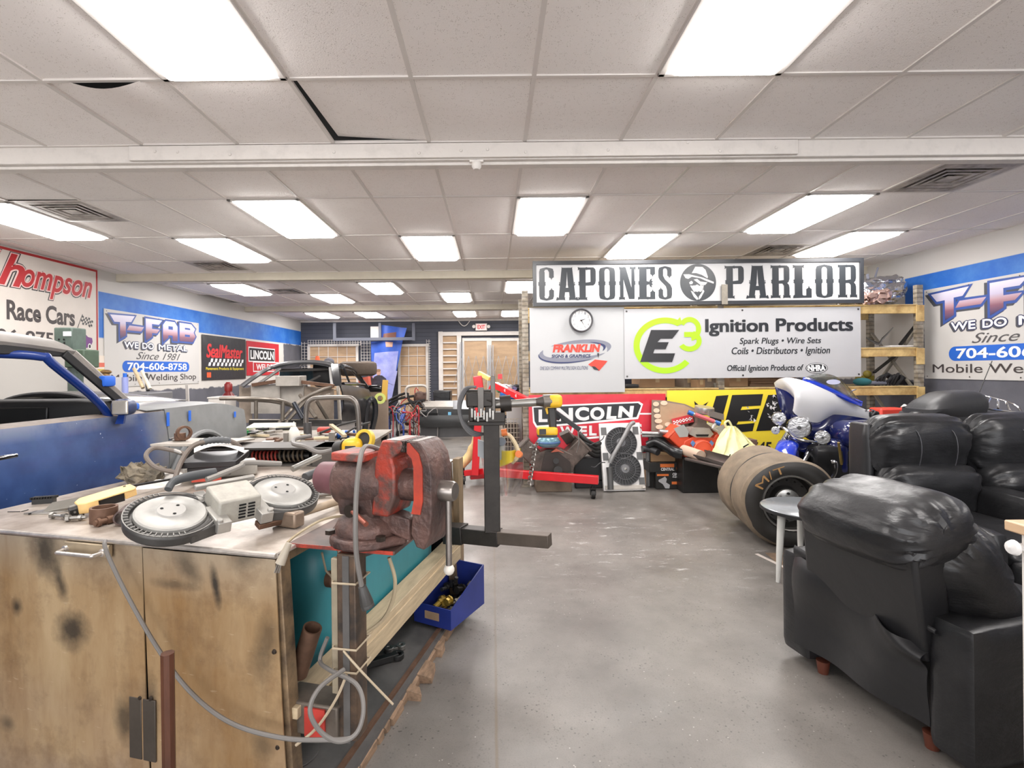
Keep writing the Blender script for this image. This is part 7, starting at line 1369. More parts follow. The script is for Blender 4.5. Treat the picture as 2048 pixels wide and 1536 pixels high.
# ================================================================== slick tyres
ax_ = V((-.14, -.99, 0)).normalized(); TC = at(1566, 1003, 4.3); TC.z = .362
TREAD = mat('slick_tread', (138, 122, 102), .75, var=.3, scale=4, rgb2=(108, 95, 80), bump=.1, bscale=20); SIDE = mat('slick_sidewall', (50, 48, 46), .5, var=.3, scale=5, bump=.1, bscale=12)
def slick(lab, c, w_, R, seed, near):
    o = thing('slick_tyre', lab, 'tyre', (c.x, c.y, 0)); M_ = frame(c, ax_, (0, 0, 1))
    def warp(q):
        out = []
        for p in q.v:
            d = p - c; h = d.dot(ax_); r_ = d - ax_ * h; an = math.atan2(r_.z, r_.dot(V((ax_.y, -ax_.x, 0)))); rl = r_.length
            k = (rl / R) ** 3; s_ = 1 + k * ((.035 * sin(3 * an + seed) if sin(an) > -.5 else 0) + .03 * noise.noise(p * 4 + V((seed, 0, 0))) - .17 * max(0, sin(an)) ** 2 * math.exp(-((h - w_ * .05) / .10) ** 2) * (1 + .4 * sin(5 * an)))
            p = c + ax_ * (h + .03 * k * sin(2 * an + seed)) + r_ * s_
            if p.z < .012: p = V((p.x, p.y, .012)) + ax_ * (.0)
            out.append(p)
        q.v = out; return q
    H = w_ / 2
    q = MB(); q.lathe([(R * .93, -H), (R * .985, -H * .85), (R, -H * .4), (R * .985, 0), (R, H * .45), (R * .985, H * .86), (R * .93, H * 1.0)], M_, 64); warp(q).build('tread', TREAD, o)
    q = MB(); q.lathe([(R * .93, H), (R * .86, H * 1.12), (R * .74, H * 1.16), (R * .62, H * 1.06), (R * .57, H * .9)], M_, 64); q.lathe([(R * .93, -H), (R * .86, -H * 1.1), (R * .7, -H * 1.1), (R * .57, -H * .9)], M_, 64); sw = warp(q).build('sidewall', SIDE, o)
    if near:
        q = MB(M_); q.lathe([(R * .585, H * .86), (R * .60, H * 1.02), (R * .585, H * 1.06), (R * .56, H * 1.02), (R * .545, H * .7)], n=48); rm = q.build('rim_lip', mat('rim_alloy', (186, 184, 180), .28, .9), o); q = MB(M_); q.lathe([(R * .545, H * .75), (R * .50, H * .2), (R * .30, H * .1), (R * .26, H * .45), (0, H * .45)], n=40); q.build('rim_dish', mat('rim_dark', (74, 72, 70), .4, .6, var=.3), rm); q = MB(M_); q.lathe([(R * .25, H * .44), (R * .25, H * .56), (R * .2, H * .6), (R * .10, H * .6), (R * .09, H * .45)], n=30); q.build('hub_ring', mat('rim_alloy', (186, 184, 180)), rm); q = MB(M_)
        for i in range(6): a = 2 * pi * i / 6; q.cyl((R * .17 * cos(a), R * .17 * sin(a), H * .58), (R * .17 * cos(a), R * .17 * sin(a), H * .68), R * .03, 6)
        for i in range(16): a = 2 * pi * i / 16; q.lathe([(0, H * .62), (R * .016, H * .62), (R * .016, H * .4)], TR(R * .44 * cos(a), R * .44 * sin(a), 0), 6)
        q.build('lug_nuts', BLKM, rm)
        q = MB(M_); rn = random.Random(2)
        def lt(ch, a0, a1):     # worn lettering wrapped round the sidewall
            vs, fs = textmesh(ch, 0, 0); ax0, bx0 = min(v.x for v in vs), max(v.x for v in vs); ay, by = min(v.y for v in vs), max(v.y for v in vs); out = []
            for v in vs:
                a = radians(a0 + (a1 - a0) * (v.x - ax0) / (bx0 - ax0)); r_ = R * (.68 + .17 * (v.y - ay) / (by - ay)); out.append((r_ * cos(a), r_ * sin(a), H * 1.175))
            q.add(out, fs)
        lt('M', 64, 44); lt('/', 41, 34); lt('T', 30, 12); warp(q); q.build('lettering', mat('letter_tan', (160, 122, 76), .6), sw, smooth=0)
    return o
slick('flat grey brown drag slick tyre in front with alloy wheel and worn letters', TC, .34, .372, 0.4, True)
slick('flat grey brown drag slick tyre behind the one with the alloy wheel', TC - ax_ * .43 + V((0, 0, -.005)), .34, .365, 2.1, False)
# ================================================================== touring motorcycle
mo = thing('motorcycle', 'blue and white touring motorcycle behind the tyres and loveseat', 'motorcycle', (4.0, 5.3, 0))
MK = 1.2
am = lambda x, y, d: at(x, y, d * MK)
MWH = mat('moto_white', (226, 226, 228), .2, coat=.8); MBL = mat('moto_navy', (22, 30, 84), .2, coat=.8, var=.2, scale=3); MBB = mat('moto_blue', (20, 52, 176), .15, coat=1.0); LENS = mat('lamp_lens', (220, 222, 224), .1, .6, bump=.6, bscale=40); SEATB = mat('seat_vinyl', (54, 54, 56), .45, bump=.08, bscale=30); BLK2 = mat('moto_black', (28, 28, 30), .35)
def curve(pts, u): k = u * (len(pts) - 1); i = min(len(pts) - 2, int(k)); f = k - i; return (pts[i][0] + (pts[i + 1][0] - pts[i][0]) * f, pts[i][1] + (pts[i + 1][1] - pts[i][1]) * f)
def cs2(pts, n=40):
    P_ = spline([V((x, y, 0)) for x, y in pts], 8); return [(p.x, p.y) for p in P_]
def loft(q, T, B, d, bulge, n=28, m_=12, t_=.015):
    T, B = cs2(T), cs2(B)
    def fn(u, v):
        a, b = curve(T, u), curve(B, u); return am(a[0] + (b[0] - a[0]) * v, a[1] + (b[1] - a[1]) * v, d(u, v) - bulge * sin(pi * u) * sin(pi * (v * .8 + .1)))
    return q.sheet(fn, n, m_, t_)
Tw = [(1551, 765), (1562, 757), (1580, 757), (1612, 765), (1655, 783), (1700, 806), (1742, 826)]; Bw = [(1553, 773), (1578, 782), (1594, 802), (1590, 826), (1630, 844), (1668, 829), (1742, 840)]
dd = lambda u, v: 4.62 - .16 * sin(pi * min(1, u * 1.1)) - .10 * u
q = MB(); loft(q, Tw, Bw, dd, .07); fa = q.build('fairing', MWH, mo, smooth=60)
q = MB(); loft(q, [(1552, 772), (1574, 780), (1591, 800), (1588, 822)], [(1553, 775), (1557, 800), (1565, 826), (1583, 846)], lambda u, v: 4.64 - .06 * u, .03, 14, 8); q.build('left_wing_inner', MBL, fa)
q = MB(); loft(q, [(1582, 828), (1606, 834), (1632, 845), (1668, 830), (1745, 840)], [(1590, 852), (1604, 868), (1640, 886), (1690, 884), (1745, 880)], lambda u, v: 4.55 - .10 * u, .06); q.build('fairing_lower', MBL, fa)
Ts = [(1604, 764), (1625, 768), (1660, 783), (1700, 803), (1722, 812)]; q = MB(); loft(q, [(x + 2, y - 8) for x, y in Ts], [(x, y + 1) for x, y in Ts], lambda u, v: 4.46 - .04 * u + .03 * (1 - v), .03, 16, 4, .01); q.build('screen_trim', MBB, fa)
q = MB(); loft(q, [(1618, 752), (1640, 748), (1668, 752), (1692, 770), (1722, 806)], [(x + 2, y - 6) for x, y in Ts], lambda u, v: 4.62 - .16 * v - .04 * u, .03, 16, 6, .004); ws = q.build('windscreen', mat('smoked_screen', (60, 66, 60), .06, trans=.6, alpha=.55), fa)
q = MB(); psheet(q, oval(1667, 764, 14, 5), 4.42 * MK, .003); q.build('screen_badge', mat('badge_lilac', (206, 208, 236), .3), ws)
def lamp(px_, py_, d, r, name, parent, depth=None):
    c = am(px_, py_, d); M_ = frame(c, (-.42, -.88, -.1), (0, 0, 1)); dp = depth or r * 1.1
    q = MB(M_); q.lathe([(r * .9, .004), (r, 0), (r * 1.02, -r * .15), (r * .85, -dp * .7), (r * .3, -dp), (0, -dp)], n=30); b_ = q.build(name, CHROME, parent); q = MB(M_); q.lathe([(0, r * .12), (r * .5, r * .09), (r * .92, 0)], n=28); q.build('lens', LENS, b_); q = MB(M_); q.lathe([(0, r * .125), (r * .18, r * .12)], n=14); q.build('bulb', mat('bulb_grey', (120, 122, 124), .2, .5), b_); return b_
lamp(1598, 855, 4.38, 0.112, 'headlamp', mo); lamp(1558, 837, 4.44, 0.068, 'spot_lamp', mo); lamp(1645, 875, 4.30, 0.071, 'spot_lamp', mo); lamp(1551, 861, 4.45, 0.041, 'indicator', mo); lamp(1632, 904, 4.30, 0.042, 'indicator', mo)
q = MB(); q.tube([am(1560, 850, 4.47), am(1574, 862, 4.40), am(1588, 876, 4.36), am(1612, 882, 4.33), am(1640, 884, 4.33)], .014, 8, smooth=5); q.tube([am(1556, 856, 4.47), am(1562, 848, 4.47)], .01, 6); q.tube([am(1632, 898, 4.33), am(1640, 884, 4.33)], .01, 6); q.build('lamp_bar', CHROME, mo)
for a, b in (((1578, 864, 4.50), (1540, 925, 4.34)), ((1628, 886, 4.42), (1594, 948, 4.27))): q = MB(); q.cyl(am(*a), am(*b), .029, 16); q.build('fork_tube', CHROME, mo)
q = MB(); loft(q, [(1580, 868), (1600, 876), (1625, 888)], [(1572, 885), (1590, 896), (1612, 906)], lambda u, v: 4.46 - .05 * u, .02, 8, 5); q.build('fork_cover', MBL, mo)
fc = am(1568, 925, 4.42); wax = V((.80, -.58, -.12)).normalized(); FMm = frame(V((fc.x, fc.y, .32)), wax, (0, 0, 1))
q = MB(FMm); q.lathe([(.20, -.05), (.27, -.062), (.31, -.05), (.322, 0), (.31, .05), (.27, .062), (.20, .05)], n=40); fw = q.build('front_tyre', TYRE, mo); q = MB(FMm); q.lathe([(.03, .06), (.05, .05), (.06, .03), (.19, .03), (.205, .05)], n=30); q.build('front_rim', CHROME, fw)
q = MB(FMm)
def fend(u, v): a = radians(-70 + 205 * u); b = (v - .5) * pi; R_ = .345 + .045 * cos(b); return (R_ * cos(a), R_ * sin(a), .095 * sin(b))
q.sheet(fend, 30, 14, .006); q.build('front_fender', MBB, mo)
q = MB(TR(am(1672, 928, 4.35).x, 4.35 * MK, -.06, 0, 0, -20)); q.rbox((0, 0, .60), (.23, .26, .38), .09, 10); lg = q.build('leg_fairing', MBL, mo); q = MB(); q.tube([am(1662, 924, 4.20), am(1671, 925, 4.19), am(1670, 945, 4.19), am(1658, 965, 4.2), am(1650, 985, 4.22)], .018, 8, smooth=4); q.build('engine_guard', CHROME, mo)
q = MB(); q.rbox((3.42, 5.27, .42), (.5, .36, .5), .06, 6, fn=lambda P_, p: P_ + V(noise.noise_vector(p * 4)) * .02); q.build('engine', BLK2, mo); q = MB(); [q.cyl((3.36 + .12 * i, 5.02, .5 + .05 * i), (3.3 + .12 * i, 4.97, .72), .012, 8) for i in range(3)]; q.build('cables', mat('cable_brass', (130, 110, 60), .4, .4), mo)
q = MB(); q.rbox((3.7, 5.15, .78), (.62, .34, .26), .11, 10); q.build('fuel_tank', MBL, mo); q = MB(); q.rbox((4.4, 5.0, .55), (1.1, .34, .4), .08, 6); q.build('rear_body', MBL, mo); q = MB(); q.lathe([(.18, -.06), (.27, -.07), (.32, 0), (.27, .07), (.18, .06)], frame((4.65, 5.0, .32), (0, 1, 0)), 30); q.build('rear_tyre', TYRE, mo)
# seat hump and trunk rack, as seen above the loveseat
sc_ = at(1888, 812, 4.82)
q = MB(); q.rbox(sc_, (.60, .40, .27), .13, 16, fn=lambda P_, p: V((P_.x, P_.y, P_.z * (1 - .55 * max(0, -p.x - .05) ** 1.2) - (.07 * max(0, -p.x - .2) if p.z > 0 else 0) + .02 * p.x))); q.build('seat_back', SEATB, mo, smooth=70)
q = MB(); a, b = at(1818, 826, 4.85), at(1975, 832, 4.85); q.rbox(((a.x + b.x) / 2, 4.83, a.z - .045), (b.x - a.x, .36, .14), .05, 8); q.build('seat_base', SEATB, mo); q = MB(); q.rbox(at(1845, 838, 4.75), (.22, .14, .14), .05, 6); q.build('seat_roll', mat('seat_dark', (36, 36, 38), .4), mo)
q = MB(); a, b = at(1955, 830, 4.95), at(2060, 842, 4.95); q.rbox(((a.x + b.x) / 2, 4.95, a.z - .08), (b.x - a.x + .1, .4, .2), .05, 6); q.build('rear_trunk', mat('trunk_grey', (92, 90, 88), .4), mo)
q = MB(); A_ = [at(1948, 798, 5.08), at(1966, 791, 5.08), at(2028, 808, 4.9), at(2043, 825, 4.82)]; B_ = [at(1944, 806, 4.9), at(1952, 812, 4.82), at(1990, 820, 4.76), at(2040, 826, 4.72)]
q.tube(A_, .011, 8, smooth=3); q.tube(B_, .011, 8, smooth=3); q.tube([A_[0], B_[0]], .011, 8); q.tube([A_[3], B_[3]], .011, 8)
for f in (.25, .5, .75): u_ = A_[1].lerp(A_[2], f); w_ = B_[0].lerp(B_[3], f + .05); q.tube([u_, u_.lerp(w_, .5) + V((0, 0, -.01)), w_], .009, 6)
for f in (.2, .8): w_ = B_[0].lerp(B_[3], f); q.tube([w_, w_ + V((0, .1, -.1))], .009, 6)
q.build('luggage_rack', CHROME, mo); q = MB(); q.cyl(at(1946, 815, 5.1), at(1984, 722, 5.1), .004, 6); q.build('aerial', BLK2, mo)
q = MB(); q.rbox(am(1748, 829, 4.5), (.10, .06, .075), .03, 6); mm = q.build('hand_mirror', BLK2, mo); q = MB(); q.tube([am(1730, 822, 4.5), am(1740, 819, 4.5), am(1750, 823, 4.48), am(1744, 830, 4.46)], .008, 6, smooth=4); q.build('lever', CHROME, mm)
q = MB(); q.tube([am(1700, 800, 4.62), am(1698, 790, 4.62), am(1704, 782, 4.62), am(1712, 779, 4.62)], .007, 6, smooth=4); q.tube([am(1701, 801, 4.62), am(1716, 806, 4.62)], .007, 6); q.build('mirror_stem', CHROME, mo)
o = thing('red_container', 'red plastic container visible behind the loveseat, next to the motorcycle seat', 'container', at(1785, 850, 5.9)); a, b = at(1762, 817, 5.95), at(1816, 840, 5.95); q = MB(); q.box(((a.x + b.x) / 2, 6.05, a.z / 2 + .0), (b.x - a.x, .2, a.z)); q.build('body', mat('red_plastic', (226, 74, 60), .4), o, bevel=.02); q = MB(); q.cyl(at(1806, 817, 6.0), at(1812, 812, 6.0), .03, 10); q.build('cap', WHITE, o)
# ================================================================== engine hoist
ho = thing('engine_hoist', 'bright red folding engine hoist on casters in front of the red banner', 'engine hoist', (0, 6.3, 0)); HR = mat('hoist_red', (206, 26, 36), .35, coat=.3, var=.1); dh_ = 6.45
q = MB(); q.bar(at(950, 950, dh_), at(960, 775, dh_), .09, .09, up=(0, 1, 0)); q.build('mast', HR, ho, bevel=.006); q = MB(); q.bar(at(955, 752, dh_), at(959, 784, dh_), .11, .12, up=(0, 1, 0)); q.build('mast_head', HR, ho, bevel=.01)
q = MB(); q.bar(at(958, 746, dh_), at(980, 758, dh_ - .1), .05, .05); q.build('link_arm', mat('link_yellow', (228, 190, 110), .5), ho, bevel=.004); q = MB(); q.bar(at(990, 770, dh_ - .15), at(1064, 806, dh_ - .5), .075, .075); q.build('boom', HR, ho, bevel=.006); q = MB()
for f in (.3, .6, .85): p = at(990, 770, dh_ - .15).lerp(at(1064, 806, dh_ - .5), f); q.cyl(p + V((0, -.045, 0)), p + V((0, -.036, 0)), .022, 12)
q.build('boom_badge', mat('badge_pink', (230, 170, 170), .5), ho); q = MB(); q.cyl(at(972, 800, dh_), at(984, 772, dh_), .03, 12); q.box(at(1000, 753, dh_ - .2), (.05, .05, .06)); q.build('ram', HR, ho)
q = MB(); q.cyl(at(985, 806, dh_ - .1), at(1004, 806, dh_ - .1), .055, 14, .04); q.build('pump', BLKM, ho); q = MB(); q.bar(at(1098, 815, dh_ - .6), at(1118, 838, 5.9), .05, .05); q.bar(at(1108, 822, 5.95), at(1160, 860, 5.9), .05, .05); q.build('lower_arm', mat('hoist_black', (34, 36, 38), .4), ho, bevel=.004)
q = MB(); q.bar(at(931, 946, 6.6), at(990, 940, 6.4), .08, .07); q.bar(at(940, 952, 6.6), at(1010, 946, 6.7), .08, .08); q.build('rear_cross', HR, ho, bevel=.005); q = MB(); q.bar(at(980, 944, 6.15), at(1197, 960, 5.78), .075, .09); q.build('leg', HR, ho, bevel=.005); q = MB(); q.bar(at(1000, 930, 6.6), at(1080, 934, 6.85), .075, .09); q.build('leg', HR, ho, bevel=.005)
def caster(px_, z0, d, o):
    x = at(px_, 900, d).x; q = MB(); q.cyl((x - .02, d, .05), (x + .02, d, .05), .05, 18); c_ = q.build('caster_wheel', BLKM, o); q = MB(); q.cyl((x - .022, d, .05), (x + .022, d, .05), .03, 12); q.build('wheel_hub', STEEL, c_); q = MB(); q.box((x - .028, d, .075), (.006, .04, .07)); q.box((x + .028, d, .075), (.006, .04, .07)); q.box((x, d, .115), (.07, .06, .01)); q.cyl((x, d, .115), (x, d, z0), .02, 10); q.build('caster_fork', BLKM, o)
caster(926, .2, 6.6, ho); caster(1185, .14, 5.8, ho); caster(1078, .2, 6.85, ho)
q = MB(); q.tube([at(1156, 862, 5.9) + V((0, 0, -.0)), at(1158, 885, 5.9), at(1153, 905, 5.92)], .008, 6); tag(q.build('lifting_chain', STEEL), 'hanging steel chain below the black hoist arm', 'chain')
# chain and bare engine block
eb = thing('engine_block', 'greasy bare engine block standing under the red hoist boom', 'engine block', at(1105, 960, 6.15)); DIRT = mat('greasy_iron', (112, 100, 92), .5, .35, var=.45, scale=8, rgb2=(62, 56, 52)); de = 6.1
def blob(q, pts, d, t_): return psheet(q, pts, d, t_)
def vblock(q, c, s_, L_):    # V8 block: crankcase and two cylinder banks
    M_ = Matrix.Translation(c)
    q.prism([(-.20 * s_, 0), (.20 * s_, 0), (.23 * s_, .10 * s_), (.20 * s_, .19 * s_), (.07 * s_, .25 * s_), (-.07 * s_, .25 * s_), (-.20 * s_, .19 * s_), (-.23 * s_, .10 * s_)], L_, M_ @ TR(0, L_, 0, 90))
    for sg in (-1, 1): q.box((0, L_ / 2, .24 * s_), (.17 * s_, L_ * .96, .22 * s_), M_ @ TR(sg * .075 * s_, 0, .04 * s_, 0, 45 * sg, 0)); q.box((0, L_ / 2, .355 * s_), (.20 * s_, L_ * .98, .03 * s_), M_ @ TR(sg * .075 * s_, 0, .04 * s_, 0, 45 * sg, 0))
    return q
ec = at(1108, 946, de); q = MB(); vblock(q, ec, 1.12, .24); q.build('block', DIRT, eb, bevel=.01)
q = MB(); blob(q, [(1084, 935), (1092, 905), (1112, 903), (1140, 925), (1142, 945), (1085, 945)], de - .03, .03); q.build('front_cover', mat('block_dark', (66, 60, 56), .5, .3, var=.3), eb, bevel=.006); q = MB(); q.cyl(at(1116, 941, de - .04), at(1116, 941, de - .1), .05, 20); q.cyl(at(1116, 941, de - .06), at(1116, 941, de - .11), .022, 12); q.cyl(at(1112, 922, de - .02), at(1112, 922, de - .06), .035, 14); q.build('crank_snout', BLKM, eb)
q = MB(); blob(q, [(1102, 905), (1112, 897), (1128, 906), (1118, 903)], de - .06, .03); q.build('orange_edge', mat('block_orange', (190, 100, 76), .5), eb); q = MB(); q.hexa([at(1120, 872, de), at(1138, 864, de), at(1150, 880, de + .2), at(1134, 890, de + .2), at(1118, 866, de), at(1135, 858, de), at(1150, 872, de + .2), at(1132, 880, de + .2)]); q.build('head_deck', mat('deck_grey', (130, 122, 116), .4, .5), eb)
p = at(1100, 961, 6.1); q = MB(); q.box((p.x + .05, 6.32, .07), (.42, .4, .14)); tag(q.build('wood_block', mat('block_brown', (120, 104, 88), .7, var=.3), bevel=.008), 'brown wooden block under the bare engine block', 'block'); q = MB(); q.box((p.x + .05, 6.32, .19), (.34, .3, .10)); tag(q.build('wood_block', BLKM, bevel=.006), 'dark block between the wooden block and the bare engine', 'block')
q = MB()
for i in range(16): a = at(1070 - i * .8 + 3 * (i % 2), 895 + 5 * i, 6.05 - .01 * i); q.lathe([(.012, -.006), (.026, -.006), (.026, .006), (.012, .006), (.012, -.006)], frame(a, (1, 0, 0) if i % 2 else (0, 1, .3)), 8)
for i in range(12): a = at(1062 + i * 4, 895 - 2.4 * i, 6.05); q.lathe([(.012, -.006), (.026, -.006), (.026, .006), (.012, .006), (.012, -.006)], frame(a, (.3, 1, 0) if i % 2 else (0, .3, 1)), 8)
tag(q.build('chain', STEEL), 'silver chain draped over the left of the bare engine block', 'chain')
o = thing('blue_pot', 'round blue grey lidded pan sitting on the bare engine block', 'pan', at(1098, 890, 6.05)); q = MB(Matrix.Translation(at(1097, 893, 6.1))); q.lathe([(0, 0), (.10, 0), (.135, .03), (.14, .06), (.12, .10), (.08, .13), (0, .135)], n=28); q.build('shell', mat('pan_blue', (98, 138, 150), .3, .2, coat=.3), o); q = MB(Matrix.Translation(at(1097, 893, 6.1))); q.lathe([(.1395, .045), (.145, .055), (.1395, .068)], n=28); q.build('band', mat('pan_band', (70, 104, 150), .3), o)
# exhaust headers
for i in range(4):
    q = MB(); q.tube([at(1158 + 2 * i, 866 + 10 * i, 6.2), at(1172 + 2 * i, 880 + 8 * i, 6.15), at(1190, 890 + 7 * i, 6.2), at(1204, 884 + 8 * i, 6.3)], .028, 10, smooth=5); tag(q.build('exhaust_pipe', BLKM), ['topmost', 'second', 'third', 'lowest'][i] + ' black curved header pipe left of the twin fan radiator', 'exhaust pipe')
q = MB(); a, b = at(1148, 915, 6.3), at(1208, 960, 6.3); q.box(((a.x + b.x) / 2, 6.34, b.z * .5 + a.z * .5), (b.x - a.x, .12, a.z - b.z)); q.box(((a.x + b.x) / 2, 6.34, b.z / 2), (b.x - a.x - .02, .10, b.z)); tag(q.build('black_box', mat('panel_black', (30, 30, 32), .5), bevel=.01), 'black box under the header pipes beside the hoist leg', 'box')
# twin fan radiator
ra = thing('twin_fan_radiator', 'white shrouded radiator with two black fans leaning on the rack', 'radiator', at(1245, 980, 6.1)); z0 = .012
tl_, tr_, bl_, br_ = at(1198, 847, 6.3), at(1279, 842, 6.32), at(1208, 981, 6.1), at(1292, 979, 6.1); rx_ = (br_ - bl_).normalized(); up_ = ((tl_ + tr_) / 2 - (bl_ + br_) / 2); Hh = up_.length; up_.normalize(); nn = rx_.cross(up_).normalized(); org = (bl_ + br_) / 2; org.z = z0
RM_ = Matrix((rx_, up_, nn)).transposed().to_4x4(); RM_.translation = org; Wd = (br_ - bl_).length
q = MB(RM_); q.box((0, Hh / 2, -.03), (Wd, Hh, .06)); q.build('shroud', mat('shroud_white', (218, 216, 214), .4, .2, var=.08), ra, bevel=.006)
for fy in (.70, .31):
    cx_ = .0 if fy > .5 else .02; Rf = Wd * .375; q = MB(RM_ @ TR(cx_, Hh * fy, 0)); q.lathe([(0, .004), (Rf, .004), (Rf * 1.03, .012), (Rf * 1.03, 0)], n=40); fn_ = q.build('fan_opening', mat('fan_black', (46, 46, 48), .5), ra); q = MB(RM_ @ TR(cx_, Hh * fy, 0))
    for i in range(30): a = 2 * pi * i / 30; q.bar((Rf * .3 * cos(a), Rf * .3 * sin(a), .014), (Rf * .98 * cos(a + .25), Rf * .98 * sin(a + .25), .014), .005, .012)
    for rr_ in (.66, 1.0): q.lathe([(Rf * rr_ - .004, .01), (Rf * rr_ - .004, .02), (Rf * rr_ + .004, .02), (Rf * rr_ + .004, .01)], n=40)
    q.build('fan_guard', mat('guard_black', (78, 78, 80), .45), fn_); q = MB(RM_ @ TR(cx_, Hh * fy, 0)); q.lathe([(0, .034), (Rf * .25, .03), (Rf * .32, .016)], n=24); hb = q.build('fan_motor', mat('motor_grey', (104, 104, 106), .4, .3), fn_); q = MB(RM_ @ TR(cx_, Hh * fy, 0)); q.lathe([(0, .042), (Rf * .08, .038), (Rf * .09, .03)], n=14); q.build('motor_cap', STEEL, hb)
q = MB(RM_)
for x, y in ((-.40, .88), (.38, .88), (-.40, .5), (.42, .5), (.42, .13)): q.box((x * Wd, y * Hh, .004), (.065, .09, .006))
q.build('rubber_flap', mat('flap_grey', (92, 92, 92), .6), ra); q = MB(RM_); q.box((0, .05 * Hh, .004), (Wd * .95, .05, .015)); q.cyl((Wd * .4, .03, .03), (Wd * .48, .03, .03), .014, 8); q.build('lower_tank', ALU, ra, bevel=.004)
q = MB(RM_); q.tube([(.33 * Wd, Hh * .99, .05), (.22 * Wd, Hh * .95, .075), (.05 * Wd, Hh * .78, .08), (-.25 * Wd, Hh * .5, .075), (-.33 * Wd, Hh * .4, .06)], .026, 10, smooth=5); tag(q.build('radiator_hose', mat('hose_silver', (128, 128, 128), .4, .3)), 'grey hose lying diagonally over the upper radiator fan', 'hose'); q = MB(RM_); q.tube([(-.36 * Wd, Hh * .34, .06), (-.35 * Wd, Hh * .2, .05), (-.36 * Wd, Hh * .02, .05)], .034, 10, smooth=4); tag(q.build('radiator_hose', mat('hose_dark', (70, 70, 70), .5)), 'short dark hose standing at the lower left of the radiator', 'hose')
q = MB(); q.tube([at(1208, 872, 6.15), at(1203, 880, 6.12), at(1180, 890, 6.1)], .006, 5, smooth=3); q.tube([at(1210, 925, 6.08), at(1200, 926, 6.0), at(1190, 934, 5.98), at(1182, 933, 5.96)], .006, 5, smooth=4); tag(q.build('fan_wire', DK), 'thin fan wiring dangling left of the radiator', 'wire')
# board with round stickers, boxes of tools
sb2 = thing('sticker_board', 'big grey brown curved board with a column of round cream stickers', 'board', at(1350, 868, 6.25)); q = MB(); psheet(q, [(1303, 862), (1304, 800), (1332, 801), (1370, 808), (1402, 822), (1402, 866)], 6.28, .015); q.build('board', mat('board_brown', (138, 122, 108), .6, var=.1), sb2); q = MB(); psheet(q, [(1318, 862), (1321, 803), (1368, 810), (1398, 824), (1396, 862)], 6.275, .003); q.build('board_face', mat('board_tan', (176, 152, 122), .6, var=.1), sb2); q = MB()
for x, y, r_ in ((1312, 808, 6), (1328, 806, 7), (1313, 821, 6), (1315, 832, 7), (1317, 842, 7.5), (1319, 854, 7.5), (1337, 849, 7.5)): psheet(q, oval(x, y, r_, 4.6), 6.268, .003)
q.build('stickers', mat('sticker_cream', (226, 200, 174), .5), sb2)
a = at(1340, 866, 6.29); q = MB(); q.box((a.x, 6.31, a.z / 2), (.5, .05, a.z)); q.build('board_stand', BLKM, sb2)
def toolbox(lab, x0, y0, x1, y1, d, dep, z):
    a, b = at(x0, y0, d), at(x1, y1, d); h = a.z - b.z; o = thing('tool_carton', lab, 'box', ((a.x + b.x) / 2, d + dep / 2, z)); M_ = Matrix.Translation(((a.x + b.x) / 2, d, z)); w_ = b.x - a.x
    q = MB(M_); q.box((0, dep / 2, h / 2), (w_, dep, h)); q.build('carton', mat('carton_black', (38, 37, 36), .5), o, bevel=.004); pl = Plane2((-w_ / 2 + (a.x + b.x) / 2, d - .001, z + h), (1, 0, 0), (0, 0, -1)); return o, pl, w_, h
ORG = mat('print_orange2', (226, 120, 60), .5)
z_ = .004; o, pl, w_, h = toolbox('black and orange tool carton on the floor right of the radiator', 1312, 944, 1372, 977, 6.2, .3, z_); q = MB(); pl.rect(q, .01, .02, w_ * .42, h * .22); pl.rect(q, w_ * .52, h * .56, w_ * .85, h * .72); q.build('orange_band', ORG, o, smooth=0); q = MB(); pl.text(q, 'CENTRAL', w_ * .55, h * .04, w_ * .95, h * .2, off=.03); pl.text(q, 'PNEUMATIC', w_ * .55, h * .24, w_ * .95, h * .33, off=.02); q.build('lettering', WPR, o, smooth=0); q = MB(); pl.poly(q, [(w_ * .2, h * .35), (w_ * .3, h * .25), (w_ * .36, h * .4), (w_ * .33, h * .6), (w_ * .46, h * .75), (w_ * .44, h * .97), (w_ * .3, h * .95), (w_ * .22, h * .7), (w_ * .08, h * .55), (w_ * .08, h * .45)]); pl.rect(q, w_ * .72, h * .8, w_ * .93, h * .95); q.build('tool_picture', mat('print_silver2', (176, 176, 178), .5), o, smooth=0)
z2 = z_ + h; o, pl, w_, h = toolbox('upper black and orange tool carton leaning on the first carton', 1298, 925, 1372, 944, 6.2, .28, z2 + .001); q = MB(); pl.rect(q, w_ * .3, h * .15, w_ * .68, h * .5); pl.rect(q, w_ * .74, h * .5, w_ * .98, h * .75); q.build('orange_band', ORG, o, smooth=0); q = MB(); pl.text(q, 'CENTRAL', w_ * .32, h * .55, w_ * .68, h * .85, off=.03); q.build('lettering', WPR, o, smooth=0)
o = thing('open_carton', 'open brown cardboard carton on top of the black tool cartons', 'box', at(1335, 925, 6.25)); zb = z2 + h + .002; a, b = at(1302, 910, 6.25), at(1360, 925, 6.25); q = MB(); q.box(((a.x + b.x) / 2, 6.36, zb + .05), (b.x - a.x, .22, .10)); q.build('carton', CARD, o, bevel=.003); q = MB(); q.hexa([V((a.x, 6.22, zb + .1)), V((b.x, 6.2, zb + .07)), V((b.x, 6.26, zb + .1)), V((a.x, 6.26, zb + .1)), V((a.x, 6.2, zb + .13)), V((b.x, 6.18, zb + .1)), V((b.x, 6.26, zb + .11)), V((a.x, 6.26, zb + .11))]); q.build('flap', mat('cardboard_light', (196, 164, 122), .7), o); q = MB(); q.box(((a.x + b.x) / 2, 6.36, zb + .104), ((b.x - a.x) * .8, .18, .01)); q.build('foam_sheet', WHITE, o)
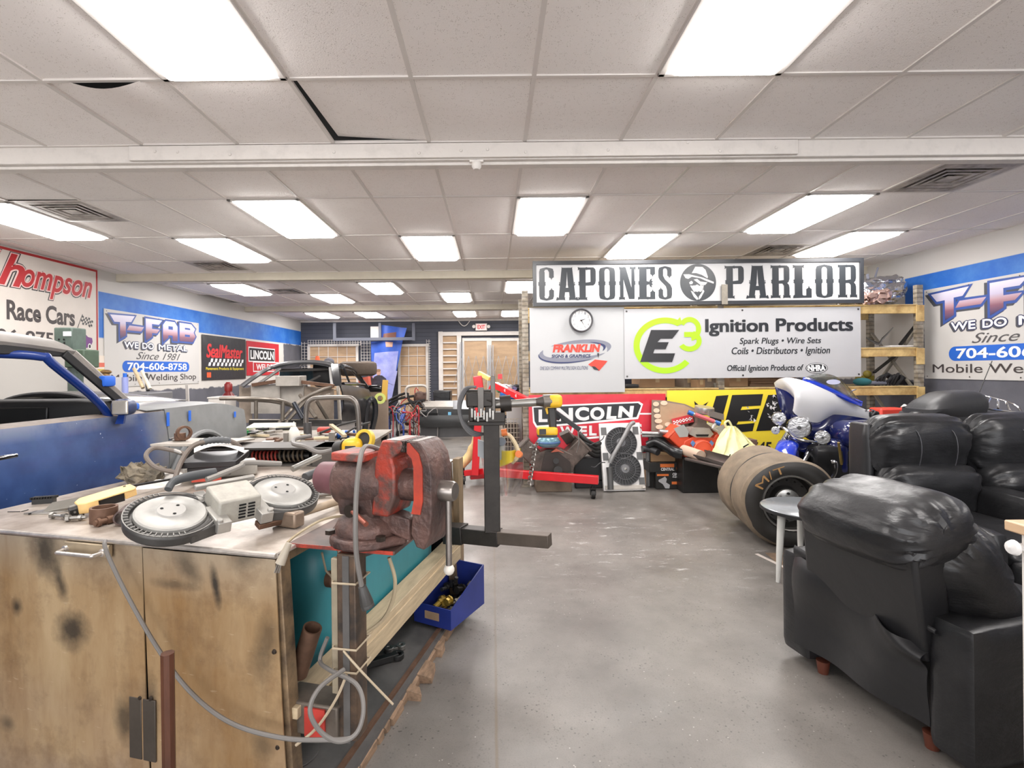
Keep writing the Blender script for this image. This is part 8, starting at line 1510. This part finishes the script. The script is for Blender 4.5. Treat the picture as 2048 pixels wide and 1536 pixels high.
q = MB(); q.hexa([at(1296, 965, 6.3), at(1310, 955, 6.3), at(1310, 955, 6.5), at(1296, 965, 6.5), at(1298, 945, 6.3), at(1312, 944, 6.3), at(1312, 944, 6.5), at(1298, 945, 6.5)]); 
q = MB(); a = at(1303, 960, 6.35); q.box((a.x, 6.42, .11), (.06, .25, .22)); tag(q.build('cardboard_piece', CARD), 'folded cardboard standing between radiator and tool cartons', 'cardboard')
# dark exhaust parts and long pipes running to the tyres
q = MB(); q.tube([at(1296, 890, 6.2), at(1312, 884, 6.15), at(1330, 892, 6.05), at(1352, 905, 5.9), at(1366, 908, 5.85)], [.05, .055, .06, .065, .06], 12, smooth=4); tag(q.build('muffler_pipe', mat('muffler_black', (32, 33, 34), .25, .3)), 'glossy black bent muffler pipe lying over the tool cartons', 'pipe')
q = MB(); q.tube([at(1284, 898, 6.2), at(1300, 898, 6.2), at(1316, 905, 6.1)], .04, 10, smooth=4); q.tube([at(1300, 880, 6.25), at(1306, 872, 6.25), at(1312, 886, 6.2)], .02, 8, smooth=4); tag(q.build('pipe_bracket', DK), 'dark pipe elbow with bracket behind the glossy muffler pipe', 'pipe')
q = MB(); q.cyl(at(1368, 900, 5.9), at(1402, 912, 5.55), .058, 18); tag(q.build('tan_tube', mat('tube_tan', (190, 166, 146), .5)), 'short tan tube joining the black muffler pipe', 'tube')
q = MB(); a, b = at(1398, 906, 5.6), at(1470, 926, 4.85)
for i in range(8):
    pass
M_ = frame(a, b - a, (0, 0, 1)); q.lathe([(.07, 0), (.07, (b - a).length)], M_ @ Matrix.Rotation(radians(100), 4, 'Z'), 14, arc=radians(200)); q.lathe([(.064, 0), (.064, (b - a).length)], M_ @ Matrix.Rotation(radians(100), 4, 'Z'), 14, arc=radians(200)); q.cyl(at(1372, 918, 5.75), at(1462, 938, 4.85), .018, 10); tag(q.build('steel_channel', mat('channel_grey', (112, 104, 100), .4, .6, var=.2)), 'long open steel channel resting on the rear slick tyre', 'channel')
q = MB(); q.box((2.50, 6.2, .125), (.26, .24, .24)); tag(q.build('red_crate', mat('crate_red', (92, 22, 24), .5), bevel=.02), 'dark red crate on the floor beneath the orange engine', 'crate')
# orange V8
og = thing('orange_engine', 'orange painted V8 engine with grey intake on the floor by the rack', 'engine', at(1408, 920, 6.0)); dg = 5.95; OR = mat('engine_orange', (216, 78, 48), .4, var=.2, scale=6); GI = mat('intake_grey', (176, 168, 160), .45, .4, var=.25); IRON = mat('manifold_brown', (132, 118, 108), .5, .4, var=.3)
oc = at(1404, 914, dg); q = MB(); vblock(q, oc, .98, .28); q.build('block', OR, og, bevel=.012)
q = MB(); q.lathe([(0, .03), (.10, .03), (.115, .015), (.125, 0)], frame(at(1404, 900, dg), (0, -1, 0)), 30); q.lathe([(.10, .04), (.106, .05), (.112, .04)], frame(at(1404, 900, dg), (0, -1, 0)), 30); q.build('timing_cover', mat('cover_orange', (228, 92, 64), .4), og)
q = MB()
for x in (1386, 1423): psheet(q, [(x - 4, 887), (x, 881), (x + 5, 886), (x, 894)], dg - .03, .02)
q.build('blue_plug', mat('plug_blue', (92, 132, 186), .5), og); q = MB(); psheet(q, [(1412, 903), (1420, 900), (1422, 906), (1416, 908)], dg - .06, .01); q.build('pointer', STEEL, og)
q = MB(); blob(q, [(1380, 868), (1386, 858), (1392, 857), (1418, 857), (1426, 868), (1420, 874), (1392, 874)], dg - .02, .3); q.build('intake_front', GI, og, bevel=.006); q = MB(); psheet(q, [(1392, 869), (1418, 869), (1416, 873), (1394, 873)], dg - .03, .02); q.build('intake_slots', VOID, og)
for x0, x1, lean in ((1350, 1374, 6), (1432, 1452, -6)):
    q = MB(); blob(q, [(x0, 858), (x0 + (x1 - x0) * .7, 851), (x1 + lean * .3, 864), (x1, 872), (x0 + 10, 873)], dg, .45); q.build('rocker_cover', mat('rocker_grey', (182, 182, 178), .35, .4), og, bevel=.01)
q = MB(); blob(q, [(1386, 857), (1396, 848), (1397, 834), (1412, 834), (1412, 848), (1424, 857)], dg + .1, .2); q.build('manifold', IRON, og, bevel=.008); q = MB(); q.cyl(at(1378, 825, dg), at(1440, 848, dg - .05), .02, 10); fr2 = q.build('fuel_rail', STEEL, og); q = MB(); q.cyl(at(1376, 824, dg), at(1386, 828, dg - .01), .028, 10); q.cyl(at(1430, 844, dg - .04), at(1440, 848, dg - .05), .026, 10); q.build('blue_fitting', mat('fitting_blue', (50, 100, 170), .3, .5), fr2); q = MB(); q.cyl(at(1390, 829, dg - .02), at(1428, 843, dg - .05), .024, 8); q.build('red_sleeve', mat('sleeve_red', (190, 90, 96), .4), fr2)
q = MB(); c = at(1408, 822, dg + .1); q.lathe([(0, .05), (.105, .05), (.11, .02), (.10, -.02), (.05, -.04), (0, -.04)], frame(c, (.1, -.15, 1)), 26); q.build('carburettor', mat('carb_silver', (176, 172, 168), .3, .7), og); q = MB(); q.sheet(lambda u, v: at(1415 + 30 * u, 820 + 8 * u + 12 * v, dg + .0 + .1 * u), 6, 4, .02); q.build('scoop_plate', mat('scoop_grey', (150, 142, 134), .4, .4), og)
q = MB(); q.tube([at(1430, 848, dg - .05), at(1426, 856, dg - .08), at(1434, 862, dg - .06)], .018, 8, smooth=4); q.build('hose', ALU, og)
a = at(1405, 912, dg); q = MB(); q.box((a.x, dg + .25, a.z / 2), (.42, .4, a.z)); q.build('engine_stand', BLKM, og, bevel=.01)
o = thing('red_checker_box', 'red and white checkered parts box propped left of the orange engine', 'box', at(1368, 848, 6.1)); q = MB(); q.hexa([at(1346, 852, 6.15), at(1388, 844, 6.15), at(1388, 844, 6.3), at(1346, 852, 6.3), at(1343, 838, 6.15), at(1384, 828, 6.15), at(1384, 828, 6.3), at(1343, 838, 6.3)]); q.build('carton', mat('carton_red', (196, 56, 60), .5), o); q = MB()
for i in range(12):
    for j in range(3):
        if (i + j) % 2 == 0: f = lambda u, v: (1345 + 38 * u + 3 * v, 838.5 - 9 * u + 13 * v); psheet(q, [f(i / 12, .3 + j * .16), f((i + 1) / 12, .3 + j * .16), f((i + 1) / 12, .46 + j * .16), f(i / 12, .46 + j * .16)], 6.144, .002)
q.build('checks', WPR, o, smooth=0); a = at(1366, 852, 6.2); q = MB(); q.box((a.x, 6.26, a.z / 2), (.16, .06, a.z)); q.build('prop', BLKM, o)
q = MB(); q.cyl(at(1345, 880, 6.1), at(1356, 868, 6.1), .05, 14); tag(q.build('blue_valve', mat('valve_blue', (42, 62, 120), .4)), 'blue cylindrical part left of the orange engine', 'car part'); q = MB(); q.cyl(at(1284, 866, 6.2), at(1345, 868, 6.1), .022, 10); q.cyl(at(1284, 872, 6.2), at(1330, 872, 6.15), .015, 8); q.cyl(at(1318, 863, 6.1), at(1345, 866, 6.1), .03, 10); tag(q.build('drive_shaft', mat('shaft_silver', (160, 158, 156), .3, .7)), 'silver stepped shaft lying between radiator and orange engine', 'shaft')
q = MB(); a = at(1310, 885, 6.3); q.box((a.x + .05, 6.33, a.z / 2), (.3, .06, a.z - .02)); tag(q.build('grey_case', mat('case_grey', (120, 120, 120), .5), bevel=.01), 'grey case standing behind the bent muffler pipe', 'case')
# yellow bag and brown carton
o = thing('plastic_bag', 'pale yellow plastic carrier bag standing right of the orange engine', 'bag', at(1470, 915, 5.9)); db_ = 5.7
def bagfn(u, v):
    w = (6 + 44 * v ** .8); th = 2 * pi * u; x = 1463 + 9 * v + w * cos(th) * (1 + .08 * sin(7 * th + 5 * v)); y = 852 + 62 * v + 3 * sin(5 * th + 9 * v) * v; p = at(x, y, db_); return p + V((0, sin(th) * (.03 + .16 * v) + .02 * sin(9 * th + 3 * v), 0))
q = MB(); q.sheet(bagfn, 44, 18); q.build('body', mat('bag_yellow', (236, 232, 176), .35, alpha=.92, bump=.5, bscale=12), o); q = MB(); q.tube([at(1453, 856, db_), at(1450, 846, db_), at(1457, 842, db_), at(1463, 852, db_), at(1466, 862, db_)], .012, 6, smooth=4); q.build('loop_handle', mat('bag_yellow', (236, 232, 176)), o); q = MB(); psheet(q, [(1486, 893), (1497, 887), (1498, 889), (1487, 896)], db_ - .17, .002); psheet(q, [(1455, 917), (1460, 908), (1462, 909), (1457, 918)], db_ - .17, .002); q.build('print_marks', BLK, o, smooth=0)
a, b = at(1480, 880, 6.1), at(1510, 915, 6.1); q = MB(); q.box(((a.x + b.x) / 2, 6.2, a.z / 2), (b.x - a.x + .06, .2, a.z)); tag(q.build('brown_panel', mat('panel_brown', (112, 88, 78), .6), bevel=.004), 'upright brown board behind the yellow carrier bag', 'board')
# items left of the rack: bench with tubs, wire cage, broom
o = thing('storage_bench', 'grey steel bench with junk behind the hoist mast', 'bench', (.25, 7.6, 0)); z_ = at(1010, 800, 7.3).z; q = MB(); q.box((.15, 7.6, z_ - .02), (.85, .6, .04)); q.build('top', mat('bench_grey', (150, 148, 146), .5), o)
for x in (-.24, .54):
    for y in (7.35, 7.85): q = MB(); q.box((x, y, z_ / 2 - .02), (.04, .04, z_ - .04)); q.build('leg', BLKM, o)
q = MB(); a, b = at(1000, 783, 7.5), at(1038, 799, 7.5); q.rbox(((a.x + b.x) / 2, 7.6, (a.z + z_) / 2 + .002), (b.x - a.x, .35, a.z - z_), .03, 6); tag(q.build('blue_tub', mat('tub_blue', (24, 98, 176), .4)), 'blue plastic tub on the bench behind the red boom', 'tub')
rn = random.Random(8)
for i, (c, nm) in enumerate((((52, 120, 70), 'green'), ((190, 190, 196), 'white'), ((150, 140, 180), 'lilac'), ((60, 60, 64), 'black'), ((190, 60, 50), 'red'))):
    q = MB(); p = at(1005 + 8 * i, 779 - (i % 2) * 4, 7.5 + .05 * i); q.rbox(p, (.16, .14, .07), .025, 6, fn=lambda P_, p_: P_ + V(noise.noise_vector(p_ * 2.5 + V((i, 0, 0)))) * .03); tag(q.build('packet', mat('packet_' + nm, c, .5)), nm + ' crumpled packet heaped on the blue tub', 'packet')
a, b = at(1013, 806, 7.0), at(1044, 836, 7.0); q = MB(); q.box(((a.x + b.x) / 2, 7.05, a.z / 2), (b.x - a.x, .16, a.z)); tag(q.build('grey_cabinet', mat('cabinet_pale', (168, 166, 164), .5), bevel=.008), 'pale grey metal box behind the notcher shaft by the rack post', 'box')
a, b = at(1003, 838, 6.8), at(1040, 930, 6.8); q = MB(); x = a.x
while x < b.x: q.box((x, 6.8, (a.z + .02) / 2), (.008, .008, a.z)); x += .04
z = .02
while z < a.z: q.box(((a.x + b.x) / 2, 6.8, z), (b.x - a.x, .008, .008)); z += .06
tag(q.build('wire_cage', mat('cage_wire', (176, 166, 150), .4, .5)), 'pale wire cage panel standing below the notcher shaft', 'cage'); q = MB(); q.box(((a.x + b.x) / 2, 6.95, a.z * .46), (b.x - a.x - .04, .2, a.z * .92)); tag(q.build('dark_carton', mat('carton_brown', (78, 68, 60), .7, var=.4), bevel=.01), 'dark brown carton behind the wire cage panel', 'box')
br = thing('broom', 'straw broom leaning behind the hoist mast with bristles on the floor', 'broom', at(925, 935, 6.7)); q = MB(); q.tube([at(950, 868, 6.75), at(944, 895, 6.72), at(934, 918, 6.7), at(912, 934, 6.65)], [.025, .05, .06, .075], 10, smooth=4); q.build('bristles', mat('straw', (214, 186, 132), .8, var=.3, scale=20, stretch=(1, 1, .2)), br); q = MB(); q.cyl(at(950, 868, 6.75), at(975, 780, 6.9), .013, 8); q.build('handle', LUM, br)
